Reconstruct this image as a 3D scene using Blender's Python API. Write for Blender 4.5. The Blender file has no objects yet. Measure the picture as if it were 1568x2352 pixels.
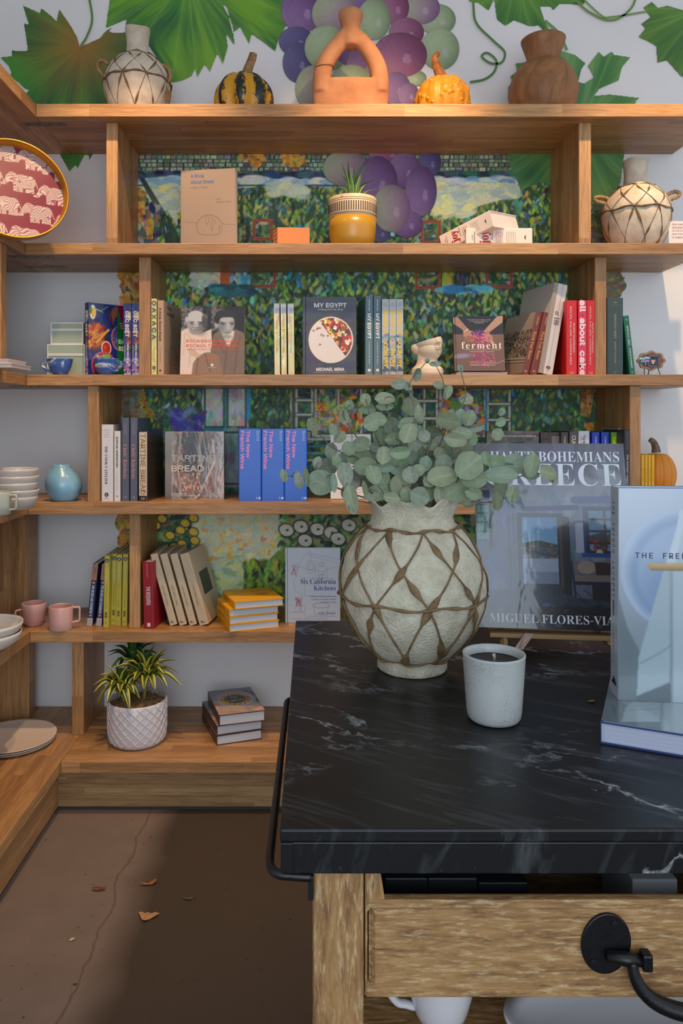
import bpy, bmesh, math, random
import numpy as np
from mathutils import Vector, Matrix

random.seed(7)
rng = np.random.default_rng(11)
SC = bpy.context.scene
COL = SC.collection

# ---------------------------------------------------------------- camera
F, CX, CY, CAMZ = 1750.0, 715.0, 960.0, 1.334      # focal length and principal point in photo pixels
cam_data = bpy.data.cameras.new('camera')
cam = bpy.data.objects.new('camera', cam_data)
COL.objects.link(cam)
cam_data.sensor_fit = 'HORIZONTAL'
cam_data.sensor_width = 36.0
cam_data.lens = 36.0 * F / 1568.0
cam_data.shift_x = (784.0 - CX) / 1568.0
cam_data.shift_y = -(1176.0 - CY) / 1568.0
cam_data.clip_start = 0.02
cam.location = (0, 0, CAMZ)
cam.rotation_euler = (math.pi / 2, 0, 0)
SC.camera = cam

# ---------------------------------------------------------------- light
world = bpy.data.worlds.new('world')
SC.world = world
world.use_nodes = True
wb = world.node_tree.nodes['Background']
wb.inputs['Color'].default_value = (0.82, 0.895, 1.0, 1)
wb.inputs['Strength'].default_value = 1.12


def area_light(name, loc, target, sx, sy, power, color):
    d = bpy.data.lights.new(name, 'AREA')
    d.shape = 'RECTANGLE'
    d.size, d.size_y, d.energy, d.color = sx, sy, power, color
    o = bpy.data.objects.new(name, d)
    COL.objects.link(o)
    o.location = loc
    o.rotation_euler = (Vector(target) - Vector(loc)).to_track_quat('-Z', 'Y').to_euler()
    return o


def spot_light(name, loc, target, power, angle, color, blend=0.6, radius=0.025):
    d = bpy.data.lights.new(name, 'SPOT')
    d.energy, d.color, d.spot_size, d.spot_blend, d.shadow_soft_size = power, color, math.radians(angle), blend, radius
    o = bpy.data.objects.new(name, d)
    COL.objects.link(o)
    o.location = loc
    o.rotation_euler = (Vector(target) - Vector(loc)).to_track_quat('-Z', 'Y').to_euler()
    return o


WARM = (1.0, 0.66, 0.36)
area_light('window_daylight', (0.2, -2.6, 1.6), (-0.4, 2.6, 0.9), 2.6, 2.2, 66, (0.74, 0.87, 1.0))
spot_light('track_spot', (0.42, 2.12, 3.02), (0.28, 2.86, 2.35), 52, 60, WARM, 0.9)
spot_light('track_spot.001', (-0.55, 2.16, 2.98), (-0.62, 2.92, 0.9), 82, 74, WARM, 0.7)
spot_light('track_spot.002', (1.25, 2.16, 2.98), (1.2, 2.92, 0.9), 82, 74, WARM, 0.7)
spot_light('track_spot.003', (-0.50, 1.7, 3.0), (-1.15, 2.1, 1.0), 60, 70, WARM, 0.7)
spot_light('track_spot.004', (0.3, 2.16, 2.98), (0.25, 2.92, 0.9), 60, 74, WARM, 0.7)

SC.view_settings.view_transform = 'Standard'
SC.view_settings.look = 'None'
SC.view_settings.gamma = 1.0
SC.view_settings.use_curve_mapping = False
SC.view_settings.exposure = -0.2


# ---------------------------------------------------------------- helpers
def lin(c):
    """sRGB 0-255 -> linear rgb"""
    a = np.asarray(c, dtype=float) / 255.0
    return np.where(a <= 0.04045, a / 12.92, ((a + 0.055) / 1.055) ** 2.4)


def P(px, py, D):
    return Vector(((px - CX) * D / F, D, CAMZ - (py - CY) * D / F))


def WX(px, D):
    return (px - CX) * D / F


def WZ(py, D):
    return CAMZ - (py - CY) * D / F


_MC = {}


def mat(color, rough=0.5, metal=0.0, coat=0.0, coat_rough=0.1, spec=0.5, key=''):
    k = ('m', tuple(color), rough, metal, coat, coat_rough, spec, key)
    if k in _MC:
        return _MC[k]
    m = bpy.data.materials.new('surface')
    m.use_nodes = True
    b = m.node_tree.nodes['Principled BSDF']
    b.inputs['Base Color'].default_value = (*lin(color), 1)
    b.inputs['Roughness'].default_value = rough
    b.inputs['Metallic'].default_value = metal
    b.inputs['Specular IOR Level'].default_value = spec
    b.inputs['Coat Weight'].default_value = coat
    b.inputs['Coat Roughness'].default_value = coat_rough
    _MC[k] = m
    return m


class NT:
    """tiny node-tree helper"""

    def __init__(s, name):
        s.m = bpy.data.materials.new(name)
        s.m.use_nodes = True
        s.t = s.m.node_tree
        s.b = s.t.nodes['Principled BSDF']

    def n(s, typ, **kw):
        nd = s.t.nodes.new('ShaderNode' + typ)
        for k, v in kw.items():
            if hasattr(nd, k):
                setattr(nd, k, v)
            else:
                nd.inputs[k].default_value = v
        return nd

    def l(s, a, b):
        s.t.links.new(a, b)

    def math(s, op, a, b=None, c=None):
        nd = s.n('Math', operation=op)
        for i, v in enumerate((a, b, c)):
            if v is None:
                continue
            if isinstance(v, (int, float)):
                nd.inputs[i].default_value = v
            else:
                s.l(v, nd.inputs[i])
        return nd.outputs[0]

    def ramp(s, fac, stops):
        nd = s.n('ValToRGB')
        el = nd.color_ramp.elements
        while len(el) < len(stops):
            el.new(0.5)
        for e, (p, c) in zip(el, stops):
            e.position = p
            e.color = (*lin(c), 1) if len(c) == 3 else c
        s.l(fac, nd.inputs[0])
        return nd.outputs[0]

    def mix(s, fac, a, b, blend='MIX'):
        nd = s.n('Mix', data_type='RGBA', blend_type=blend)
        for sock, v in ((nd.inputs[0], fac), (nd.inputs[6], a), (nd.inputs[7], b)):
            if isinstance(v, (int, float)):
                sock.default_value = v
            elif isinstance(v, tuple):
                sock.default_value = (*lin(v), 1)
            else:
                s.l(v, sock)
        return nd.outputs[2]

    def noise(s, vec, scale, detail=4, rough=0.55, dist=0.0):
        nd = s.n('TexNoise')
        nd.inputs['Scale'].default_value = scale
        nd.inputs['Detail'].default_value = detail
        nd.inputs['Roughness'].default_value = rough
        nd.inputs['Distortion'].default_value = dist
        if vec is not None:
            s.l(vec, nd.inputs['Vector'])
        return nd.outputs[0]

    def obj(s):
        return s.n('TexCoord').outputs['Object']

    def scaled(s, vec, x, y, z):
        nd = s.n('Mapping')
        nd.inputs['Scale'].default_value = (x, y, z)
        s.l(vec, nd.inputs['Vector'])
        return nd.outputs[0]

    def bump(s, h, strength=0.3, dist=0.002):
        nd = s.n('Bump')
        nd.inputs['Strength'].default_value = strength
        nd.inputs['Distance'].default_value = dist
        s.l(h, nd.inputs['Height'])
        s.l(nd.outputs[0], s.b.inputs['Normal'])

    def base(s, c):
        s.l(c, s.b.inputs['Base Color'])


def oak(name, along, across, edge, c1, c2, stave=0.03, length=0.55, rough=0.42):
    """glued oak staves: length axis, width axis on the broad faces, and the axis the narrow edge faces"""
    t = NT(name)
    sep = t.n('SeparateXYZ')
    t.l(t.obj(), sep.inputs[0])
    ax = {'x': sep.outputs[0], 'y': sep.outputs[1], 'z': sep.outputs[2]}
    geo = t.n('NewGeometry')
    sn = t.n('SeparateXYZ')
    t.l(geo.outputs['True Normal'], sn.inputs[0])
    nn = {'x': sn.outputs[0], 'y': sn.outputs[1], 'z': sn.outputs[2]}[edge]
    is_edge = t.math('GREATER_THAN', t.math('ABSOLUTE', nn), 0.6)
    row = t.math('FLOOR', t.math('DIVIDE', ax[across], stave))
    row = t.math('ADD', t.math('MULTIPLY', row, t.math('SUBTRACT', 1.0, is_edge)), t.math('MULTIPLY', is_edge, 71.3))
    wn = t.n('TexWhiteNoise', noise_dimensions='1D')
    t.l(row, wn.inputs['W'])
    a = t.math('ADD', t.math('DIVIDE', ax[along], length), t.math('MULTIPLY', wn.outputs['Value'], 9.0))
    piece = t.math('FLOOR', a)
    w2 = t.n('TexWhiteNoise', noise_dimensions='2D')
    cmb = t.n('CombineXYZ')
    t.l(row, cmb.inputs[0])
    t.l(piece, cmb.inputs[1])
    t.l(cmb.outputs[0], w2.inputs['Vector'])
    col = t.mix(w2.outputs['Value'], c1, c2)
    sc = {'x': 60, 'y': 60, 'z': 60}
    sc[along] = 3.0
    shift = t.n('VectorMath', operation='ADD')
    t.l(t.scaled(t.obj(), sc['x'], sc['y'], sc['z']), shift.inputs[0])
    sm = t.n('VectorMath', operation='SCALE')
    t.l(w2.outputs['Color'], sm.inputs[0])
    sm.inputs['Scale'].default_value = 40.0
    t.l(sm.outputs[0], shift.inputs[1])
    g = t.noise(shift.outputs[0], 1.4, 5, 0.6, 1.2)
    g2 = t.noise(shift.outputs[0], 5.0, 2, 0.5, 0.3)
    dark = t.ramp(g, [(0.34, (196, 186, 172)), (0.58, (255, 255, 255))])
    dark2 = t.ramp(g2, [(0.33, (218, 212, 204)), (0.55, (255, 255, 255))])
    col = t.mix(0.75, col, dark, 'MULTIPLY')
    col = t.mix(0.7, col, dark2, 'MULTIPLY')
    t.base(col)
    t.b.inputs['Roughness'].default_value = rough
    t.bump(g, 0.12, 0.0008)
    return t.m


def print_mat(rough=0.45, coat=0.0, key='', wrinkle=0.0):
    """flat print: the colours lie on the mesh as a colour attribute"""
    k = ('print', rough, coat, key, wrinkle)
    if k in _MC:
        return _MC[k]
    t = NT('print')
    vc = t.n('VertexColor')
    vc.layer_name = 'Col'
    t.base(vc.outputs[0])
    t.b.inputs['Roughness'].default_value = rough
    t.b.inputs['Coat Weight'].default_value = coat
    t.b.inputs['Coat Roughness'].default_value = 0.07
    if wrinkle:
        h = t.noise(t.scaled(t.obj(), 14, 14, 5), 1.0, 3, 0.5, 0.8)
        nd = t.n('Bump')
        nd.inputs['Strength'].default_value = wrinkle
        nd.inputs['Distance'].default_value = 0.01
        t.l(h, nd.inputs['Height'])
        t.l(nd.outputs[0], t.b.inputs['Coat Normal'])
    _MC[k] = t.m
    return t.m


def link(name, me, m, parent=None, smooth=False, label=None):
    o = bpy.data.objects.new(name, me)
    COL.objects.link(o)
    if m is not None:
        me.materials.append(m)
    if parent is not None:
        o.parent = parent
    if smooth:
        me.polygons.foreach_set('use_smooth', [True] * len(me.polygons))
    if label:
        o['label'] = label
    return o


def bevel(o, w=0.0015, seg=2):
    b = o.modifiers.new('edge', 'BEVEL')
    b.width, b.segments, b.limit_method = w, seg, 'ANGLE'
    b.angle_limit = math.radians(40)
    return o


def thing(name, label, cat, loc=(0, 0, 0), rot=(0, 0, 0), group=None):
    o = bpy.data.objects.new(name, None)
    o.empty_display_size = 0.05
    COL.objects.link(o)
    o.location, o.rotation_euler = loc, rot
    o['label'], o['category'] = label, cat
    if group:
        o['group'] = group
    return o


def tag(o, label, cat, group=None):
    o['label'], o['category'] = label, cat
    if group:
        o['group'] = group
    return o


def copy_thing(src, label, loc=None, matrix=None, group=None):
    """a thing with copies of its parts and sub-parts (meshes shared)"""
    r = src.copy()
    COL.objects.link(r)
    if matrix is not None:
        r.matrix_world = matrix
    if loc is not None:
        r.location = loc
    r['label'] = label
    if group:
        r['group'] = group
    for ch in list(src.children):
        c = ch.copy()
        COL.objects.link(c)
        c.parent = r
        for g in list(ch.children):
            d = g.copy()
            COL.objects.link(d)
            d.parent = c
    return r


class MB:
    """collects shapes for ONE mesh"""

    def __init__(s):
        s.v, s.f = [], []

    def add(s, vs, fs):
        n = len(s.v)
        s.v.extend([tuple(v) for v in vs])
        s.f.extend([tuple(i + n for i in f) for f in fs])
        return s

    def box(s, x0, x1, y0, y1, z0, z1):
        return s.add([(x0, y0, z0), (x1, y0, z0), (x1, y1, z0), (x0, y1, z0), (x0, y0, z1), (x1, y0, z1), (x1, y1, z1), (x0, y1, z1)],
                     [(0, 3, 2, 1), (4, 5, 6, 7), (0, 1, 5, 4), (1, 2, 6, 5), (2, 3, 7, 6), (3, 0, 4, 7)])

    def prism(s, pts, z0, z1, frame=None):
        """polygon (counter-clockwise) in local xy, extruded z0..z1; frame maps (x,y,z) elsewhere"""
        n = len(pts)
        vs = [(x, y, z0) for x, y in pts] + [(x, y, z1) for x, y in pts]
        if frame:
            vs = [frame(*v) for v in vs]
        fs = [tuple(range(n - 1, -1, -1)), tuple(range(n, 2 * n))] + [(i, (i + 1) % n, n + (i + 1) % n, n + i) for i in range(n)]
        return s.add(vs, fs)

    def lathe(s, prof, seg=48, c=(0, 0, 0), wob=None):
        """prof: (r, z) list; closed with caps where r > 0 at an end"""
        vs, fs = [], []
        for i, (r, z) in enumerate(prof):
            for k in range(seg):
                a = 2 * math.pi * k / seg
                rr, zz = (r, z) if wob is None else wob(r, z, a, i)
                vs.append((c[0] + rr * math.cos(a), c[1] + rr * math.sin(a), c[2] + zz))
        for i in range(len(prof) - 1):
            for k in range(seg):
                k2 = (k + 1) % seg
                fs.append((i * seg + k, i * seg + k2, (i + 1) * seg + k2, (i + 1) * seg + k))
        if prof[0][0] > 1e-6:
            fs.append(tuple(range(seg - 1, -1, -1)))
        if prof[-1][0] > 1e-6:
            fs.append(tuple((len(prof) - 1) * seg + k for k in range(seg)))
        return s.add(vs, fs)

    def tube(s, pts, rad, seg=8, flat=None, closed=False, normal_fn=None):
        """tube along pts; rad number or list; flat = (wide, thin) factors with normal_fn(i) the thin direction"""
        pts = [Vector(p) for p in pts]
        n = len(pts)
        if not hasattr(rad, '__len__'):
            rad = [rad] * n
        vs, fs = [], []
        up = Vector((0.13, 0.21, 0.97))
        for i in range(n):
            if closed:
                tg = pts[(i + 1) % n] - pts[i - 1]
            else:
                tg = pts[min(i + 1, n - 1)] - pts[max(i - 1, 0)]
            tg.normalize()
            nn = normal_fn(i) if normal_fn else up
            b = tg.cross(nn)
            if b.length < 1e-5:
                b = tg.cross(Vector((1, 0, 0)))
            b.normalize()
            nrm = b.cross(tg).normalized()
            w, h = flat if flat else (1, 1)
            for k in range(seg):
                a = 2 * math.pi * k / seg
                vs.append(pts[i] + b * (math.cos(a) * rad[i] * w) + nrm * (math.sin(a) * rad[i] * h))
        m = n if closed else n - 1
        for i in range(m):
            j = (i + 1) % n
            for k in range(seg):
                k2 = (k + 1) % seg
                fs.append((i * seg + k, i * seg + k2, j * seg + k2, j * seg + k))
        if not closed:
            fs.append(tuple(range(seg - 1, -1, -1)))
            fs.append(tuple((n - 1) * seg + k for k in range(seg)))
        return s.add(vs, fs)

    def ball(s, c, r, seg=20, rings=12, fn=None):
        vs, fs = [], []
        for i in range(rings + 1):
            th = math.pi * i / rings
            for k in range(seg):
                ph = 2 * math.pi * k / seg
                d = Vector((math.sin(th) * math.cos(ph), math.sin(th) * math.sin(ph), math.cos(th)))
                q = fn(d, th, ph) if fn else d
                vs.append((c[0] + q[0] * r[0], c[1] + q[1] * r[1], c[2] + q[2] * r[2]))
        for i in range(rings):
            for k in range(seg):
                k2 = (k + 1) % seg
                fs.append((i * seg + k, (i + 1) * seg + k, (i + 1) * seg + k2, i * seg + k2))
        return s.add(vs, fs)

    def mesh(s, name='shape', weld=False):
        me = bpy.data.meshes.new(name)
        me.from_pydata(s.v, [], s.f)
        if weld:
            bm = bmesh.new()
            bm.from_mesh(me)
            bmesh.ops.remove_doubles(bm, verts=bm.verts, dist=1e-5)
            bmesh.ops.recalc_face_normals(bm, faces=bm.faces)
            bm.to_mesh(me)
            bm.free()
        me.update()
        return me

    def obj(s, name, m, parent=None, smooth=False, weld=False, label=None):
        return link(name, s.mesh(name, weld), m, parent, smooth, label)


def smooth_path(pts, n=8, closed=False):
    """Catmull-Rom through pts"""
    pts = [Vector(p) for p in pts]
    out = []
    m = len(pts)
    rngi = range(m) if closed else range(m - 1)
    for i in rngi:
        p1, p2 = pts[i], pts[(i + 1) % m]
        p0 = pts[i - 1] if (closed or i > 0) else p1 * 2 - p2
        p3 = pts[(i + 2) % m] if (closed or i + 2 < m) else p2 * 2 - p1
        for k in range(n):
            t = k / n
            out.append(0.5 * ((2 * p1) + (p2 - p0) * t + (2 * p0 - 5 * p1 + 4 * p2 - p3) * t * t + (3 * p1 - p0 - 3 * p2 + p3) * t ** 3))
    if not closed:
        out.append(pts[-1])
    return out


# ---- a small painter: numpy canvas in pixels (y down), sRGB 0-255, turned into a coloured mesh
def vnoise(w, h, cell, seed=0):
    r = np.random.default_rng(seed)
    gw, gh = int(w / cell) + 3, int(h / cell) + 3
    g = r.random((gh, gw))
    y = np.arange(h) / cell
    x = np.arange(w) / cell
    yi, xi = y.astype(int), x.astype(int)
    fy, fx = (y - yi), (x - xi)
    fy, fx = fy * fy * (3 - 2 * fy), fx * fx * (3 - 2 * fx)
    a = g[yi][:, xi] * (1 - fx) + g[yi][:, xi + 1] * fx
    b = g[yi + 1][:, xi] * (1 - fx) + g[yi + 1][:, xi + 1] * fx
    return a * (1 - fy)[:, None] + b * fy[:, None]


class Cv:
    def __init__(s, w, h, bg=(255, 255, 255)):
        s.w, s.h = w, h
        s.a = np.empty((h, w, 3))
        s.a[:] = bg

    def win(s, x0, x1, y0, y1):
        x0, x1 = max(0, int(x0)), min(s.w, int(x1) + 2)
        y0, y1 = max(0, int(y0)), min(s.h, int(y1) + 2)
        if x1 <= x0 or y1 <= y0:
            return None
        X, Y = np.meshgrid(np.arange(x0, x1), np.arange(y0, y1))
        return x0, x1, y0, y1, X, Y

    def blend(s, W, m, col):
        x0, x1, y0, y1 = W[:4]
        a = s.a[y0:y1, x0:x1]
        a += (np.asarray(col, float) - a) * m[..., None]

    def ell(s, cx, cy, rx, ry, col, rot=0.0, alpha=1.0, soft=1.0):
        R = max(rx, ry) + soft + 1
        W = s.win(cx - R, cx + R, cy - R, cy + R)
        if W is None:
            return
        X, Y = W[4] - cx, W[5] - cy
        c, sn = math.cos(rot), math.sin(rot)
        u, v = X * c + Y * sn, -X * sn + Y * c
        d = (np.sqrt((u / rx) ** 2 + (v / ry) ** 2) - 1) * min(rx, ry)
        s.blend(W, np.clip(0.5 - d / soft, 0, 1) * alpha, col)

    def poly(s, pts, col, alpha=1.0):
        p = np.asarray(pts, float)
        W = s.win(p[:, 0].min(), p[:, 0].max(), p[:, 1].min(), p[:, 1].max())
        if W is None:
            return
        s.blend(W, inside(p, W[4], W[5]).astype(float) * alpha, col)

    def rect(s, x0, y0, x1, y1, col, alpha=1.0):
        s.poly([(x0 - .5, y0 - .5), (x1 - .5, y0 - .5), (x1 - .5, y1 - .5), (x0 - .5, y1 - .5)], col, alpha)

    def line(s, pts, wd, col, alpha=1.0, soft=1.0):
        for (x0, y0), (x1, y1) in zip(pts, pts[1:]):
            W = s.win(min(x0, x1) - wd - 1, max(x0, x1) + wd + 1, min(y0, y1) - wd - 1, max(y0, y1) + wd + 1)
            if W is None:
                continue
            dx, dy = x1 - x0, y1 - y0
            L = dx * dx + dy * dy + 1e-9
            t = np.clip(((W[4] - x0) * dx + (W[5] - y0) * dy) / L, 0, 1)
            d = np.hypot(W[4] - x0 - t * dx, W[5] - y0 - t * dy) - wd / 2
            s.blend(W, np.clip(0.5 - d / soft, 0, 1) * alpha, col)

    def grad(s, x0, y0, x1, y1, c0, c1):
        y0, y1, x0, x1 = int(y0), int(y1), int(x0), int(x1)
        t = np.linspace(0, 1, y1 - y0)[:, None, None]
        s.a[y0:y1, x0:x1] = np.asarray(c0, float) * (1 - t) + np.asarray(c1, float) * t

    def blur(s, n=2):
        for _ in range(n):
            for ax in (0, 1):
                p = np.concatenate([np.take(s.a, [0], ax), s.a, np.take(s.a, [-1], ax)], ax)
                m = s.a.shape[ax]
                s.a = (np.take(p, range(m), ax) + 2 * s.a + np.take(p, range(2, m + 2), ax)) / 4

    def speckle(s, amt, cell=3, seed=1):
        s.a += ((vnoise(s.w, s.h, cell, seed) - 0.5) * 2 * amt)[..., None]

    def dabs(s, n, region, size, pal, seed=0, ang=(0, 3.14), alpha=(0.7, 1.0), jit=14):
        """painterly strokes in region=(x0,y0,x1,y1) or a function"""
        r = np.random.default_rng(seed)
        x0, y0, x1, y1 = region
        pal = np.asarray(pal, float)
        for i in range(n):
            x, y = r.uniform(x0, x1), r.uniform(y0, y1)
            L = r.uniform(*size)
            c = np.clip(pal[r.integers(len(pal))] + r.normal(0, jit, 3), 0, 255)
            s.ell(x, y, L, L * r.uniform(0.3, 0.55), c, r.uniform(*ang), r.uniform(*alpha))


def inside(p, X, Y):
    m = np.zeros(X.shape, bool)
    n = len(p)
    for i in range(n):
        x0, y0 = p[i]
        x1, y1 = p[(i + 1) % n]
        if y0 == y1:
            continue
        c = (y0 > Y) != (y1 > Y)
        m ^= c & (X < (x1 - x0) * (Y - y0) / (y1 - y0) + x0)
    return m


def col_mesh(name, V, Fq, C):
    """mesh from numpy arrays: verts, quads, sRGB colours per vertex"""
    me = bpy.data.meshes.new(name)
    V = np.asarray(V, np.float32)
    Fq = np.asarray(Fq, np.int32)
    me.vertices.add(len(V))
    me.vertices.foreach_set('co', V.ravel())
    nf = len(Fq)
    me.loops.add(nf * 4)
    me.loops.foreach_set('vertex_index', Fq.ravel())
    me.polygons.add(nf)
    me.polygons.foreach_set('loop_start', np.arange(nf, dtype=np.int32) * 4)
    me.polygons.foreach_set('loop_total', np.full(nf, 4, np.int32))
    ca = me.color_attributes.new('Col', 'FLOAT_COLOR', 'POINT')
    cc = np.ones((len(V), 4), np.float32)
    cc[:, :3] = lin(np.clip(C, 0, 255))
    ca.data.foreach_set('color', cc.ravel())
    me.update(calc_edges=True)
    return me


def canvas_mesh(name, cv, o, u, v, mask=None, bulge=None):
    """o = lower left corner, u across, v up"""
    w, h = cv.w, cv.h
    o, u, v = (np.asarray(q, float) for q in (o, u, v))
    I, J = np.meshgrid(np.arange(w) / (w - 1), np.arange(h) / (h - 1))
    V = o + I[..., None] * u + (1 - J)[..., None] * v
    if bulge is not None:
        V = V + bulge(I, J)
    idx = np.arange(w * h).reshape(h, w)
    q = np.stack([idx[1:, :-1], idx[1:, 1:], idx[:-1, 1:], idx[:-1, :-1]], -1)
    C = cv.a.reshape(-1, 3)
    V = V.reshape(-1, 3)
    if mask is not None:
        cell = mask[1:, :-1] & mask[1:, 1:] & mask[:-1, 1:] & mask[:-1, :-1]
        q = q[cell]
        used, inv = np.unique(q.ravel(), return_inverse=True)
        V, C, q = V[used], C[used], inv.reshape(-1, 4)
    return col_mesh(name, V, q.reshape(-1, 4), C)


# ---- lettering
_FONT = {}


def font(kind):
    if kind in _FONT:
        return _FONT[kind]
    fn = {'sans': 'Inter.woff2', 'math': 'NotoSansMath-Regular.woff2', 'mono': 'DejaVuSansMono.woff2'}[kind]
    f = None
    try:
        f = bpy.data.fonts.load(bpy.utils.system_resource('DATAFILES', path='fonts') + '/' + fn)
    except Exception:
        f = None
    _FONT[kind] = f
    return f


def styled(s, style):
    if style not in ('serif', 'ital', 'bsans') or font('math') is None:
        return s
    A, a, d = {'serif': (0x1D400, 0x1D41A, 0x1D7CE), 'ital': (0x1D468, 0x1D482, 0x1D7CE), 'bsans': (0x1D5D4, 0x1D5EE, 0x1D7EC)}[style]
    out = ''
    for c in s:
        if 'A' <= c <= 'Z':
            out += chr(A + ord(c) - 65)
        elif 'a' <= c <= 'z':
            out += chr(a + ord(c) - 97)
        elif '0' <= c <= '9':
            out += chr(d + ord(c) - 48)
        else:
            out += c
    return out


_TXT = {}


def text_shape(body, style, weight, align, spacing):
    k = (body, style, min(weight, 0), align, spacing)
    if k in _TXT:
        return _TXT[k]
    c = bpy.data.curves.new('lettering', 'FONT')
    c.body = styled(body, style)
    f = font('math' if style in ('serif', 'ital', 'bsans') else ('mono' if style == 'mono' else 'sans'))
    if f is not None:
        c.font = f
    c.align_x = align
    c.resolution_u = 3
    c.offset = max(weight, -0.005) if weight < 0 else 0.0
    c.space_character = spacing
    c.space_line = 0.9
    o = bpy.data.objects.new('lettering', c)
    COL.objects.link(o)
    dg = bpy.context.evaluated_depsgraph_get()
    me = bpy.data.meshes.new_from_object(o.evaluated_get(dg))
    n = len(me.vertices)
    V = np.empty(n * 3, np.float32)
    me.vertices.foreach_get('co', V)
    V = V.reshape(-1, 3)
    fs = [tuple(p.vertices) for p in me.polygons]
    bpy.data.objects.remove(o)
    bpy.data.curves.remove(c)
    bpy.data.meshes.remove(me)
    lo, hi = V[:, :2].min(0), V[:, :2].max(0)
    V = (V[:, :2] - (lo + hi) / 2) / np.maximum(hi - lo, 1e-6)
    _TXT[k] = (V, fs, (hi - lo))
    return _TXT[k]


def put_text(parent, name, body, o, u, v, cu, cv, L, Hh, color, style='sans', rot=0, weight=0.0, align='CENTER', spacing=1.0, rough=0.5, lift=0.0006, bulge=None):
    """lettering on the plane o + u*s + v*t, centred at (cu, cv); L, Hh = fractions of the face along / across the reading direction"""
    V, fs, size = text_shape(body, style, weight, align, spacing)
    o, u, v = Vector(o), Vector(u), Vector(v)
    un, vn = u.normalized(), v.normalized()
    nrm = un.cross(vn)
    if rot == 0:
        dx, dy, Lm, Hm = un, vn, L * u.length, (Hh * v.length if Hh else None)
    elif rot == 90:      # reads from top to bottom
        dx, dy, Lm, Hm = -vn, un, L * v.length, (Hh * u.length if Hh else None)
    else:                # reads from bottom to top
        dx, dy, Lm, Hm = vn, -un, L * v.length, (Hh * u.length if Hh else None)
    if Hm is None:
        Hm = Lm * size[1] / size[0]
    c = o + u * cu + v * cv + nrm * lift
    vs = [c + dx * (x * Lm) + dy * (y * Hm) for x, y in V.tolist()]
    if weight > 0:       # heavier strokes: shifted copies in the same lettering
        g = weight * min(Lm / size[0], Hm / size[1])
        v0, f0, nv = vs, fs, len(vs)
        vs, fs = list(v0), list(f0)
        for j, (a, b) in enumerate(((1, 0), (-1, 0), (0, 1), (0, -1))):
            vs += [p + dx * (a * g) + dy * (b * g) + nrm * (0.000006 * (j + 1)) for p in v0]
            fs += [tuple(i + nv * (j + 1) for i in f) for f in f0]
    me = bpy.data.meshes.new(name)
    me.from_pydata([tuple(q) for q in vs], [], fs)
    return link(name, me, mat(color, rough), parent)


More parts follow.
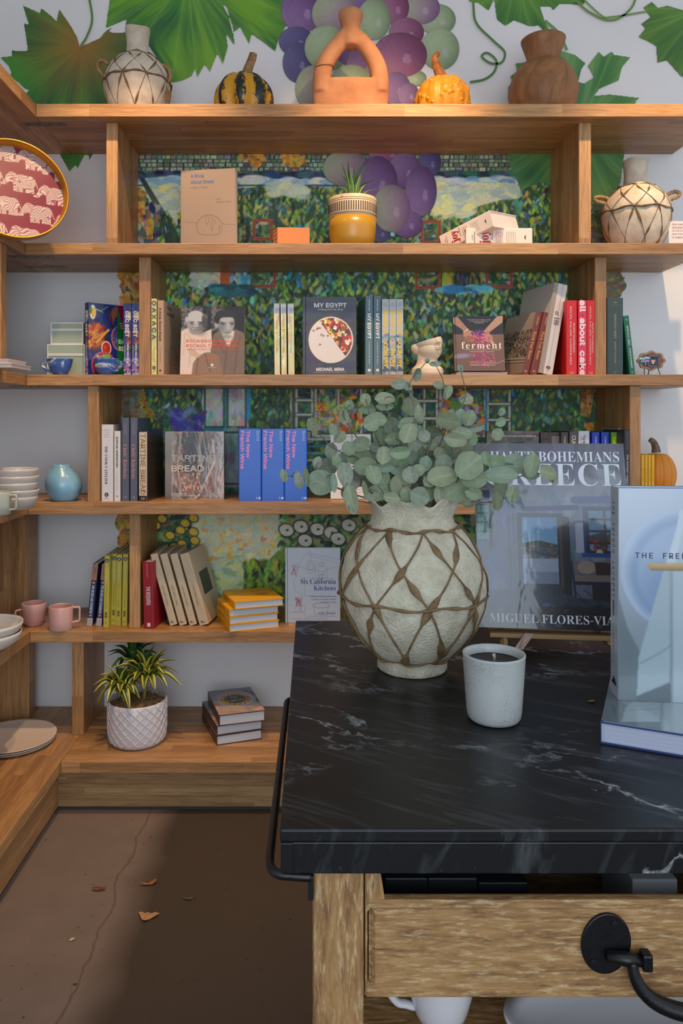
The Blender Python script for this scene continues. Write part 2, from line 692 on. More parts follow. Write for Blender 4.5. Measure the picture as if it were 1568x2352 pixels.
# ---- books. Own frame: x thickness (front cover at x=T), y from spine (0) to fore edge, z up
class Book:
    def __init__(s, label, mode, loc, T, H, W, cover, group=None, yaw=0.0, lean=0.0, tilt=0.0, pages=(222, 214, 200), hard=True, rough=0.38, coat=0.0, name='book', cat='book', print_key=''):
        s.T, s.H, s.W, s.rough, s.coat = T, H, W, rough, coat
        s.root = thing(name, label, cat, group=group)
        cols = {'spine': ((1, 0, 0), (0, 1, 0), (0, 0, 1), (0, 0, 0)),
                'face': ((0, -1, 0), (1, 0, 0), (0, 0, 1), (0, T, 0)),
                'flat': ((0, 0, 1), (1, 0, 0), (0, 1, 0), (0, 0, 0)),
                'flatspine': ((0, 0, 1), (0, 1, 0), (-1, 0, 0), (H, 0, 0))}[mode]
        base = Matrix([[cols[j][i] for j in range(4)] for i in range(3)] + [[0, 0, 0, 1]])
        up = 0.0
        if lean > 0:
            up = (T if mode == 'spine' else W if mode == 'face' else H) * math.sin(lean)
        if tilt > 0 and mode == 'face':
            up += T * math.sin(tilt)
        M = Matrix.Translation(Vector(loc) + Vector((0, 0, up))) @ Matrix.Rotation(yaw, 4, 'Z') @ Matrix.Rotation(lean, 4, 'Y') @ Matrix.Rotation(-tilt, 4, 'X') @ base
        s.root.matrix_world = M
        b = min(0.0028, T * 0.2)
        r = min(0.002, T * 0.25)
        ov = 0.003 if hard else 0.0
        prof = [(0, W), (0, r * 1.6), (r * 0.5, r * 0.5), (r * 1.6, 0), (T - r * 1.6, 0), (T - r * 0.5, r * 0.5), (T, r * 1.6), (T, W), (T - b, W), (T - b, b), (b, b), (b, W)]
        m = MB()
        m.prism(prof, 0, H)
        s.cover = m.obj('cover', mat(cover, rough, coat=coat), s.root)
        p = MB()
        p.box(b, T - b, b * 1.02, W - ov, ov, H - ov)
        s.pages = p.obj('page_block', page_mat(pages), s.root)

    def frame(s, face):
        if face == 'cover':
            return (s.T, 0, 0), (0, s.W, 0), (0, 0, s.H)
        if face == 'back':
            return (0, s.W, 0), (0, -s.W, 0), (0, 0, s.H)
        return (0, 0, 0), (s.T, 0, 0), (0, 0, s.H)

    def text(s, face, body, cu, cv, L, Hh=None, color=(255, 255, 255), style='sans', rot=None, name=None, **kw):
        o, u, v = s.frame(face)
        if rot is None:
            rot = 90 if face == 'spine' else 0
        return put_text(s.root, name or ('spine_lettering' if face == 'spine' else 'cover_lettering'), body, o, u, v, cu, cv, L, Hh, color, style, rot, **kw)

    def art(s, face, cv, x0=0.0, y0=0.0, x1=1.0, y1=1.0, lift=0.0003, key='', wrinkle=0.0, name=None, rough=None, coat=None):
        o, u, v = (np.asarray(q, float) for q in s.frame(face))
        n = np.cross(u, v)
        n /= np.linalg.norm(n)
        me = canvas_mesh('print', cv, o + u * x0 + v * y0 + n * lift, u * (x1 - x0), v * (y1 - y0))
        return link(name or ('spine_print' if face == 'spine' else 'cover_print'), me, print_mat(s.rough if rough is None else rough, s.coat if coat is None else coat, key, wrinkle), s.root)

    def band(s, face, x0, y0, x1, y1, color, lift=0.0003, name='colour_band'):
        o, u, v = (Vector(q) for q in s.frame(face))
        n = u.cross(v).normalized()
        q = [o + u * a + v * b + n * lift for a, b in ((x0, y0), (x1, y0), (x1, y1), (x0, y1))]
        return MB().add(q, [(0, 1, 2, 3)]).obj(name, mat(color, s.rough, coat=s.coat), s.root)

    def shape(s, face, pts, color, lift=0.0005, name='cover_drawing'):
        o, u, v = (Vector(q) for q in s.frame(face))
        n = u.cross(v).normalized()
        q = [o + u * a + v * b + n * lift for a, b in pts]
        return MB().add(q, [tuple(range(len(q)))]).obj(name, mat(color, s.rough, coat=s.coat), s.root)


def page_mat(c):
    k = ('pages', tuple(c))
    if k in _MC:
        return _MC[k]
    t = NT('paper_edges')
    n = t.noise(t.scaled(t.obj(), 900, 1.0, 1.0), 1.0, 2)
    t.base(t.mix(n, tuple(int(x * 0.80) for x in c), tuple(min(255, int(x * 1.08)) for x in c)))
    t.b.inputs['Roughness'].default_value = 0.85
    _MC[k] = t.m
    return t.m


def spine_book(label, px0, px1, ytop, zshelf, D, W, cover, **kw):
    T = (px1 - px0) * D / F
    lean = kw.get('lean', 0.0)
    H = (WZ(ytop, D) - zshelf) / max(0.5, math.cos(lean))
    return Book(label, 'spine', (WX(px0, D), D, zshelf), T, H, W, cover, **kw)


def face_book(label, px0, px1, ytop, zshelf, D, T, cover, **kw):
    W = (px1 - px0) * D / F
    H = WZ(ytop, D) - zshelf
    return Book(label, 'face', (WX(px0, D), D, zshelf), T, H, W, cover, **kw)

# ================================================================ setting
DW = 3.04                       # wall plane
SW = F / DW                     # photo pixels per metre on the wall
LWX = -1.345                    # left wall plane


def structure(o):
    o['kind'] = 'structure'
    return o


t = NT('painted_plaster')
n1 = t.noise(t.obj(), 3.0, 5)
n2 = t.noise(t.obj(), 90.0, 3)
t.base(t.mix(n1, (222, 219, 217), (234, 232, 231)))
t.b.inputs['Roughness'].default_value = 0.8
t.bump(n2, 0.08, 0.001)
M_WALL = t.m

wall_back = structure(MB().box(-1.6, 3.4, DW, DW + 0.15, 0, 3.5).obj('wall_back', M_WALL))
structure(MB().box(LWX - 0.15, LWX, -3.2, DW, 0, 3.5).obj('wall_left', M_WALL))
structure(MB().box(LWX - 0.15, 3.4, 0.6, DW + 0.15, 3.5, 3.6).obj('ceiling', M_WALL))

# concrete floor: smooth pinkish border along the shelving, darker worn field beyond a cracked seam
t = NT('worn_concrete')
sep = t.n('SeparateXYZ')
t.l(t.obj(), sep.inputs[0])
wav = t.noise(t.obj(), 4.0, 4)
edge = t.math('ADD', sep.outputs[0], t.math('MULTIPLY', t.math('SUBTRACT', wav, 0.5), 0.10))
msk = t.n('MapRange')
t.l(edge, msk.inputs[0])
msk.inputs[1].default_value, msk.inputs[2].default_value = -0.545, -0.44
fine = t.noise(t.obj(), 420.0, 3, 0.7)
mid = t.noise(t.obj(), 9.0, 5)
big = t.noise(t.obj(), 2.2, 3)
light = t.mix(mid, (104, 90, 82), (126, 110, 100))
darkc = t.mix(fine, (26, 21, 17), (76, 63, 52))
darkc = t.mix(t.math('MULTIPLY', big, 0.75), darkc, (70, 56, 45))
col = t.mix(msk.outputs[0], light, darkc)
spots = t.ramp(t.noise(t.obj(), 60.0, 2), [(0.27, (90, 62, 48)), (0.31, (255, 255, 255))])
col = t.mix(0.8, col, spots, 'MULTIPLY')
crack = t.math('ABSOLUTE', t.math('ADD', edge, 0.552))
ck = t.n('MapRange')
t.l(crack, ck.inputs[0])
ck.inputs[1].default_value, ck.inputs[2].default_value = 0.0015, 0.005
col = t.mix(t.math('MULTIPLY', t.math('SUBTRACT', 1.0, ck.outputs[0]), 0.6), col, (84, 62, 50))
t.base(col)
t.b.inputs['Roughness'].default_value = 0.55
t.bump(fine, 0.15, 0.001)
structure(MB().box(LWX - 0.15, 3.4, -3.2, DW + 0.15, -0.1, 0).obj('floor', t.m))


# ---------------------------------------------------------------- painted garden scene on the wall (flat paint)
def wall_px(name, cv, x0, y0, x1, y1, lift, mask=None, m=None):
    o = ((x0 - CX) / SW, DW - lift, CAMZ - (y1 - CY) / SW)
    me = canvas_mesh(name, cv, o, ((x1 - x0) / SW, 0, 0), (0, 0, (y1 - y0) / SW), mask)
    return link(name, me, m or print_mat(0.6, key='wall'), wall_back)


MX0, MY0, MX1, MY1 = 262, 346, 1446, 1440
ST = 2.0
mw, mh = int((MX1 - MX0) / ST), int((MY1 - MY0) / ST)
cv = Cv(mw, mh, (46, 66, 44))


def q(x, y):
    return ((x - MX0) / ST, (y - MY0) / ST)


def qq(*p):
    return [q(x, y) for x, y in p]


GREEN = [(22, 40, 28), (24, 44, 34), (30, 50, 36), (44, 76, 44), (70, 104, 58), (92, 126, 62), (120, 140, 60), (146, 158, 70), (40, 78, 66), (74, 118, 104), (28, 44, 34), (108, 150, 136), (60, 96, 92), (166, 172, 84), (150, 152, 60), (130, 160, 130), (158, 160, 66), (112, 138, 56), (96, 122, 50), (172, 164, 80)]
DEEP = [(22, 36, 28), (30, 50, 36), (44, 72, 46), (62, 92, 54), (84, 110, 58), (112, 122, 56), (32, 66, 60), (50, 92, 84)]
BLUE = [(52, 118, 150), (84, 150, 160), (120, 170, 176), (34, 74, 110)]
PALE = [(176, 184, 160), (160, 172, 150), (190, 188, 150), (150, 166, 160)]


def dq(n, x0, y0, x1, y1, size, pal, seed, **k):
    a, b = q(x0, y0)
    c, d = q(x1, y1)
    cv.dabs(n, (a, b, c, d), size, pal, seed, **k)


# foliage everywhere, leaf strokes leaning
dq(9000, 262, 420, 1446, 900, (2.4, 5.2), GREEN, 1, ang=(0.7, 2.4))
dq(240, 262, 430, 1446, 900, (2.5, 5.0), BLUE, 2, ang=(0.7, 2.4))
dq(5600, 262, 880, 1446, 1200, (2.2, 5.0), DEEP + GREEN[2:10], 3, ang=(0.7, 2.4))
dq(160, 262, 900, 1446, 1160, (2.5, 5.0), BLUE, 4, ang=(0.7, 2.4))
# stone tile roof along the top
a0, b0 = q(262, 346)
cv.rect(0, 0, mw, int(q(0, 400)[1]), (34, 50, 44))
rr = np.random.default_rng(5)
y = 348
while y < 398:
    x = 262 + rr.uniform(0, 14)
    hgt = rr.uniform(7, 10)
    while x < 1446:
        wd = rr.uniform(9, 17)
        c = np.array((150, 164, 138)) * rr.uniform(0.55, 1.05) + rr.normal(0, 8, 3)
        (u0, v0), (u1, v1) = q(x, y), q(x + wd - 2.5, y + hgt - 2)
        cv.rect(u0, v0, u1, v1, c, 0.9)
        x += wd
    y += hgt
# eaves: blue-black band, pale plank, cream plaster below
cv.rect(*q(262, 398), *q(1446, 412), (24, 38, 52))
cv.dabs(260, (*q(262, 397), *q(1446, 413)), (5, 12), [(20, 30, 44), (40, 66, 88), (18, 26, 30), (52, 86, 84)], 6, ang=(-.1, .1))
cv.rect(*q(310, 412), *q(1190, 424), (150, 168, 176))
cv.dabs(180, (*q(310, 411), *q(1190, 425)), (5, 12), [(170, 184, 186), (120, 150, 170), (188, 190, 170), (96, 130, 150)], 7, ang=(-.1, .1), jit=5)
cv.line(qq((262, 426), (1190, 426)), 1.6, (18, 28, 34))
cv.poly(qq((330, 428), (408, 428), (408, 520), (375, 470), (340, 440)), (172, 182, 168))
cv.dabs(120, (*q(345, 428), *q(410, 480)), (5, 11), PALE + [(196, 190, 120)], 8, jit=4, ang=(-.6, .6))
cv.poly(qq((1000, 428), (1185, 428), (1180, 450), (1080, 478), (1075, 490), (1000, 492)), (182, 184, 150))
cv.dabs(240, (*q(1000, 428), *q(1180, 450)), (5, 11), PALE + [(202, 196, 130)], 9, jit=4, ang=(-.6, .6))
cv.dabs(160, (*q(1000, 450), *q(1075, 492)), (5, 11), PALE + [(202, 196, 130)], 10, jit=4, ang=(-.6, .6))
cv.dabs(60, (*q(620, 425), *q(700, 450)), (5, 10), PALE, 101, ang=(-.6, .6), alpha=(.4, .8), jit=4)
# left gable in perspective
for k in range(3):
    cv.line(qq((322 + 4 * k, 410), (372 + 6 * k, 500), (384 + 6 * k, 560)), 1.8, (22, 36, 32))
for k in range(9):
    cv.line(qq((385 + 2.0 * k, 500 + 3 * k), (384 + 4 * k, 560)), 1.2, (24, 56, 40))
cv.dabs(200, (*q(308, 470), *q(360, 558)), (3, 8), [(40, 62, 72), (60, 84, 96), (120, 96, 40), (24, 34, 40), (140, 150, 150)], 11)


def red_frame(x0, y0, x1, y1, inner=DEEP):
    cv.rect(*q(x0, y0), *q(x1, y1), (50, 66, 56))
    cv.dabs(int((x1 - x0) * (y1 - y0) / 30), (*q(x0, y0), *q(x1, y1)), (3, 6), inner + [(150, 160, 150)], int(x0))
    for p in (((x0, y0), (x1, y0)), ((x1, y0), (x1, y1)), ((x1, y1), (x0, y1)), ((x0, y1), (x0, y0))):
        cv.line(qq(*p), 3.4, (150, 70, 40))
        cv.line(qq(*p), 1.0, (40, 26, 20), 0.6)


red_frame(583, 506, 622, 548)
red_frame(968, 509, 1008, 557)
red_frame(572, 600, 630, 657)
red_frame(955, 600, 1008, 660)
red_frame(1116, 600, 1172, 658)
cv.rect(*q(442, 605), *q(506, 655), (120, 130, 116))
cv.dabs(120, (*q(442, 605), *q(506, 655)), (4, 8), PALE, 12)
cv.rect(*q(506, 605), *q(530, 655), (156, 82, 44))
cv.rect(*q(530, 605), *q(575, 655), (52, 70, 70))
cv.dabs(80, (*q(530, 605), *q(575, 655)), (3, 7), BLUE + [(190, 190, 170), (30, 40, 40)], 13, ang=(1.2, 1.9))
cv.dabs(90, (*q(488, 657), *q(580, 676)), (5, 9), [(40, 86, 92), (60, 110, 116), (32, 60, 66)], 14, ang=(-.1, .1))
for i, x in enumerate((1012, 1045, 1075)):
    cv.rect(*q(x, 610), *q(x + 30, 658), [(120, 122, 40), (36, 42, 44), (60, 66, 40)][i])
    cv.dabs(40, (*q(x, 610), *q(x + 30, 658)), (3, 7), [[(150, 150, 50), (100, 104, 36)], [(30, 36, 40), (56, 64, 66)], [(120, 120, 60), (34, 40, 30)]][i], 20 + i, ang=(1.2, 1.9))
    cv.line(qq((x, 610), (x, 660), (x + 32, 660)), 1.4, (16, 22, 22))
cv.dabs(60, (*q(1008, 660), *q(1120, 668)), (5, 9), BLUE, 15, ang=(-.1, .1))


def shutter(x0, y0, x1, y1, c=(168, 172, 162)):
    cv.rect(*q(x0, y0), *q(x1, y1), c)
    cv.dabs(int((x1 - x0) * (y1 - y0) / 26), (*q(x0, y0), *q(x1, y1)), (4, 9), [tuple(np.array(c) * k) for k in (0.85, 0.95, 1.03)], int(x0 + y0), ang=(1.2, 1.9))
    cv.line(qq((x0, y0), (x1, y0), (x1, y1), (x0, y1), (x0, y0)), 1.8, (24, 34, 34))


def casement(x0, y0, x1, y1, nx=2, ny=2, fill=DEEP):
    cv.rect(*q(x0, y0), *q(x1, y1), (40, 56, 52))
    cv.dabs(int((x1 - x0) * (y1 - y0) / 24), (*q(x0, y0), *q(x1, y1)), (3, 6), fill, int(x0 * 3))
    for i in range(nx + 1):
        x = x0 + (x1 - x0) * i / nx
        cv.line(qq((x, y0), (x, y1)), 4.4, (22, 30, 28))
        cv.line(qq((x, y0), (x, y1)), 2.8, (164, 164, 148))
    for j in range(ny + 1):
        yy = y0 + (y1 - y0) * j / ny
        cv.line(qq((x0, yy), (x1, yy)), 4.4, (22, 30, 28))
        cv.line(qq((x0, yy), (x1, yy)), 2.8, (164, 164, 148))


BLOOM = DEEP + [(176, 70, 50), (190, 150, 50), (120, 150, 90), (150, 120, 140), (70, 90, 130), (60, 90, 60)]
shutter(470, 880, 514, 980)
shutter(522, 880, 564, 980)
cv.line(qq((518, 870), (518, 985)), 2.6, (60, 110, 110))
cv.line(qq((572, 870), (570, 960)), 4.5, (44, 130, 160))
cv.line(qq((462, 985), (600, 985)), 3.5, (50, 110, 130))
shutter(514, 992, 552, 1110, (128, 140, 140))
shutter(672, 890, 714, 1010, (150, 150, 132))
casement(680, 885, 716, 985, 1, 3)
casement(724, 880, 772, 1000, 1, 2, BLOOM)
casement(776, 880, 828, 1000, 1, 2, BLOOM)
cv.dabs(110, (*q(725, 925), *q(828, 985)), (3, 6), [(190, 64, 44), (186, 150, 44), (150, 170, 90), (160, 130, 150), (80, 100, 60)], 31, ang=(0, 3))
casement(944, 880, 1002, 1000, 2, 3)
casement(1010, 880, 1112, 1000, 1, 1, BLOOM + [(40, 44, 60)])
cv.dabs(150, (*q(1008, 920), *q(1112, 1000)), (3, 6), [(192, 150, 40), (170, 66, 40), (150, 140, 170), (60, 90, 140), (90, 120, 60)], 32, ang=(0, 3))
casement(1118, 890, 1168, 1000, 1, 3)
cv.line(qq((1115, 880), (1114, 1010)), 3.0, (44, 110, 140))
for k in range(7):
    cv.line(qq((700, 1008 + 16 * k), (800, 1006 + 16 * k)), 3.0, [(150, 160, 150), (50, 100, 110), (90, 130, 130)][k % 3])
dq(60, 390, 940, 470, 990, (4, 8), [(56, 56, 130), (70, 60, 120), (100, 100, 150)], 33)
# lower band: yellow blossom, sandy path, white blossom with dark outlines
cv.rect(*q(262, 1175), *q(1446, 1440), (120, 128, 92))
cv.dabs(2400, (*q(262, 1170), *q(480, 1440)), (3, 6.5), DEEP + GREEN[:7], 40, ang=(0, 3.1))
cv.poly(qq((446, 1170), (640, 1170), (640, 1270), (560, 1340), (520, 1440), (440, 1440), (470, 1330)), (176, 178, 150))
cv.dabs(1300, (*q(450, 1172), *q(640, 1290)), (3, 8), [(182, 180, 150), (168, 178, 160), (190, 184, 150), (156, 176, 168), (180, 176, 140), (172, 178, 150)], 41, jit=4, ang=(-.6, .6))
cv.dabs(380, (*q(450, 1280), *q(545, 1420)), (5, 12), [(160, 176, 150), (150, 176, 164), (176, 176, 120), (120, 150, 110)], 42, jit=4, ang=(-.6, .6))
cv.dabs(60, (*q(450, 1190), *q(640, 1290)), (2, 4), [(196, 150, 50), (180, 120, 70), (206, 170, 70)], 43)
cv.dabs(1700, (*q(640, 1170), *q(1446, 1440)), (3, 6), DEEP + [(130, 140, 50), (60, 110, 90), (24, 30, 26)], 44, ang=(0, 3.1))
cv.poly(qq((558, 1345), (600, 1300), (640, 1262), (668, 1270), (668, 1360), (560, 1360)), (96, 116, 48))
cv.dabs(420, (*q(562, 1290), *q(668, 1360)), (3, 6), [(140, 150, 50), (112, 134, 50), (80, 110, 46), (50, 76, 40), (30, 40, 26)], 45, ang=(0.9, 2.2))
rr = np.random.default_rng(9)
for x, y in ((358, 1205), (390, 1228), (420, 1210), (425, 1200), (414, 1216), (444, 1220), (447, 1240), (418, 1248), (444, 1188), (372, 1190), (400, 1255), (350, 1245)):
    u, v = q(x, y)
    cv.ell(u, v, 6.4, 5.4, (26, 40, 26), 0.4)
    cv.ell(u, v, 5.2, 4.2, (184, 152, 48), 0.4)
for x, y in ((657, 1216), (728, 1214), (700, 1240), (760, 1222), (690, 1208), (775, 1236), (800, 1205), (1105, 1215)):
    u, v = q(x, y)
    cv.ell(u, v, 9.5, 8.0, (18, 22, 20), 0.3)
    cv.ell(u, v, 8.2, 6.8, (176, 176, 164), 0.3)
    cv.ell(u + 1, v, 1.6, 1.2, (30, 30, 26))
# gold-leaf patches where the layer above has flaked away
GOLD = [(150, 112, 44), (172, 130, 56), (128, 94, 38), (186, 144, 70), (104, 78, 34)]
rr = np.random.default_rng(13)


def gold(pts, n, seed):
    p = np.asarray(qq(*pts))
    W = cv.win(p[:, 0].min(), p[:, 0].max(), p[:, 1].min(), p[:, 1].max())
    keep = cv.a.copy()
    cv.dabs(n, (p[:, 0].min(), p[:, 1].min(), p[:, 0].max(), p[:, 1].max()), (3, 8), GOLD, seed)
    wob = vnoise(mw, mh, 5, seed)
    m = np.zeros((mh, mw), bool)
    m[W[2]:W[3], W[0]:W[1]] = inside(p, W[4], W[5])
    m &= wob > 0.2
    cv.a = np.where(m[..., None], cv.a, keep)


gold([(548, 346), (605, 346), (612, 372), (585, 390), (566, 372), (545, 366)], 160, 51)
gold([(640, 346), (700, 346), (702, 372), (680, 392), (650, 376)], 160, 52)
gold([(308, 430), (336, 440), (330, 520), (312, 500)], 90, 53)
gold([(332, 500), (354, 505), (350, 550), (338, 548)], 60, 54)
gold([(262, 600), (345, 600), (345, 720), (300, 730), (275, 700)], 400, 55)
gold([(262, 890), (330, 890), (345, 960), (300, 970), (270, 940)], 240, 56)
gold([(318, 918), (338, 922), (358, 955), (330, 968), (315, 950)], 120, 57)
gold([(262, 1180), (306, 1180), (306, 1440), (262, 1440)], 400, 58)
gold([(1332, 880), (1365, 880), (1352, 960), (1330, 950)], 120, 59)
gold([(1340, 972), (1360, 968), (1362, 990), (1338, 990)], 60, 60)
gold([(1388, 600), (1446, 600), (1446, 700), (1388, 700)], 260, 61)
# dull brown-grey border on the flaked edges
for (x0, y0, x1, y1), sd in (((262, 880, 318, 960), 62), ((1378, 620, 1446, 720), 63), ((1358, 350, 1430, 560), 64), ((1376, 890, 1400, 1000), 65)):
    dq(160, x0, y0, x1, y1, (4, 9), [(84, 78, 62), (70, 70, 58), (104, 92, 60), (110, 112, 96)], sd, alpha=(.4, .8))
cv.speckle(10, 1.5, 3)
cv.a = np.clip(cv.a * 1.22 + 4, 0, 255)
grey = cv.a.mean(2, keepdims=True)
cv.a = np.clip(grey + (cv.a - grey) * 1.12, 0, 255)
# ragged outline: different left/right limits in each band, torn by noise
Yp = MY0 + np.arange(mh) * ST
Xp = MX0 + np.arange(mw) * ST
tear = (vnoise(mw, mh, 6, 71) - 0.5) * 18 + (vnoise(mw, mh, 18, 72) - 0.5) * 16
lft = np.interp(Yp, [346, 560, 590, 640, 720, 890, 940, 985, 1180, 1440], [300, 300, 266, 272, 284, 268, 274, 288, 270, 272])
rgt = np.interp(Yp, [346, 430, 520, 560, 610, 650, 668, 700, 880, 1000, 1440], [1424, 1418, 1408, 1400, 1412, 1438, 1436, 1408, 1398, 1396, 1396])
maskp = (Xp[None, :] > lft[:, None] + tear * 0.7) & (Xp[None, :] < rgt[:, None] + tear * 0.7)
wall_px('garden_mural', cv, MX0, MY0, MX1, MY1, 0.0012, maskp)

# ---------------------------------------------------------------- painted vine leaves, grapes and tendrils (flat paint on the wall)
LEAVES = [
    ('A', (188, 106), [(52, 12), (92, 30), (95, 18), (120, 38), (130, 48), (136, 20), (150, 40), (165, 62), (178, 86), (184, 107), (205, 99), (228, 88), (245, 70), (262, 60), (252, 72), (262, 76), (292, 74), (310, 90), (330, 130), (300, 200), (285, 250), (262, 300), (213, 357), (205, 370), (203, 357), (195, 357), (179, 388), (173, 381), (160, 396), (134, 350), (90, 300), (75, 250), (60, 215), (66, 208), (55, 203), (42, 190), (20, 176), (26, 168), (20, 152), (0, 132), (28, 129), (27, 116), (56, 118), (64, 115), (55, 54), (66, 56)],
     ((30, 92, 46), (70, 142, 46), (176, 104, 40)), [(30, 130), (60, 30), (140, 30), (280, 78), (160, 390), (90, 240), (260, 220)]),
    ('B', (430, -60), [(255, -20), (246, 40), (243, 66), (290, 46), (288, 59), (322, 66), (320, 72), (345, 112), (378, 162), (395, 191), (420, 186), (440, 176), (448, 160), (453, 180), (470, 150), (482, 167), (498, 128), (500, 126), (512, 150), (524, 108), (520, 80), (540, 109), (536, 70), (527, 40), (513, 12), (521, 18), (535, 77), (551, 64), (572, 103), (578, 80), (600, 95), (632, 120), (640, 92), (660, 56), (664, 35), (672, 40), (682, -20)],
     ((28, 88, 54), (112, 166, 40), (62, 138, 56)), [(395, 188), (452, 178), (482, 166), (512, 148), (540, 106), (572, 100), (632, 118), (672, 36), (250, 60), (330, 84)]),
    ('C', (1185, -50), [(1062, -20), (1078, 6), (1098, 8), (1122, 26), (1134, 0), (1140, 46), (1160, 61), (1180, 48), (1216, 62), (1236, 60), (1256, 80), (1270, 85), (1252, 52), (1240, 16), (1262, 16), (1270, 25), (1286, 10), (1340, 12), (1354, -20)],
     ((44, 100, 44), (110, 154, 50), (90, 140, 60)), [(1268, 84), (1160, 58), (1215, 60), (1122, 24), (1340, 10)]),
    ('D', (1610, 20), [(1496, 4), (1510, 18), (1532, 13), (1570, 24), (1640, 20), (1640, 200), (1562, 176), (1546, 158), (1530, 140), (1508, 146), (1506, 108), (1490, 98), (1464, 86), (1480, 66), (1470, 56), (1492, 40), (1475, 18)],
     ((52, 100, 44), (104, 142, 50), (80, 130, 56)), [(1478, 20), (1466, 86), (1510, 144), (1562, 174), (1480, 56)]),
    ('E', (1330, 300), [(1286, 116), (1320, 126), (1345, 146), (1335, 160), (1328, 188), (1340, 192), (1362, 178), (1348, 152), (1374, 118), (1386, 130), (1404, 118), (1410, 126), (1448, 132), (1428, 156), (1420, 186), (1376, 205), (1365, 220), (1400, 217), (1468, 225), (1460, 234), (1440, 300), (1425, 420), (1398, 470), (1362, 470), (1330, 470), (1292, 470), (1278, 400), (1262, 426), (1240, 420), (1216, 430), (1195, 441), (1184, 410), (1170, 386), (1164, 357), (1168, 300), (1166, 200), (1176, 190), (1170, 176), (1186, 164), (1182, 146), (1212, 142), (1250, 130)],
     ((42, 104, 56), (112, 158, 92), (84, 140, 80)), [(1448, 132), (1404, 120), (1466, 228), (1170, 190), (1195, 438), (1240, 418), (1290, 118), (1400, 460)]),
]
LS = 1.5
for key, hub, pts, (cd, cl, cc), veins in LEAVES:
    p = np.asarray(pts, float)
    x0, y0, x1, y1 = p[:, 0].min() - 2, p[:, 1].min() - 2, p[:, 0].max() + 2, p[:, 1].max() + 2
    w, h = int((x1 - x0) / LS), int((y1 - y0) / LS)
    c = Cv(w, h, cd)
    X, Y = np.meshgrid(x0 + np.arange(w) * LS, y0 + np.arange(h) * LS)
    ang = np.arctan2(Y - hub[1], X - hub[0])
    rad = np.hypot(X - hub[0], Y - hub[1])
    seed = ord(key)
    # brushed streaks running out from the hub
    k1 = vnoise(1600, 400, 46, seed)
    k2 = vnoise(1600, 400, 9, seed + 1)
    soft = vnoise(w, h, 55, seed + 2)
    bend = (vnoise(w, h, 70, seed + 3) - 0.5) * 0.35
    ai = np.clip((ang + bend + math.pi) / (2 * math.pi) * 1599, 0, 1599).astype(int)
    ri = np.clip(rad * 0.9, 0, 399).astype(int)
    st = 0.42 * k1[ri // 3, ai] + 0.20 * k2[ri // 5, ai] + 0.38 * soft
    tone = np.clip((st - 0.28) * 2.3, 0, 1)[..., None]
    c.a = np.asarray(cd, float) * (1 - tone) + np.asarray(cl, float) * tone
    warm = np.clip((vnoise(w, h, 80, seed + 5) - 0.5) * 2.0, 0, 1)[..., None]
    c.a = c.a * (1 - 0.4 * warm) + np.array((150, 170, 50.)) * 0.4 * warm
    near = np.clip(1.1 - rad / (150 if key == 'A' else 120), 0, 1)[..., None]
    c.a = c.a * (1 - 0.75 * near) + np.asarray(cc, float) * 0.75 * near
    for vx, vy in veins:
        line = [((hub[0] - x0) / LS, (hub[1] - y0) / LS), ((vx - x0) / LS, (vy - y0) / LS)]
        vd = (150, 92, 36) if key == 'A' else (150, 186, 90)
        c.line(line, 6.0, vd, 0.16, 6.0)
        c.line(line, 1.6, vd, 0.30, 1.5)
    o = wall_px('painted_leaf', c, x0, y0, x0 + (w - 1) * LS, y0 + (h - 1) * LS, 0.0030 if key != 'B' else 0.0034, inside(p, X, Y))

GP = {'P': ((96, 62, 116), (152, 120, 168)), 'D': ((62, 54, 104), (112, 104, 150)), 'R': ((120, 56, 92), (176, 120, 150)), 'G': ((138, 158, 120), (182, 198, 158)), 'M': ((140, 96, 140), (176, 190, 150))}
GRAPES = [(1004, 46, 42, 36, 'G'), (964, 20, 46, 38, 'M'), (905, 18, 34, 40, 'R'), (693, 25, 48, 52, 'P'), (820, 20, 40, 40, 'P'), (680, 96, 40, 34, 'D'), (685, 145, 36, 46, 'D'), (933, 76, 40, 34, 'R'), (859, 45, 38, 48, 'G'), (770, 34, 54, 52, 'M'),
          (1010, 114, 44, 48, 'G'), (943, 180, 36, 20, 'G'), (918, 128, 62, 52, 'R'), (751, 112, 52, 52, 'G'), (808, 112, 44, 40, 'P'), (720, 205, 42, 54, 'M'), (836, 150, 40, 52, 'P'), (806, 186, 46, 36, 'G'), (909, 205, 34, 38, 'P'), (938, 220, 24, 28, 'P'), (850, 235, 40, 36, 'P'), (780, 250, 46, 42, 'G'), (760, 300, 46, 46, 'P'), (850, 310, 46, 46, 'R'), (930, 290, 44, 48, 'P'),
          (986, 374, 26, 34, 'D'), (890, 356, 44, 20, 'R'), (793, 388, 52, 42, 'M'), (929, 394, 38, 42, 'P'), (966, 440, 36, 58, 'P'), (872, 536, 24, 22, 'D'), (935, 516, 36, 32, 'P'), (866, 420, 46, 60, 'P'), (898, 480, 44, 54, 'M')]
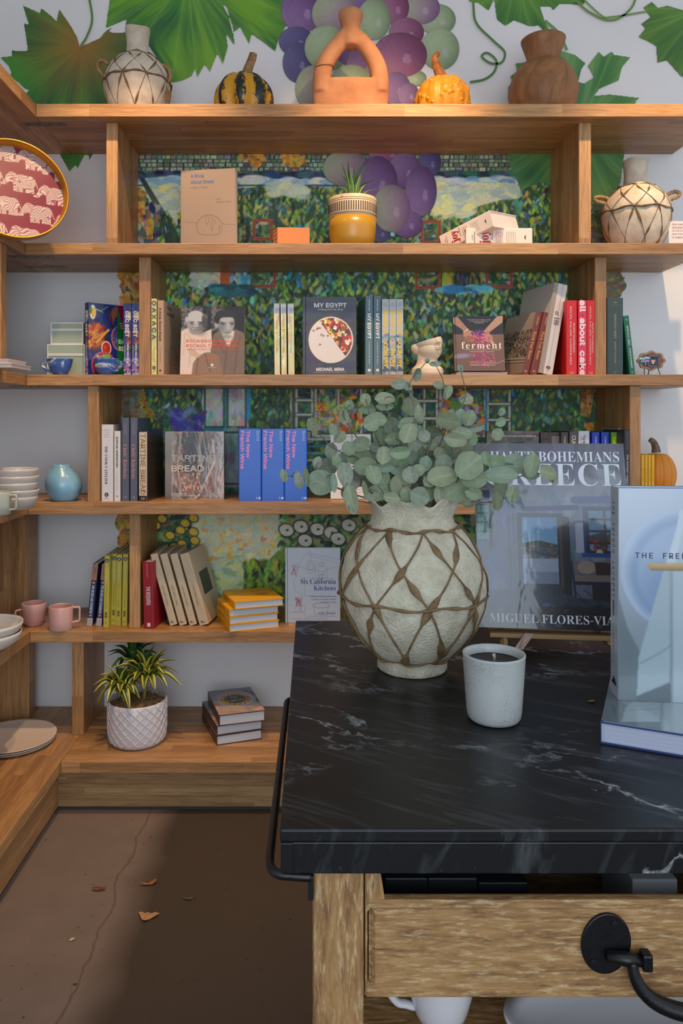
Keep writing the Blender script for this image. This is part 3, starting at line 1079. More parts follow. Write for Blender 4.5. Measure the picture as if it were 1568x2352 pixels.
for i, (gx, gy, ra, rb, kd) in enumerate(GRAPES):
    nr, ns = 9, 36
    d0, d1 = (np.asarray(v, float) for v in GP[kd])
    r = np.random.default_rng(i)
    V, C, Q = [], [], []
    gax = r.uniform(2.4, 4.0)
    for j in range(nr + 1):
        f = j / nr
        for k in range(ns):
            a = 2 * math.pi * k / ns
            ux, uy = f * math.cos(a), f * math.sin(a)
            V.append(((gx + ra * ux - CX) / SW, DW - 0.0040 - i * 0.00016, CAMZ - (gy + rb * uy - CY) / SW))
            tt = 0.5 + 0.5 * (ux * math.cos(gax) + uy * math.sin(gax))
            base = d0 * (1 - tt) + d1 * tt
            base = base * (0.82 + 0.18 * (1 - f ** 3)) + (9 if 0.78 < f < 0.95 and tt > 0.6 else 0)
            if (ux - 0.25) ** 2 * 5 + (uy - 0.15) ** 2 * 2.5 < 0.12:
                base = base * 0.65 + np.array((214, 190, 214)) * 0.35
            C.append(base + r.normal(0, 3, 3))
    for j in range(nr):
        for k in range(ns):
            k2 = (k + 1) % ns
            Q.append((j * ns + k, j * ns + k2, (j + 1) * ns + k2, (j + 1) * ns + k))
    link('painted_grape', col_mesh('painted_grape', V, Q, C), print_mat(0.6, key='wall'), wall_back)

TENDRILS = [([(1085, 8), (1092, 55), (1130, 95), (1157, 122), (1150, 146), (1124, 147), (1105, 132), (1118, 124), (1138, 142), (1134, 166), (1112, 184), (1078, 191)], 5, (84, 122, 62)),
            ([(1250, 50), (1282, 80), (1300, 118)], 6, (106, 150, 84)), ([(1322, 6), (1350, 30), (1390, 48), (1420, 44), (1448, 20), (1460, -10)], 5, (110, 140, 70)),
            ([(1330, -6), (1378, 38), (1400, 42), (1484, 29)], 4, (120, 150, 80)), ([(205, -10), (213, 48), (200, 88), (187, 108)], 5, (96, 130, 70))]
for pts, wd, c in TENDRILS:
    pp = smooth_path([(x, y, 0) for x, y in pts], 6)
    V, Q = [], []
    for i, a in enumerate(pp):
        tg = (pp[min(i + 1, len(pp) - 1)] - pp[max(i - 1, 0)]).normalized()
        for sgn in (-1, 1):
            x, y = a.x - tg.y * sgn * wd / 2, a.y + tg.x * sgn * wd / 2
            V.append(((x - CX) / SW, DW - 0.0102, CAMZ - (y - CY) / SW))
    for i in range(len(pp) - 1):
        Q.append((2 * i, 2 * i + 1, 2 * i + 3, 2 * i + 2))
    MB().add(V, Q).obj('painted_tendril', mat(c, 0.6), wall_back)

# ================================================================ shelving
OC1, OC2 = (192, 146, 96), (158, 114, 70)
OAK_X = oak('oak_along_shelf', 'x', 'y', 'y', OC1, OC2)
OAK_Y = oak('oak_along_side_shelf', 'y', 'x', 'x', OC1, OC2)
OAK_ZB = oak('oak_upright', 'z', 'y', 'y', OC1, OC2)
OAK_ZL = oak('oak_upright_side', 'z', 'x', 'x', OC1, OC2)
OAK_PX = oak('oak_plinth', 'x', 'z', 'x', (182, 150, 106), (156, 122, 82), 0.026, 0.8)
OAK_PY = oak('oak_plinth_side', 'y', 'z', 'y', OC1, OC2, 0.026, 0.8)

Z1, Z2, Z3, Z4, Z5, Z6 = 2.431, 1.954, 1.488, 1.035, 0.578, 0.184
#        top  bottom  front  right end(front)  left-run front X
SHELF = [(Z1, 2.386, 2.66, 1.44, -0.962), (Z2, 1.914, 2.70, 1.395, -1.015), (Z3, 1.449, 2.70, 1.395, -1.01),
         (Z4, 0.992, 2.70, 1.395, -1.004), (Z5, 0.538, 2.70, 1.395, -0.998), (Z6, 0.146, 2.548, 1.395, -0.838)]
unit = thing('shelving_unit', 'oak shelving run with uprights across the painted back wall', 'shelving', (0.2, DW, 0))
side = thing('shelving_unit', 'oak shelving run turning the corner along the bare side wall', 'shelving', (LWX, 2.2, 0))


def into(o, root):
    o.parent = root
    o.matrix_parent_inverse = root.matrix_basis.inverted()
    return o


for zt, zb, yf, xr, xl in SHELF:
    m = MB()
    # the back run butts against the side run, which goes through to the wall
    m.prism([(xl + 0.0006, yf), (xr, yf), (xr, DW), (xl + 0.0006, DW)], zb, zt)
    into(bevel(m.obj('shelf', OAK_X), 0.0018), unit)
    m = MB()
    m.prism([(LWX, 0.9), (xl, 0.9), (xl, DW), (LWX, DW)], zb, zt)
    into(bevel(m.obj('shelf', OAK_Y), 0.0018), side)


def upright(px0, px1, D, zb, zt):
    o = MB().box(WX(px0, D), WX(px1, D), D, DW, zb, zt).obj('upright', OAK_ZB)
    into(bevel(o, 0.0015), unit)


for a in ((244, 270, 2.715, Z2, 2.386), (1329, 1357, 2.715, Z2, 2.386), (319, 346, 2.745, Z3, 1.914), (1366, 1392, 2.745, Z3, 1.914), (201, 227, 2.715, Z4, 1.449), (1446, 1471, 2.715, Z4, 1.449), (297, 322, 2.74, Z5, 0.992), (1390, 1416, 2.74, Z5, 0.992), (165, 192, 2.762, Z6, 0.538), (1300, 1327, 2.762, Z6, 0.538)):
    upright(*a)
for xe, ya, yb, zb, zt in ((-1.02, 2.515, 2.56, Z3, 1.914), (-1.07, 2.89, 2.99, Z5, 0.992), (-1.07, 2.90, 2.965, Z6, 0.538), (-1.004, 1.9, 1.945, Z5, 0.992)):
    into(bevel(MB().box(LWX, xe - 0.004, ya, yb, zb, zt).obj('upright', OAK_ZL), 0.0015), side)
into(bevel(MB().box(-0.862, 1.395, 2.592, 2.63, 0.012, 0.146).obj('plinth', OAK_PX), 0.001), unit)
into(bevel(MB().box(-0.90, -0.862, 0.9, 2.63, 0.012, 0.146).obj('plinth', OAK_PY), 0.001), side)
into(MB().box(-0.87, 1.39, 2.598, 2.62, 0, 0.012).obj('shadow_gap', mat((58, 52, 50), 0.8)), unit)
into(MB().box(-0.89, -0.868, 0.9, 2.6, 0, 0.012).obj('shadow_gap', mat((58, 52, 50), 0.8)), side)
# steel joining plates under the joints, let into the boards
STEEL = mat((120, 112, 100), 0.45, 0.8)


def plate(px0, py, px1, D, zb):
    x0, x1 = WX(px0, D), WX(px1, D)
    mp = into(MB().box(x0, x1, D - 0.016, D + 0.016, zb - 0.0015, zb).obj('joining_plate', STEEL), unit)
    for k in range(4):
        x = x0 + (x1 - x0) * (0.12 + 0.253 * k)
        s = MB().lathe([(0.0045, 0), (0.004, -0.001), (0, -0.001)], 10, (x, D, zb - 0.0015)).obj('screw', mat((70, 62, 54), 0.4, 0.8))
        s.parent = mp


plate(55, 287, 150, 2.727, 2.386)
plate(22, 594, 122, 2.74, 1.914)
plate(60, 617, 152, 2.93, 1.914)
plate(60, 890, 140, 2.78, 1.449)
plate(22, 888, 100, 2.73, 1.449)

# ================================================================ ceramics and vessels: materials
def clay(name, c1, c2, rough=0.7, scale=14, bump=0.3, bscale=60, bd=0.002):
    t = NT(name)
    n = t.noise(t.obj(), scale, 6, 0.6)
    t.base(t.ramp(n, [(0.3, c1), (0.7, c2)]))
    t.b.inputs['Roughness'].default_value = rough
    t.bump(t.noise(t.obj(), bscale, 5, 0.65), bump, bd)
    return t.m


def fibres(name, c1, c2):
    t = NT(name)
    n = t.noise(t.obj(), 55, 4, 0.6)
    t.base(t.ramp(n, [(0.32, c1), (0.68, c2)]))
    t.b.inputs['Roughness'].default_value = 0.75
    t.bump(t.noise(t.obj(), 260, 3), 0.35, 0.001)
    return t.m


PAPIER = clay('papier_mache', (184, 168, 146), (220, 206, 184), 0.85, 22, 0.55, 85, 0.004)
RAFFIA = fibres('raffia_strap', (84, 64, 40), (128, 102, 66))
ROPE = fibres('jute_rope', (132, 98, 58), (184, 146, 96))


def prof_r(prof):
    zs = [z for r, z in prof]
    rs = [r for r, z in prof]
    return lambda z: float(np.interp(z, zs, rs))


def strap(root, rf, th0, z0, th1, z1, wide, seed, m, arc=0.0, n=26, lift=0.0012):
    """a twisted strip of raffia laid on a surface of revolution"""
    r = random.Random(seed)
    ph, fr = r.uniform(0, 6.28), r.uniform(1.5, 3.5)
    pts, rad, nor = [], [], []
    for i in range(n + 1):
        f = i / n
        z = z0 + (z1 - z0) * f
        th = th0 + (th1 - th0) * f + arc * math.sin(math.pi * f)
        R = rf(z) + lift
        pts.append(Vector((R * math.cos(th), R * math.sin(th), z)))
        dz = 0.004
        sl = (rf(z + dz) - rf(z - dz)) / (2 * dz)
        nor.append(Vector((math.cos(th), math.sin(th), -sl)).normalized())
        rad.append(wide * (0.24 + 0.76 * max(0.0, math.sin(fr * math.pi * f + ph)) ** 2.2))
    b = MB()
    # width follows the twist, thickness stays thin
    vs, fs = [], []
    seg = 8
    for i, p in enumerate(pts):
        tg = (pts[min(i + 1, n)] - pts[max(i - 1, 0)]).normalized()
        bn = tg.cross(nor[i]).normalized()
        for k in range(seg):
            a = 2 * math.pi * k / seg
            vs.append(p + bn * (math.cos(a) * rad[i]) + nor[i] * (math.sin(a) * min(0.0017, rad[i])))
    for i in range(n):
        for k in range(seg):
            k2 = (k + 1) % seg
            fs.append((i * seg + k, i * seg + k2, (i + 1) * seg + k2, (i + 1) * seg + k))
    fs += [tuple(range(seg)), tuple(n * seg + k for k in range(seg))]
    return b.add(vs, fs).obj('raffia_strap', m, root, True)


def rope_loop(root, pts, rad, m, name, closed=False):
    pp = smooth_path(pts, 8, closed)
    o = MB().tube(pp, [rad * (1 + 0.22 * math.sin(i * 1.9)) for i in range(len(pp))], 8, closed=closed).obj(name, m, root, True)
    return o


# ---------------------------------------------------------------- wrapped bottle vases (top shelf and second shelf)
def basket_vase(label, loc, prof, ring_hi, ring_eq, ring_lo, n, off, handles, wide=0.0042):
    root = thing('basket_vase', label, 'vase', loc)
    rf0 = prof
    wr = random.Random(3)
    ph = [wr.uniform(0, 6) for _ in range(6)]

    def wob(r, z, a, i):
        return r * (1 + 0.012 * math.sin(3 * a + ph[0] + 20 * z) + 0.008 * math.sin(7 * a + ph[1] + 40 * z)), z + (0.003 * math.sin(3 * a + ph[2]) if i >= len(prof) - 6 else 0)
    MB().lathe(prof, 64, wob=wob).obj('body', PAPIER, root, True)
    cut = max(i for i, (r, z) in enumerate(prof) if z == max(zz for _, zz in prof))
    rf = prof_r(prof[:cut + 1])
    k = 0
    for i in range(n):
        a = off + 2 * math.pi * i / n
        d = 2 * math.pi / n
        for s in (-1, 1):
            strap(root, rf, a, ring_eq, a + s * d, ring_hi, wide, k, RAFFIA)
            strap(root, rf, a, ring_eq, a + s * d * 0.62, ring_lo, wide, k + 500, RAFFIA)
            k += 1
    for z, w in ((ring_hi, 0.003), (ring_eq, 0.0036), (ring_lo, 0.003)):
        pts = [((rf(z) + 0.0016) * math.cos(2 * math.pi * i / 72), (rf(z) + 0.0016) * math.sin(2 * math.pi * i / 72), z + 0.003 * math.sin(i * 0.7)) for i in range(72)]
        MB().tube(pts, [w * (1 + 0.3 * math.sin(i * 1.7)) for i in range(72)], 8, closed=True).obj('raffia_ring', RAFFIA, root, True)
    for pts in handles:
        rope_loop(root, pts, 0.0068, ROPE, 'rope_handle')
    return root


BP = [(0.0, 0.004), (0.055, 0.0), (0.068, 0.004), (0.092, 0.03), (0.110, 0.07), (0.121, 0.115), (0.1235, 0.15), (0.119, 0.185), (0.104, 0.215), (0.078, 0.243), (0.052, 0.258), (0.042, 0.268), (0.040, 0.30), (0.043, 0.335), (0.047, 0.358), (0.042, 0.360), (0.036, 0.33), (0.034, 0.28), (0.0, 0.27)]
vs_ = 0.001634
D = 2.86
basket_vase('pale wrapped bottle vase with a hanging tag on the top shelf', (WX(316, D), D, Z1), BP, 0.250, 0.152, 0.012, 9, 0.3,
            [[(-0.085, -0.02, 0.205), (-0.105, -0.02, 0.222), (-0.128, -0.015, 0.238), (-0.146, -0.01, 0.228), (-0.140, -0.01, 0.200), (-0.120, -0.01, 0.182), (-0.108, -0.015, 0.185)],
             [(0.088, -0.02, 0.208), (0.104, -0.03, 0.212), (0.122, -0.03, 0.198), (0.128, -0.03, 0.170), (0.119, -0.03, 0.150)]])
tg_root = bpy.data.objects['basket_vase']
MB().prism([(-0.009, 0), (0.009, 0), (0.011, 0.03), (0.005, 0.036), (-0.005, 0.036), (-0.011, 0.03)], -0.0006, 0.0006, lambda x, y, z: (0.124 + x, -0.05 + z, 0.075 + y)).obj('price_tag', mat((128, 88, 50), 0.8), tg_root)
MB().tube([(0.122, -0.03, 0.155), (0.126, -0.045, 0.135), (0.124, -0.05, 0.107)], 0.0009, 6).obj('tag_string', ROPE, tg_root)
BP2 = [(r, z * 0.96) for r, z in BP]
basket_vase('warm lit wrapped bottle vase beside a small card stand', (WX(1459, D), D, Z2), BP2, 0.240, 0.146, 0.012, 9, 0.1,
            [[(-0.112, -0.01, 0.180), (-0.130, -0.012, 0.184), (-0.152, -0.012, 0.190), (-0.158, -0.012, 0.202), (-0.140, -0.012, 0.207), (-0.118, -0.012, 0.203), (-0.100, -0.012, 0.196)],
             [(0.100, -0.01, 0.190), (0.122, -0.012, 0.196), (0.150, -0.012, 0.206), (0.160, -0.012, 0.218), (0.146, -0.012, 0.226), (0.124, -0.012, 0.220), (0.105, -0.012, 0.208)]])


# ---------------------------------------------------------------- gourds and pumpkins
def gourd_mesh(rx, ry, rz, lobes, depth, seed, warts=0, dip=0.25, seg=72, rings=40):
    r = random.Random(seed)
    W = [(r.uniform(0.25, 2.3), r.uniform(0, 6.283), r.uniform(0.05, 0.088), r.uniform(0.04, 0.075)) for _ in range(warts)]
    WD = [(Vector((math.sin(a) * math.cos(b), math.sin(a) * math.sin(b), math.cos(a))), w, h) for a, b, w, h in W]

    def fn(d, th, ph):
        k = 1 - depth * (0.5 - 0.5 * math.cos(lobes * ph)) ** 2 * math.sin(th) ** 0.7 if lobes else 1
        for c, w, h in WD:
            q = (d - c).length / w
            if q < 1:
                k += h * (1 - q * q) ** 0.6
        z = d.z
        rad = math.hypot(d.x, d.y)
        z -= dip * math.exp(-(rad / 0.32) ** 2) * (1 if z > 0 else -0.6)
        return (d.x * k, d.y * k, z * (0.5 + 0.5 * k))
    m = MB()
    m.ball((0, 0, 0), (rx, ry, rz), seg, rings, fn)
    return m


def pumpkin(name, label, px, D, zs, rx, rz, lobes, depth, material, stem_pts, stem_r, stem_mat, **kw):
    root = thing(name, label, 'gourd', (WX(px, D), D, zs))
    g = gourd_mesh(rx, rx * 0.95, rz, lobes, depth, 5, **kw)
    lo = min(v[2] for v in g.v)
    g.v = [(x, y, z - lo) for x, y, z in g.v]
    g.obj('flesh', material, root, True, True)
    pp = smooth_path(stem_pts, 5)
    n = len(pp)
    rad = [stem_r[0] + (stem_r[1] - stem_r[0]) * i / (n - 1) for i in range(n)]
    b = MB()
    vs, fs = [], []
    seg = 15
    for i, p in enumerate(pp):
        tg = (pp[min(i + 1, n - 1)] - pp[max(i - 1, 0)]).normalized()
        bx = tg.cross(Vector((0, 1, 0))).normalized()
        by = bx.cross(tg).normalized()
        for k in range(seg):
            a = 2 * math.pi * k / seg
            rr = rad[i] * (1 + 0.18 * math.cos(5 * a + i * 0.1))
            vs.append(p + bx * math.cos(a) * rr + by * math.sin(a) * rr)
    for i in range(n - 1):
        for k in range(seg):
            k2 = (k + 1) % seg
            fs.append((i * seg + k, i * seg + k2, (i + 1) * seg + k2, (i + 1) * seg + k))
    fs += [tuple(range(seg)), tuple((n - 1) * seg + k for k in range(seg))]
    b.add(vs, fs).obj('stem', stem_mat, root, True)
    return root


STEM = fibres('gourd_stem', (120, 88, 54), (168, 132, 88))
# striped squash: yellow with broken dark green stripes along the ribs
t = NT('striped_squash')
sp = t.n('SeparateXYZ')
t.l(t.obj(), sp.inputs[0])
ang = t.math('ARCTAN2', sp.outputs[1], sp.outputs[0])
ridge = t.math('COSINE', t.math('ADD', t.math('MULTIPLY', ang, 8.0), 0.6))
nz = t.noise(t.scaled(t.obj(), 70, 70, 26), 1.0, 6, 0.75)
mk = t.n('MapRange')
t.l(t.math('ADD', ridge, t.math('MULTIPLY', t.math('SUBTRACT', nz, 0.5), 7.5)), mk.inputs[0])
mk.inputs[1].default_value, mk.inputs[2].default_value = 0.12, 0.28
t.base(t.mix(mk.outputs[0], t.mix(nz, (190, 130, 20), (222, 164, 40)), (28, 34, 22)))
t.b.inputs['Roughness'].default_value = 0.4
D = 2.86
pumpkin('squash', 'yellow squash with dark green stripes and a tall stem', 560, D, Z1, 0.112, 0.105, 8, 0.16, t.m,
        [(0.008, -0.02, 0.165), (0.014, -0.02, 0.19), (0.022, -0.02, 0.215), (0.032, -0.02, 0.240), (0.037, -0.02, 0.261)], (0.019, 0.0125), STEM)
WARTY = clay('warty_gourd', (206, 128, 16), (228, 156, 30), 0.42, 40, 0.25, 70, 0.002)
pumpkin('warty_gourd', 'small orange warty gourd with a curled stem tip', 1016, D, Z1, 0.104, 0.098, 12, 0.05, WARTY,
        [(-0.004, -0.015, 0.165), (-0.012, -0.015, 0.188), (-0.022, -0.012, 0.212), (-0.030, -0.01, 0.238), (-0.030, -0.01, 0.252), (-0.022, -0.01, 0.262), (-0.018, -0.01, 0.274)], (0.020, 0.006), fibres('dark_stem', (120, 66, 26), (176, 110, 50)), warts=110, seg=180, rings=100)
t = NT('pie_pumpkin')
sp = t.n('SeparateXYZ')
t.l(t.obj(), sp.inputs[0])
ang = t.math('ARCTAN2', sp.outputs[1], sp.outputs[0])
fl = t.math('ABSOLUTE', t.math('COSINE', t.math('MULTIPLY', ang, 13.0)))
t.base(t.mix(fl, (206, 120, 14), (220, 136, 22)))
t.b.inputs['Roughness'].default_value = 0.5
D = 2.93
pumpkin('pumpkin', 'smooth orange pumpkin behind the four yellow books', 1507, D, Z4, 0.072, 0.092, 13, 0.05, t.m,
        [(-0.006, -0.01, 0.166), (-0.008, -0.01, 0.186), (-0.016, -0.01, 0.206), (-0.030, -0.01, 0.216)], (0.015, 0.009), fibres('grey_stem', (84, 70, 54), (128, 108, 84)))

# ---------------------------------------------------------------- terracotta ring vase
D = 2.84
vs_ = D / F
root = thing('ring_vase', 'terracotta ring vase with a teardrop opening on the top shelf', 'vase', (WX(805, D), D, Z1))
zb0 = lambda py: WZ(py, D) - Z1
m = MB()
hb = zb0(193)
m.lathe([(0.0, 0.0), (0.105, 0.0), (0.122, 0.02), (0.138, 0.06), (0.143, 0.105), (0.1435, hb - 0.004), (0.141, hb + 0.010), (0.128, hb + 0.016), (0.108, hb + 0.010), (0.085, hb - 0.002), (0, hb - 0.004)], 48)
# squash the bowl front to back
m.v = [(x, y * 0.275, z) for x, y, z in m.v]
for sgn in (-1, 1):
    L = [(-66, 215), (-66, 180), (-60, 150), (-45, 124), (-26, 100), (-10, 82)] if sgn < 0 else [(66, 215), (66, 180), (60, 150), (45, 122), (26, 98), (10, 82)]
    pp = smooth_path([(x * vs_, 0, zb0(y)) for x, y in L], 6)
    n = len(pp)
    m.tube(pp, [(22 - 3.8 * i / n) * vs_ for i in range(n)], 20)
m.lathe([(0, zb0(112)), (20 * vs_, zb0(108)), (25 * vs_, zb0(95)), (22 * vs_, zb0(78)), (20.5 * vs_, zb0(64)), (23 * vs_, zb0(54)), (28 * vs_, zb0(44)), (29 * vs_, zb0(34)), (27 * vs_, zb0(27)), (20 * vs_, zb0(26)), (17 * vs_, zb0(40)), (0, zb0(44))], 40)
TERRA = clay('terracotta', (176, 112, 70), (206, 142, 96), 0.75, 12, 0.25, 50, 0.002)
o = m.obj('body', TERRA, root, True)
md = o.modifiers.new('fuse', 'REMESH')
md.mode, md.voxel_size, md.use_smooth_shade = 'VOXEL', 0.0042, True
sm = o.modifiers.new('smooth', 'SMOOTH')
sm.iterations = 14
MB().tube([(-61 * vs_ + 0.0365 * math.cos(a), 0.0365 * math.sin(a), zb0(157) + 0.004 * math.sin(a + 1)) for a in np.linspace(0, 2 * math.pi, 30)[:-1]], 0.0012, 6, closed=True).obj('wire', mat((90, 60, 40), 0.5, 0.5), root, True)

# ---------------------------------------------------------------- turned wooden jar
t = NT('turned_wood')
w = t.noise(t.scaled(t.obj(), 16, 16, 8), 1.0, 6, 0.62, 1.5)
t.base(t.ramp(w, [(0.25, (110, 70, 38)), (0.5, (142, 96, 56)), (0.75, (166, 116, 72))]))
t.b.inputs['Roughness'].default_value = 0.62
t.bump(t.noise(t.scaled(t.obj(), 12, 12, 120), 1.0, 3), 0.25, 0.0012)
D = 2.86
root = thing('wooden_jar', 'brown turned wooden jar with a flared rim on the top shelf', 'jar', (WX(1247, D), D, Z1))
zb0 = lambda py: WZ(py, D) - Z1
px = D / F
MB().lathe([(0, 0.003), (0.06, 0), (0.085, 0.008), (0.112, 0.05), (79 * px, zb0(215)), (76 * px, zb0(195)), (67 * px, zb0(172)), (52 * px, zb0(152)), (42 * px, zb0(150)), (37.5 * px, zb0(145)), (36 * px, zb0(139)), (38.5 * px, zb0(128)), (44 * px, zb0(112)), (49 * px, zb0(98)), (50 * px, zb0(93)), (47 * px, zb0(91)), (40 * px, zb0(103)), (30 * px, zb0(128)), (0, zb0(136))], 64).obj('body', t.m, root, True)
MB().tube([(0.0690 * math.cos(a), 0.0690 * math.sin(a), zb0(150) + 0.002) for a in np.linspace(0, 2 * math.pi, 40)[:-1]], 0.0028, 6, closed=True).obj('neck_ring', t.m, root, True)


# ---------------------------------------------------------------- elephant tray leaning on the side shelf
def tray():
    R = 0.165
    root = thing('round_tray', 'round gold rimmed tray with white elephants on crimson', 'tray')
    nrm = Vector((0.50, -0.84, 0.17)).normalized()
    xax = Vector((0, 0, 1)).cross(nrm).normalized()
    yax = nrm.cross(xax)
    c = P(33, 437, 2.50)
    root.matrix_world = Matrix((( xax.x, yax.x, nrm.x, c.x), (xax.y, yax.y, nrm.y, c.y), (xax.z, yax.z, nrm.z, c.z), (0, 0, 0, 1)))
    gold = mat((186, 132, 40), 0.35, 0.55)
    MB().lathe([(R - 0.004, -0.018), (R + 0.002, -0.016), (R + 0.006, 0.018), (R + 0.004, 0.020), (R, 0.018), (R - 0.004, -0.008), (R - 0.006, -0.012)], 96).obj('rim', gold, root, True)
    MB().lathe([(0, -0.018), (R - 0.002, -0.018), (R - 0.002, -0.012), (0, -0.012)], 96).obj('base', gold, root)
    S = 300
    cv = Cv(S, S, (112, 20, 44))
    el = np.zeros((S, S))
    c2 = Cv(S, S, (0, 0, 0))
    rows = [(20, 30, 1), (118, 18, 1), (214, 34, 1), (300, 60, 1), (-16, 112, 1), (78, 104, 1), (176, 112, 1), (272, 140, 1), (28, 190, 1), (126, 190, 1), (222, 206, 1), (320, 230, 1), (-10, 270, 1), (86, 274, 1), (184, 284, 1), (282, 300, 1)]
    W1 = (255, 255, 255)
    K = 1.5
    for x, y, s in rows:
        for bx, by, rx, ry in ((0, 0, 21, 15), (-20, -7, 11, 11), (-29, -2, 5, 8), (-34, 6, 4, 6), (-39, 9, 5, 3), (14, -1, 12, 13)):
            c2.ell(x + bx * s * K, y + by * K, rx * K, ry * K, W1)
        for lx in (-14, -4, 9, 18):
            c2.poly([(x + s * K * (lx - 4), y + 6), (x + s * K * (lx + 4), y + 6), (x + s * K * (lx + 4.5), y + 24 * K), (x + s * K * (lx - 4.5), y + 24 * K)], W1)
        c2.line([(x + 25 * s * K, y - 4), (x + 29 * s * K, y + 10 * K)], 3.5, W1)
    m = c2.a[..., 0] / 255
    X, Y = np.meshgrid(np.arange(S), np.arange(S))
    wv = vnoise(S, S, 26, 4) * 26
    lines = (np.sin((Y * 0.8 + X * 0.35 + wv * 1.6) * 0.95) > 0.55)
    white = np.where(lines[..., None], np.array((140, 70, 88.)), np.array((176, 162, 154.)))
    cv.a = cv.a * (1 - m[..., None]) + white * m[..., None]
    for x, y, s in rows:
        cv.line([(x - 34 * s, y - 22), (x - 20 * s, y - 6), (x - 28 * s, y + 8)], 2.0, (172, 60, 84))
    mk = (np.hypot(X - S / 2 + .5, Y - S / 2 + .5) < S / 2 - 1)
    Rr = R - 0.003
    me = canvas_mesh('print', cv, (-Rr, -Rr, -0.0115), (2 * Rr, 0, 0), (0, 2 * Rr, 0), mk)
    link('elephant_print', me, print_mat(0.3, 0.3), root)


tray()


# ---------------------------------------------------------------- bowls, mugs and plates
def glaze(c, rough=0.3):
    return mat(c, rough, coat=0.25)


def bowl(name, label, loc, R, H, m, group=None, foot=0.5, thick=0.004, cat='bowl'):
    root = thing(name, label, cat, loc, group=group)
    out = [(0, 0.002), (R * foot, 0.0), (R * foot, 0.004)]
    for i in range(1, 9):
        a = i / 8
        out.append((R * (foot + (1 - foot) * math.sin(a * math.pi / 2) ** 0.9), 0.004 + (H - 0.004) * a ** 1.35))
    inn = [(r - thick, z + thick * (0.3 if i > 0 else 0.1)) for i, (r, z) in enumerate(reversed(out[3:]))]
    MB().lathe(out + inn + [(R * foot * 0.8, 0.008), (0, 0.008)], 64).obj('bowl_wall', m, root, True)
    return root


def mug(name, label, loc, prof, thick, m, hang, hr, hz, hw, group=None, square=False, cat='mug'):
    """prof: outer wall from base to rim; hang: handle direction; hz = (low, high); hw = reach"""
    root = thing(name, label, cat, loc, group=group)
    inn = [(max(r - thick, 0.002), z) for r, z in reversed(prof[1:])]
    inn[0] = (inn[0][0], inn[0][1] + 0.0008)
    lat = [(0, prof[0][1] + 0.001)] + prof + inn + [(max(prof[1][0] - thick - 0.004, 0.004), prof[0][1] + thick), (0, prof[0][1] + thick)]
    MB().lathe(lat, 56).obj('cup_wall', m, root, True)
    rf = prof_r(prof)
    d = Vector((math.cos(hang), math.sin(hang), 0))
    z0, z1 = hz
    a0, a1 = d * (rf(z0) - 0.001), d * (rf(z1) - 0.001)
    a0.z, a1.z = z0, z1
    k = 0.85 if square else 0.62
    b0 = d * (rf(z0) + hw * (1.0 if square else 0.8))
    b1 = d * (rf(z1) + hw)
    b0.z, b1.z = z0 + (z1 - z0) * (0.12 if square else 0.18), z0 + (z1 - z0) * (0.97 if square else 0.9)
    mid = d * (max(rf(z0), rf(z1)) + hw * 1.02)
    mid.z = (z0 + z1) / 2 + (z1 - z0) * 0.1
    pts = [a0, a0 + (b0 - a0) * 0.5, b0, mid, b1, a1 + (b1 - a1) * 0.5 + Vector((0, 0, 0.001)), a1]
    pp = smooth_path(pts, 6)
    MB().tube(pp, hr, 12, flat=(0.85, 1.15), normal_fn=lambda i: Vector((-d.y, d.x, 0))).obj('handle', m, root, True)
    return root


# blue marbled cups in front of the green boxes
t = NT('marbled_blue_glaze')
n = t.noise(t.scaled(t.obj(), 9, 9, 22), 1.0, 4, 0.55, 2.2)
t.base(t.ramp(n, [(0.48, (62, 98, 164)), (0.55, (96, 130, 182)), (0.60, (210, 206, 206))]))
t.b.inputs['Roughness'].default_value = 0.25
MARB = t.m
cp = [(0.020, 0.0), (0.024, 0.002), (0.033, 0.016), (0.040, 0.035), (0.0435, 0.055), (0.045, 0.0585)]
D = 2.75
a = mug('cup', 'blue marbled cup standing before the pale green boxes', (WX(138, D), D, Z3), [(r * 1.02, z) for r, z in cp], 0.003, MARB, math.radians(192), 0.006, (0.012, 0.048), 0.018, 'blue marbled cups', cat='cup')
copy_thing(a, 'blue marbled cup standing before the colourful food cookbook', (WX(244, D), D, Z3)).rotation_euler = (0, 0, math.radians(150))

# pale green keepsake boxes
def keep_box(label, x0, x1, ytop, yl, zb, D, dep):
    X0, X1 = WX(x0, D), WX(x1, D)
    zt, zl = WZ(ytop, D), WZ(yl, D)
    root = thing('keepsake_box', label, 'box', (X0, D, zb))
    w, h, l = X1 - X0, zt - zb, zl - zb
    green, wh = mat((160, 176, 158), 0.6), mat((226, 226, 220), 0.6)
    bevel(MB().box(0, w, 0, dep, 0, l - 0.003).obj('base', green, root), 0.002)
    bevel(MB().box(-0.001, w + 0.001, -0.001, dep + 0.001, l, h).obj('lid', green, root), 0.002)
    e = MB()
    for z0, z1 in ((0, 0.0035), (l - 0.0055, l - 0.0015), (l - 0.001, l + 0.003), (h - 0.004, h + 0.0005)):
        e.box(-0.002, w + 0.002, -0.0022, 0.0, z0, z1)
    for xa in (-0.002, w - 0.001):
        e.box(xa, xa + 0.0035, -0.0024, 0.0, 0, h)
    e.obj('edge_piping', wh, root)
    return zt


zt = keep_box('larger pale green box with white piping, under the smaller one', 110, 194, 791, 814, Z3, 2.84, 0.12)
keep_box('smaller pale green box with white piping, on top of the larger one', 118, 190, 741, 757, zt + 0.0006, 2.84, 0.10)

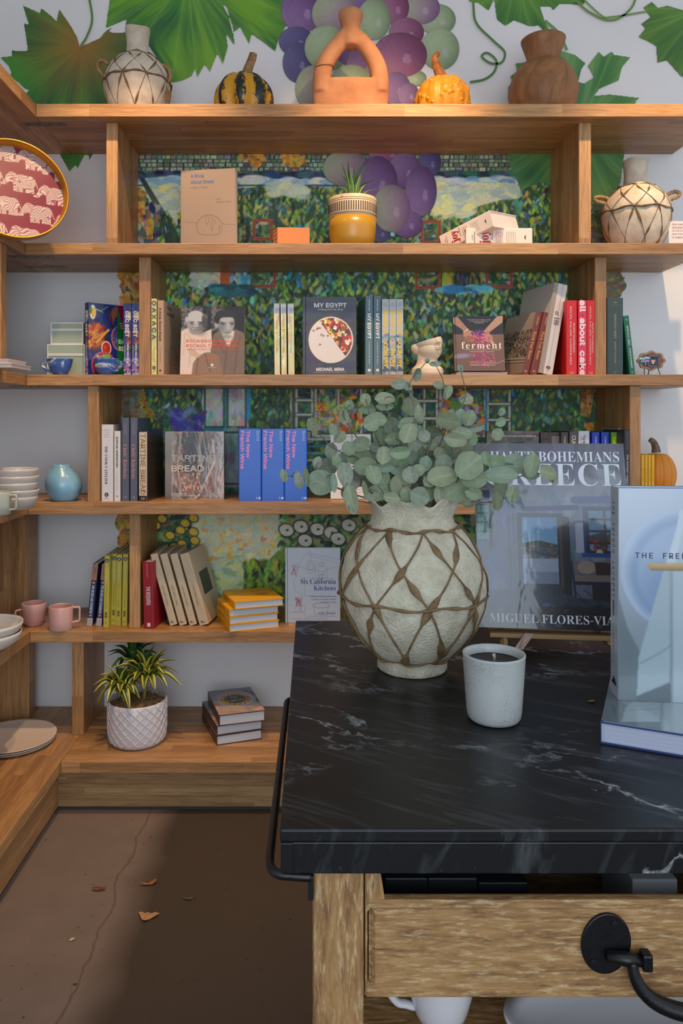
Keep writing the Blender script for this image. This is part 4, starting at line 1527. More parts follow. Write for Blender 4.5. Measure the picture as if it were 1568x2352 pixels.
# bud vase, bowls and mugs on the fourth shelf
t = NT('sky_blue_glaze')
t.base(t.ramp(t.noise(t.obj(), 10, 3), [(0.3, (110, 158, 184)), (0.7, (136, 182, 204))]))
t.b.inputs['Roughness'].default_value = 0.28
t.b.inputs['Coat Weight'].default_value = 0.3
D = 2.76
px = D / F
root = thing('bud_vase', 'round sky blue bud vase with a narrow off-centre mouth', 'vase', (WX(147, D), D, Z4))


def wob(r, z, a, i):
    return r, z


bv = [(0, 0.002), (24 * px, 0), (27 * px, 0.002), (36 * px, 14 * px), (41.5 * px, 33 * px), (40 * px, 48 * px), (33 * px, 62 * px), (24 * px, 72 * px), (20 * px, 78 * px), (19.5 * px, 82 * px), (17 * px, 83 * px), (16 * px, 78 * px), (22 * px, 66 * px), (0, 60 * px)]
MB().lathe(bv, 56, wob=lambda r, z, a, i: (r, z)).obj('body', t.m, root, True)
o = root.children[0]
for v in o.data.vertices:
    v.co.x += -0.012 * max(0, (v.co.z - 0.05)) / 0.08

CREAM = glaze((196, 188, 180), 0.35)
D = 2.52
px = D / F
bw = bowl('bowl', 'topmost white bowl of the five stacked beside the sage mug', (WX(36, D), D, Z4 + 0.092), 0.072, 0.040, CREAM, 'white bowls stacked on the fourth shelf', 0.72)
names = ['second white bowl from the top of the stack of five', 'middle white bowl in the stack of five', 'fourth white bowl from the top of the stack of five', 'lowest white bowl of the stack of five beside the sage mug']
for i, nm in enumerate(names):
    copy_thing(bw, nm, (WX(36, D) + 0.002 * (-1) ** i, D, Z4 + 0.092 - 0.023 * (i + 1)))
SAGE = glaze((176, 180, 164), 0.4)
D = 2.36
mug('mug', 'pale sage mug in front of the stacked white bowls', (WX(-2, D), D, Z4), [(0.030, 0), (0.034, 0.002), (0.036, 0.03), (0.0365, 0.066), (0.036, 0.070)], 0.003, SAGE, math.radians(-8), 0.0042, (0.014, 0.060), 0.020, square=True)
# pink mugs and nested bowls on the fifth shelf
PINK = glaze((208, 160, 152), 0.4)
D = 2.73
px = D / F
mug('mug', 'straight pink mug with a squared handle', (WX(140, D), D, Z5), [(25 * px, 0), (26 * px, 0.002), (26.5 * px, 0.03), (27 * px, 0.080), (26.5 * px, 0.083)], 0.003, PINK, math.radians(8), 0.0045, (0.022, 0.076), 0.022, square=True)
D = 2.78
px = D / F
mug('mug', 'tapering pink mug next to the nested white bowls', (WX(78, D), D, Z5), [(15 * px, 0), (18 * px, 0.002), (23 * px, 0.025), (26 * px, 0.055), (27.5 * px, 0.080), (27 * px, 0.082)], 0.003, PINK, math.radians(205), 0.0045, (0.012, 0.062), 0.020)
WHITE = glaze((214, 208, 200), 0.35)
D = 2.47
b1 = bowl('bowl', 'lower of two nested white bowls beside the tapering pink mug', (-1.06, D, Z5), 0.115, 0.062, WHITE, 'nested white bowls', 0.42)
copy_thing(b1, 'upper of two nested white bowls beside the tapering pink mug', (-1.056, D, Z5 + 0.030))
# plates on the lowest shelf
def plate_thing(label, x, y, z, R, group):
    root = thing('plate', label, 'plate', (x, y, z), group=group)
    MB().lathe([(0, 0.001), (R * 0.7, 0), (R * 0.72, 0.002), (R * 0.96, 0.008), (R, 0.0105), (R * 0.995, 0.012), (R * 0.95, 0.0105), (R * 0.85, 0.0065), (0, 0.0055)], 80).obj('plate_body', mat((214, 196, 182), 0.45, coat=0.1), root, True)
    return root


D = 2.70
pl = plate_thing('topmost of three cream plates stacked on the lowest shelf', WX(30, D), D, Z6 + 0.0145, 0.148, 'cream plates on the lowest shelf')
copy_thing(pl, 'middle of three cream plates stacked on the lowest shelf', (WX(28, D), D, Z6 + 0.0073))
copy_thing(pl, 'undermost of three cream plates stacked on the lowest shelf', (WX(27, D), D + 0.002, Z6 + 0.0001))
D = 2.36
b2 = bowl('bowl', 'lower cream bowl at the near end of the lowest shelf', (-1.04, D - 0.02, Z6), 0.076, 0.05, WHITE, 'cream bowls at the near end of the lowest shelf', 0.5)
copy_thing(b2, 'upper cream bowl at the near end of the lowest shelf', (-1.038, D - 0.02, Z6 + 0.034))

# ---------------------------------------------------------------- terracotta block on the second shelf
D = 2.79
X0 = WX(637, D)
root = thing('perforated_brick', 'orange terracotta block with a pierced end', 'brick', (X0, D, Z2), (0, 0, math.radians(-3)))
h = WZ(522, D) - Z2
pts = [(0.0, 0.0), (0.118, 0.012), (0.100, 0.062), (-0.022, 0.050)]
bevel(MB().prism(pts, 0, h).obj('block', mat((190, 120, 72), 0.75), root), 0.0015)
d = Vector((-0.022, 0.050, 0)).normalized()
for i in range(4):
    for j in range(5):
        c = Vector((0, 0, 0)) + d * (0.008 + 0.0125 * i)
        c.z = h * (0.12 + 0.19 * j)
        nn = Vector((d.y, -d.x, 0))
        mb = MB().lathe([(0.0034, 0), (0.0034, 0.0006), (0, 0.0006)], 10)
        mx = Vector((0, 0, 1)).rotation_difference(-nn).to_matrix()
        mb.v = [tuple(mx @ Vector(v) + c) for v in mb.v]
        mb.obj('hole', mat((110, 56, 30), 0.9), root)

# ---------------------------------------------------------------- mustard pot with spiky succulent
D = 2.81
px = D / F
root = thing('plant_pot', 'mustard pot with a cream patterned band holding spiky grass', 'pot', (WX(809, D), D, Z2))
hp = WZ(459, D) - Z2
R0 = 55 * px
MUST = mat((178, 132, 34), 0.32, coat=0.2)
MB().lathe([(0, 0.002), (43 * px, 0), (46 * px, 0.003), (52 * px, 0.04), (54 * px, 0.075), (54.5 * px, hp * 0.60)], 64).obj('lower_body', MUST, root, True)
MB().lathe([(54.3 * px, hp * 0.60), (55 * px, hp * 0.62), (55.3 * px, hp * 0.98), (54 * px, hp), (51 * px, hp), (50 * px, hp * 0.9), (0, hp * 0.88)], 64).obj('rim_band', mat((208, 184, 150), 0.5), root, True)
DARK = mat((62, 44, 34), 0.6)
for k in range(64):
    a = 2 * math.pi * k / 64
    m = MB()
    R1 = 55.35 * px
    vs, w2 = [], 0.0018
    for z, in ((hp * 0.68,), (hp * 0.86,)):
        for s in (-1, 1):
            aa = a + s * w2 / R1
            vs += [((R1 + e) * math.cos(aa), (R1 + e) * math.sin(aa), z) for e in (-0.0003, 0.0006)]
    m.add(vs, [(1, 3, 7, 5), (0, 1, 5, 4), (2, 6, 7, 3), (0, 2, 3, 1), (4, 5, 7, 6)])
    if math.sin(a) < 0.3:
        m.obj('band_mark', DARK, root)
for zz in (0.63, 0.65, 0.895, 0.93):
    MB().tube([((55.2 * px) * math.cos(b), (55.2 * px) * math.sin(b), hp * zz) for b in np.linspace(0, 2 * math.pi, 64)[:-1]], 0.0008, 5, closed=True).obj('band_line', DARK, root)
SOIL = fibres('dry_moss', (92, 70, 46), (150, 116, 78))
mo = MB().ball((0, 0, hp * 0.95), (50 * px, 50 * px, 0.022), 40, 20, lambda d, th, ph: d * (1 + 0.09 * math.sin(9 * ph + 5 * th) + 0.06 * math.sin(23 * ph + 11 * th)))
mo.obj('moss', SOIL, root, True)
r = random.Random(4)
mt = MB()
for k in range(260):
    a, rr = r.uniform(0, 6.283), r.uniform(0.3, 1.06) * 52 * px
    p = Vector((rr * math.cos(a), rr * math.sin(a), hp * 0.97 + r.uniform(0, 0.015)))
    d = Vector((r.uniform(-1, 1), r.uniform(-1, 1), r.uniform(-0.5, 0.5))) * 0.013
    mt.tube([p, p + d * 0.5 + Vector((0, 0, 0.004)), p + d], 0.0006, 3)
mf = mt.obj('moss_fibres', SOIL, root)
mf['kind'] = 'stuff'


def blade_mesh(pts, wid, cols, nu=3, cup=0.25, side=None):
    """a tapering leaf blade: pts midline, wid list, cols: colours across (2*nu+1)"""
    n = len(pts)
    V, Q, C = [], [], []
    m = 2 * nu + 1
    for i, p in enumerate(pts):
        tg = (pts[min(i + 1, n - 1)] - pts[max(i - 1, 0)]).normalized()
        sd = side if side is not None else Vector((0, 0, 1)).cross(tg)
        sd = (sd - tg * sd.dot(tg))
        if sd.length < 1e-4:
            sd = Vector((1, 0, 0))
        sd.normalize()
        up = tg.cross(sd)
        for j in range(m):
            u = (j - nu) / nu
            V.append(tuple(p + sd * (u * wid[i]) + up * (cup * wid[i] * u * u)))
            C.append(cols[j])
    for i in range(n - 1):
        for j in range(m - 1):
            Q.append((i * m + j, i * m + j + 1, (i + 1) * m + j + 1, (i + 1) * m + j))
    return col_mesh('blade', V, Q, C)


BL = print_mat(0.4, key='leaf')
gc = [(70, 110, 36), (104, 138, 52), (54, 92, 40), (44, 80, 36), (54, 92, 40), (104, 138, 52), (70, 110, 36)]
for k, (tx, ty, s) in enumerate([(800, 362, 1), (812, 378, 1), (838, 365, 1), (826, 392, 1), (786, 395, 1), (790, 425, 1), (870, 402, 1), (862, 440, 1), (775, 440, 1), (850, 372, .9), (804, 400, .9), (880, 432, .9), (842, 410, 1), (818, 420, 1), (783, 380, .9)]):
    tip = Vector(((tx - 809) * px, r.uniform(-0.05, 0.05), WZ(ty, D) - Z2))
    b0 = Vector((r.uniform(-0.02, 0.02), r.uniform(-0.02, 0.02), hp * 0.96))
    mid = (b0 + tip) / 2 + Vector(((b0.x - tip.x) * 0.18, 0, 0.012))
    pts = smooth_path([b0, mid, tip], 6)
    n = len(pts)
    wid = [0.0062 * s * (1 - (i / (n - 1)) ** 2.2) + 0.0004 for i in range(n)]
    link('leaf_blade', blade_mesh(pts, wid, gc, side=Vector((1, r.uniform(-.5, .5), 0))), BL, root, True)

# ---------------------------------------------------------------- small card on a stand
D = 2.80
root = thing('card_stand', 'small white card printed in red on a wooden foot', 'sign', (WX(1555, D), D, Z2))
w, h = 62 * D / F, WZ(507, D) - Z2
bevel(MB().box(-w / 2 + 0.012, w / 2 - 0.012, -0.008, 0.018, 0, 0.016).obj('foot', mat((190, 160, 120), 0.6), root), 0.002)
MB().box(-w / 2 + 0.02, w / 2 + 0.02, 0.004, 0.0055, 0.014, h).obj('card', mat((214, 208, 204), 0.7), root)
for i, (s, c) in enumerate([('Paper making was', (150, 50, 40)), ('INVENTED', (150, 60, 50)), ('the craft of shaped', (120, 90, 80)), ('paper pulp is used', (120, 90, 80)), ('to make these', (120, 90, 80))]):
    put_text(root, 'card_lettering', s, (-w / 2 + 0.02, 0.004, 0.014), (w, 0, 0), (0, 0, h - 0.014), 0.42, 0.86 - 0.13 * i, 0.6, 0.08, c)

# ---------------------------------------------------------------- classical face fragment vase
D = 2.80
px = D / F
root = thing('face_sculpture', 'cream plaster fragment of a classical face and neck', 'sculpture', (WX(979, D), D, Z3))
m = MB()
zz = lambda py: WZ(py, D) - Z3
xx = lambda x: (x - 979) * px
# neck and shoulder base
m.lathe([(0, 0), (34 * px, 0), (37 * px, 0.010), (36 * px, 0.026), (31 * px, 0.034), (26 * px, 0.042), (23.5 * px, 0.056), (23 * px, 0.09), (0, 0.10)], 36)
m.v = [(x + xx(981), y * 0.85, z) for x, y, z in m.v]
mid = Vector((xx(986), -0.006, zz(805)))
m.ball(mid, (28 * px, 0.042, 24 * px))                       # jaw and cheeks
m.ball((xx(996), -0.020, zz(818)), (11 * px, 0.014, 8 * px), 16, 10)   # chin
m.ball((xx(996), -0.024, zz(798)), (16 * px, 0.020, 13 * px), 18, 12)  # mouth mound
m.ball((xx(999), -0.043, zz(803.5)), (6.5 * px, 0.006, 1.9 * px), 14, 8)  # lower lip
m.ball((xx(1000), -0.044, zz(799.5)), (7 * px, 0.006, 1.6 * px), 14, 8)   # upper lip
m.tube([(xx(1001), -0.046, zz(790)), (xx(1000), -0.042, zz(782)), (xx(998), -0.034, zz(772))], [0.0085, 0.0068, 0.0052], 14)   # nose
m.ball((xx(996), -0.044, zz(791)), (3 * px, 0.005, 2.4 * px), 12, 8)
m.ball((xx(1005), -0.043, zz(791)), (3 * px, 0.005, 2.4 * px), 12, 8)
m.ball((xx(984), -0.002, zz(786)), (32 * px, 0.046, 25 * px))            # cheeks up to the break
m.ball((xx(960), 0.010, zz(800)), (16 * px, 0.028, 16 * px), 18, 12)     # hair at the nape
PLAS = clay('plaster', (206, 186, 158), (226, 208, 184), 0.6, 9, 0.12, 60, 0.001)
o = m.obj('head', PLAS, root, True)
md = o.modifiers.new('fuse', 'REMESH')
md.mode, md.voxel_size, md.use_smooth_shade = 'VOXEL', 0.0021, True
sm = o.modifiers.new('soften', 'SMOOTH')
sm.iterations = 4
# slanted break and hollow: cut away with a wedge-shaped solid
cut = MB()
a0, a1 = Vector((xx(930), 0, zz(797))), Vector((xx(1030), 0, zz(768)))
cut.prism([(a0.x, a0.z), (a1.x, a1.z), (a1.x, a1.z + 0.1), (a0.x, a0.z + 0.1)], -0.12, 0.12, lambda x, y, z: (x, z, y))
cm = cut.mesh('cutter', True)
bmh = bmesh.new()
bmh.from_mesh(cm)
me_h = bpy.data.meshes.new_from_object(o.evaluated_get(bpy.context.evaluated_depsgraph_get()))
bm2 = bmesh.new()
bm2.from_mesh(me_h)
pn = Vector(((a0.z - a1.z), 0, (a1.x - a0.x))).normalized()
res = bmesh.ops.bisect_plane(bm2, geom=bm2.verts[:] + bm2.edges[:] + bm2.faces[:], plane_co=a0, plane_no=pn, clear_outer=True)
edges = [e for e in res['geom_cut'] if isinstance(e, bmesh.types.BMEdge)]
bm2.to_mesh(me_h)
for md in list(o.modifiers):
    o.modifiers.remove(md)
o.data = me_h
o.data.materials.clear()
o.data.materials.append(PLAS)
bm2.free()
bmh.free()
bpy.data.meshes.remove(cm)
so = o.modifiers.new('wall', 'SOLIDIFY')
so.thickness, so.offset = 0.004, -1
me_h.polygons.foreach_set('use_smooth', [True] * len(me_h.polygons))

# ---------------------------------------------------------------- tiny oval picture frame with jewelled dragonfly
D = 2.78
px = D / F
root = thing('picture_frame', 'tiny oval bronze picture frame with a jewelled dragonfly', 'frame', (WX(1496, D), D, Z3))
cz = WZ(832, D) - Z3 + 0.002
N = 64
vs = []
out = [(32 * px * math.cos(a) * (1 + 0.05 * math.cos(8 * a)), cz + 21.5 * px * math.sin(a) * (1 + 0.09 * math.cos(8 * a)) + 0.004) for a in np.linspace(0, 2 * math.pi, N + 1)[:-1]]
BRZ = clay('bronze', (110, 88, 66), (166, 140, 108), 0.45, 60, 0.3, 120, 0.001)
bevel(MB().prism(out, 0, 0.009, lambda x, y, z: (x, 0.009 - z, y)).obj('surround', BRZ, root), 0.002, 3)
inner = [(0.82 * x, (z - cz - 0.004) * 0.80 + cz + 0.004) for x, z in out]
MB().prism(inner, 0, 0.0008, lambda x, y, z: (x, -z, y)).obj('enamel', mat((104, 74, 66), 0.3), root)
x0, x1, z0, z1 = -10 * px, 16 * px, cz - 11 * px, cz + 14 * px
for a, b, c, d in ((x0, x1, z1 - 0.003, z1), (x0, x1, z0, z0 + 0.003), (x0, x0 + 0.003, z0, z1), (x1 - 0.003, x1, z0, z1)):
    MB().box(a, b, -0.004, 0, c, d).obj('inner_frame', mat((120, 112, 128), 0.25, 0.7), root)
cv = Cv(40, 40, (66, 62, 60))
cv.ell(20, 44, 17, 14, (40, 38, 38))
cv.rect(16, 22, 24, 33, (170, 162, 154))
cv.ell(20, 17, 8, 10, (186, 178, 170))
cv.ell(20, 9, 9, 6, (40, 36, 34))
cv.ell(17, 16, 1.4, 1, (60, 54, 50)); cv.ell(23, 16, 1.4, 1, (60, 54, 50)); cv.line([(18, 22), (22, 22)], 1, (110, 90, 84))
me = canvas_mesh('print', cv, (x0 + 0.003, -0.0012, z0 + 0.003), (x1 - x0 - 0.006, 0, 0), (0, 0, z1 - z0 - 0.006))
link('photograph', me, print_mat(0.25), root)
for (dx, dz, rx, rz, c) in ((-24, 6, 7, 3, (120, 190, 210)), (-12, 8, 8, 3.2, (130, 180, 220)), (-22, 0, 6, 2.6, (90, 170, 190)), (-11, 1, 5, 2.6, (190, 120, 190)), (-18, 4, 3, 2.6, (220, 80, 100)), (-16, -3, 2, 6, (80, 150, 190))):
    MB().ball((dx * px, -0.005, cz + dz * px), (rx * px, 0.003, rz * px), 12, 8).obj('jewel', mat(c, 0.12, coat=0.6), root, True)
for sx in (-1, 1):
    MB().tube([(sx * 16 * px, 0.004, cz - 16 * px), (sx * 18 * px, -0.004, 0.006), (sx * 19 * px, -0.006, 0.0016)], 0.0016, 8).obj('foot', mat((40, 34, 30), 0.5), root, True)
MB().tube([(0, 0.009, cz), (0, 0.03, 0.0016)], 0.0016, 8).obj('strut', mat((40, 34, 30), 0.5), root, True)

# ================================================================ books
rad_ = math.radians

# ---------------------------------------------------------------- second shelf
BREAD = (152, 130, 112)


def loaf(S=(200, 262), line=(96, 74, 60)):
    c = Cv(S[0], S[1], BREAD)
    w, h = S
    c.line([(0.02 * w, 0.655 * h), (0.26 * w, 0.675 * h)], 1.2, line, .8)
    c.line([(0.75 * w, 0.70 * h), (0.98 * w, 0.715 * h)], 1.2, line, .8)
    pts = [(0.28 * w, 0.80 * h)]
    out = [(0.30, .815), (0.26, .76), (0.25, .70), (0.29, .64), (0.36, .60), (0.46, .575), (0.56, .585), (0.66, .62), (0.74, .69), (0.745, .75), (0.70, .815), (0.66, .835), (0.45, .835), (0.30, .815)]
    c.line([(a * w, b * h) for a, b in out], 1.6, line, .9)
    for pts in ([(.43, .58), (.42, .66), (.46, .70), (.50, .645), (.46, .59)], [(.52, .60), (.56, .64), (.62, .66), (.58, .70), (.545, .78), (.53, .72), (.55, .66)], [(.66, .77), (.70, .72), (.69, .80)]):
        c.line([(a * w, b * h) for a, b in pts], 1.3, line, .9)
    return c


D = 2.79
b = face_book('upright tan hardback with a line drawing of a loaf', 417, 546, 392, Z2, D, 0.036, BREAD, yaw=rad_(-4), rough=0.7)
b.root.location.x -= 0.002
b.root.rotation_euler.z += rad_(-4)
b.art('cover', loaf(), 0.06, 0.0, 1, 1, name='loaf_drawing')
b.band('cover', 0.045, 0, 0.055, 1, (160, 128, 102), name='hinge_groove')
b.text('cover', 'A Book\nAbout Bread', 0.40, 0.885, 0.42, 0.125, (70, 100, 142), align='LEFT', weight=0.02)
b.text('cover', "A Baker's Manual", 0.345, 0.775, 0.32, 0.028, (96, 100, 112), 'mono')
b.text('cover', 'Issa\nNiemeijer-Brown', 0.79, 0.595, 0.26, 0.065, (90, 100, 116), 'mono', align='LEFT')
b.text('cover', 'BIS PUBLISHERS', 0.20, 0.035, 0.15, 0.016, (90, 90, 96), weight=0.02)
b.text('spine', 'A Book About Bread', 0.5, 0.69, 0.47, 0.34, (40, 36, 34))
b.text('spine', 'Issa Niemeijer-Brown', 0.5, 0.27, 0.20, 0.16, (80, 60, 50))

# two thick white cookery books with red lettering, one flat and one tipped over it
JOYW = (222, 208, 196)


def joy(label, loc, yaw, lean, T, H, W):
    bk = Book(label, 'flatspine', loc, T, H, W, JOYW, group='thick white books with red spine lettering', yaw=yaw, lean=lean, rough=0.5, pages=(226, 214, 210))
    o, u, v = bk.frame('spine')
    bk.text('spine', 'joy', 0.50, 0.71, 0.74, 0.17, (170, 22, 34), 'serif', rot=0, weight=0.012)
    bk.text('spine', 'of Cooking', 0.64, 0.605, 0.52, 0.032, (70, 50, 50), 'ital', rot=0)
    for i, s in enumerate(('ROMBAUER', 'BECKER', 'BECKER', 'Scott')):
        bk.text('spine', s, 0.5, 0.545 - 0.03 * i, 0.6, 0.014, (150, 60, 60), rot=0)
    for i, s in enumerate(('IRMA ROMBAUER', 'MARION BECKER', 'ETHAN BECKER', 'JOHN BECKER', 'MEGAN SCOTT')):
        bk.text('spine', s, 0.5, 0.385 - 0.032 * i, 0.6, 0.012, (110, 90, 80), rot=0)
    bk.text('spine', 'A NEW\nGENERATION', 0.5, 0.89, 0.6, 0.05, (90, 70, 66), 'serif', rot=0)
    bk.shape('spine', [(0.35, 0.10), (0.65, 0.10), (0.5, 0.125)], (60, 40, 36), name='publisher_mark')
    return bk


D = 2.76
T1 = WZ(526, D) - Z2 + 0.004
joy('white book with red lettering lying flat, spine outwards', (WX(1070, D), D, Z2), 0, 0, T1, 152 * D / F, 0.17)
j2 = joy('white book with red lettering tipped up across the flat one', (0, 0, 0), 0, 0, 0.062, 0.225, 0.19)
# built with the title end low at the shelf and the tail end resting on the flat book
Mx = Matrix.Translation((WX(1017, 2.87), 2.865, Z2 + 0.006)) @ Matrix.Rotation(rad_(-46), 4, 'Z') @ Matrix.Rotation(rad_(-14.0), 4, 'Y') @ Matrix.Rotation(rad_(5), 4, 'X')
j2.root.matrix_world = Mx @ Matrix(((0, 0, -1, 0.225), (0, 1, 0, 0), (1, 0, 0, 0), (0, 0, 0, 1)))

# ---------------------------------------------------------------- third shelf
NAVY = (30, 42, 110)


def dac_cover():
    c = Cv(150, 220, NAVY)
    c.dabs(200, (0, 0, 150, 220), (4, 16), [(24, 36, 100), (40, 54, 130), (20, 26, 70), (50, 60, 120)], 2, alpha=(.3, .6))
    c.ell(16, 28, 12, 22, (200, 196, 190)); c.ell(18, 30, 8, 13, (210, 170, 60)); c.ell(8, 22, 5, 12, (70, 120, 50))
    c.line([(20, 16), (46, 22), (70, 8)], 3, (110, 150, 80)); c.line([(30, 20), (56, 26)], 2, (150, 180, 110))
    c.poly([(76, 34), (94, 8), (118, 0), (120, 22), (100, 40), (92, 60), (84, 56)], (130, 76, 60))
    c.poly([(80, 30), (92, 50), (90, 62), (78, 46)], (96, 50, 42))
    c.line([(86, 60), (94, 96)], 3, (36, 20, 20)); c.line([(80, 8), (88, 70)], 2.5, (40, 22, 22))
    c.ell(24, 100, 38, 44, (92, 44, 34)); c.ell(24, 98, 33, 38, (140, 66, 30))
    c.dabs(90, (-4, 70, 58, 132), (6, 15), [(206, 122, 30), (190, 92, 26), (150, 60, 24), (222, 160, 50), (120, 50, 24)], 3, ang=(-1.2, .2))
    c.line([(30, 118), (74, 78)], 7, (216, 160, 40)); c.line([(26, 106), (64, 84)], 5, (206, 130, 36))
    c.ell(118, 100, 34, 40, (176, 96, 100)); c.ell(120, 98, 31, 36, (70, 66, 120)); c.dabs(90, (92, 66, 150, 136), (2, 5), [(120, 110, 150), (60, 60, 120), (160, 140, 150)], 4)
    c.ell(128, 96, 20, 24, (60, 110, 50)); c.dabs(30, (112, 78, 146, 118), (3, 8), [(40, 90, 40), (90, 150, 60)], 5)
    c.ell(66, 134, 19, 22, (214, 190, 190)); c.ell(66, 134, 15, 18, (178, 44, 20)); c.ell(62, 132, 5, 6, (206, 70, 30))
    c.ell(56, 186, 46, 42, (190, 80, 100)); c.ell(56, 188, 41, 38, (130, 44, 80))
    c.dabs(50, (30, 156, 84, 190), (4, 9), [(214, 200, 180), (120, 170, 60), (200, 120, 80), (170, 40, 80)], 6)
    c.ell(68, 160, 14, 8, (120, 180, 60))
    c.poly([(108, 0), (150, 0), (150, 220), (108, 220)], (20, 104, 40))
    c.poly([(108, 0), (150, 0), (150, 150)], (126, 8, 66))
    c.speckle(8, 2, 7)
    return c


def dac_spine():
    c = Cv(20, 200, (44, 50, 120))
    c.dabs(60, (0, 0, 20, 200), (3, 9), [(60, 70, 150), (40, 44, 110), (90, 90, 160)], 8)
    c.ell(17, 34, 6, 12, (200, 190, 150)); c.dabs(30, (8, 70, 22, 112), (3, 8), [(190, 92, 40), (140, 60, 30), (90, 60, 60)], 9)
    c.dabs(16, (0, 112, 20, 130), (3, 8), [(60, 90, 50), (30, 30, 60)], 10)
    c.dabs(40, (0, 150, 20, 196), (3, 8), [(150, 140, 180), (110, 90, 150), (190, 180, 200)], 11); c.ell(3, 178, 4, 3, (190, 40, 70))
    return c


def dac_text(b):
    b.text('spine', '\u0110\u1eb6C BI\u1ec6T', 0.48, 0.72, 0.36, 0.62, (224, 220, 216), weight=0.035)
    b.text('spine', 'NINI NGUYEN', 0.58, 0.31, 0.26, 0.24, (222, 214, 214), weight=0.03)
    b.text('spine', 'with Sarah Zorn', 0.22, 0.32, 0.22, 0.18, (206, 196, 200))
    b.text('spine', 'KNOPF', 0.45, 0.028, 0.6, 0.014, (226, 220, 220), rot=0, weight=0.03)


D = 2.86
b = face_book('colourful cookbook showing bowls of fried food, beside the green boxes', 204, 301, 703, Z3, D, 0.029, NAVY, rough=0.25, coat=0.3)
b.root.matrix_world = Matrix.Translation((WX(203, 2.765), 2.765, Z3)) @ Matrix.Rotation(rad_(42), 4, 'Z') @ Matrix(((0, 1, 0, 0), (-1, 0, 0, b.T), (0, 0, 1, 0), (0, 0, 0, 1)))
b.art('cover', dac_cover(), name='food_photograph')
b.art('spine', dac_spine(), 0.05, 0, 0.95, 1)
dac_text(b)
b.text('cover', '\u0110\u1eb6C\nBI\u1ec6T', 0.90, 0.445, 0.30, 0.19, (196, 206, 196), align='LEFT', weight=0.03)
b.text('cover', 'AN\nEXTRA-SPECIAL\nVIETNAMESE\nCOOKBOOK', 0.88, 0.73, 0.20, 0.11, (206, 150, 170), weight=0.02)
b.text('cover', 'NINI NGUYEN\nwith Sarah Zorn', 0.86, 0.17, 0.24, 0.05, (190, 206, 190), weight=0.02)
D = 2.80
T = 18 * D / F
b = spine_book('purple and blue spine with white lettering, beside the food cookbook', 283, 301.5, 697, Z3, D, 0.21, (44, 50, 110), group='purple cookbook spines', rough=0.25, coat=0.3)
b.art('spine', dac_spine(), 0.05, 0, 0.95, 1)
dac_text(b)
copy_thing(b.root, 'purple and blue spine with white lettering, against the upright', matrix=b.root.matrix_world.copy()).location.x += 18.8 * D / F

D = 2.80
D = 2.742
b = spine_book('pale yellow and green marbled spine beside the upright', 347.6, 359.5, 686, Z3, D, 0.2, (206, 200, 130), rough=0.6)
c = Cv(24, 230, (208, 200, 130))
c.dabs(90, (0, 0, 24, 230), (4, 12), [(200, 206, 140), (224, 190, 120), (180, 206, 170), (214, 196, 110), (190, 200, 120)], 3, ang=(.6, 1.2))
c.rect(0, 122, 24, 130, (176, 196, 160))
b.art('spine', c)
b.text('spine', 'O A X A C A', 0.5, 0.72, 0.5, 0.72, (104, 108, 90), rot=90, weight=0.08)
b.text('spine', 'BRICIA LOPEZ', 0.5, 0.27, 0.19, 0.22, (90, 96, 84))
b.shape('spine', [(0.5 + 0.33 * math.cos(a), 0.095 + 0.027 * math.sin(a)) for a in np.linspace(0, 6.283, 20)[:-1]], (52, 54, 56), name='publisher_mark')
b.text('spine', 'A', 0.5, 0.095, 0.34, 0.03, (206, 204, 190), rot=0, lift=0.0009)
b.text('spine', 'ABRAMS', 0.5, 0.05, 0.7, 0.011, (90, 90, 80), rot=0)
b = spine_book('tan spine of the loaf drawing book, cover turned to the room', 361, 375.5, 690, Z3, D, 0.21, (186, 152, 124), rough=0.7, yaw=rad_(-7))
b.art('cover', loaf((120, 180)), 0.06, 0, 1, 1, name='loaf_drawing')
b.text('spine', 'A Book About Bread', 0.5, 0.68, 0.44, 0.38, (60, 46, 40), weight=0.01)
b.text('spine', 'Issa Niemeijer-Brown', 0.5, 0.27, 0.20, 0.18, (110, 86, 70))
b.shape('spine', [(0.5 + 0.2 * math.cos(a), 0.062 + 0.014 * math.sin(a)) for a in np.linspace(0, 6.283, 16)[:-1]], (90, 70, 56), name='publisher_mark')
b.text('cover', 'A Book\nAbout Bread', 0.40, 0.885, 0.42, 0.125, (70, 66, 64), align='LEFT', weight=0.02)


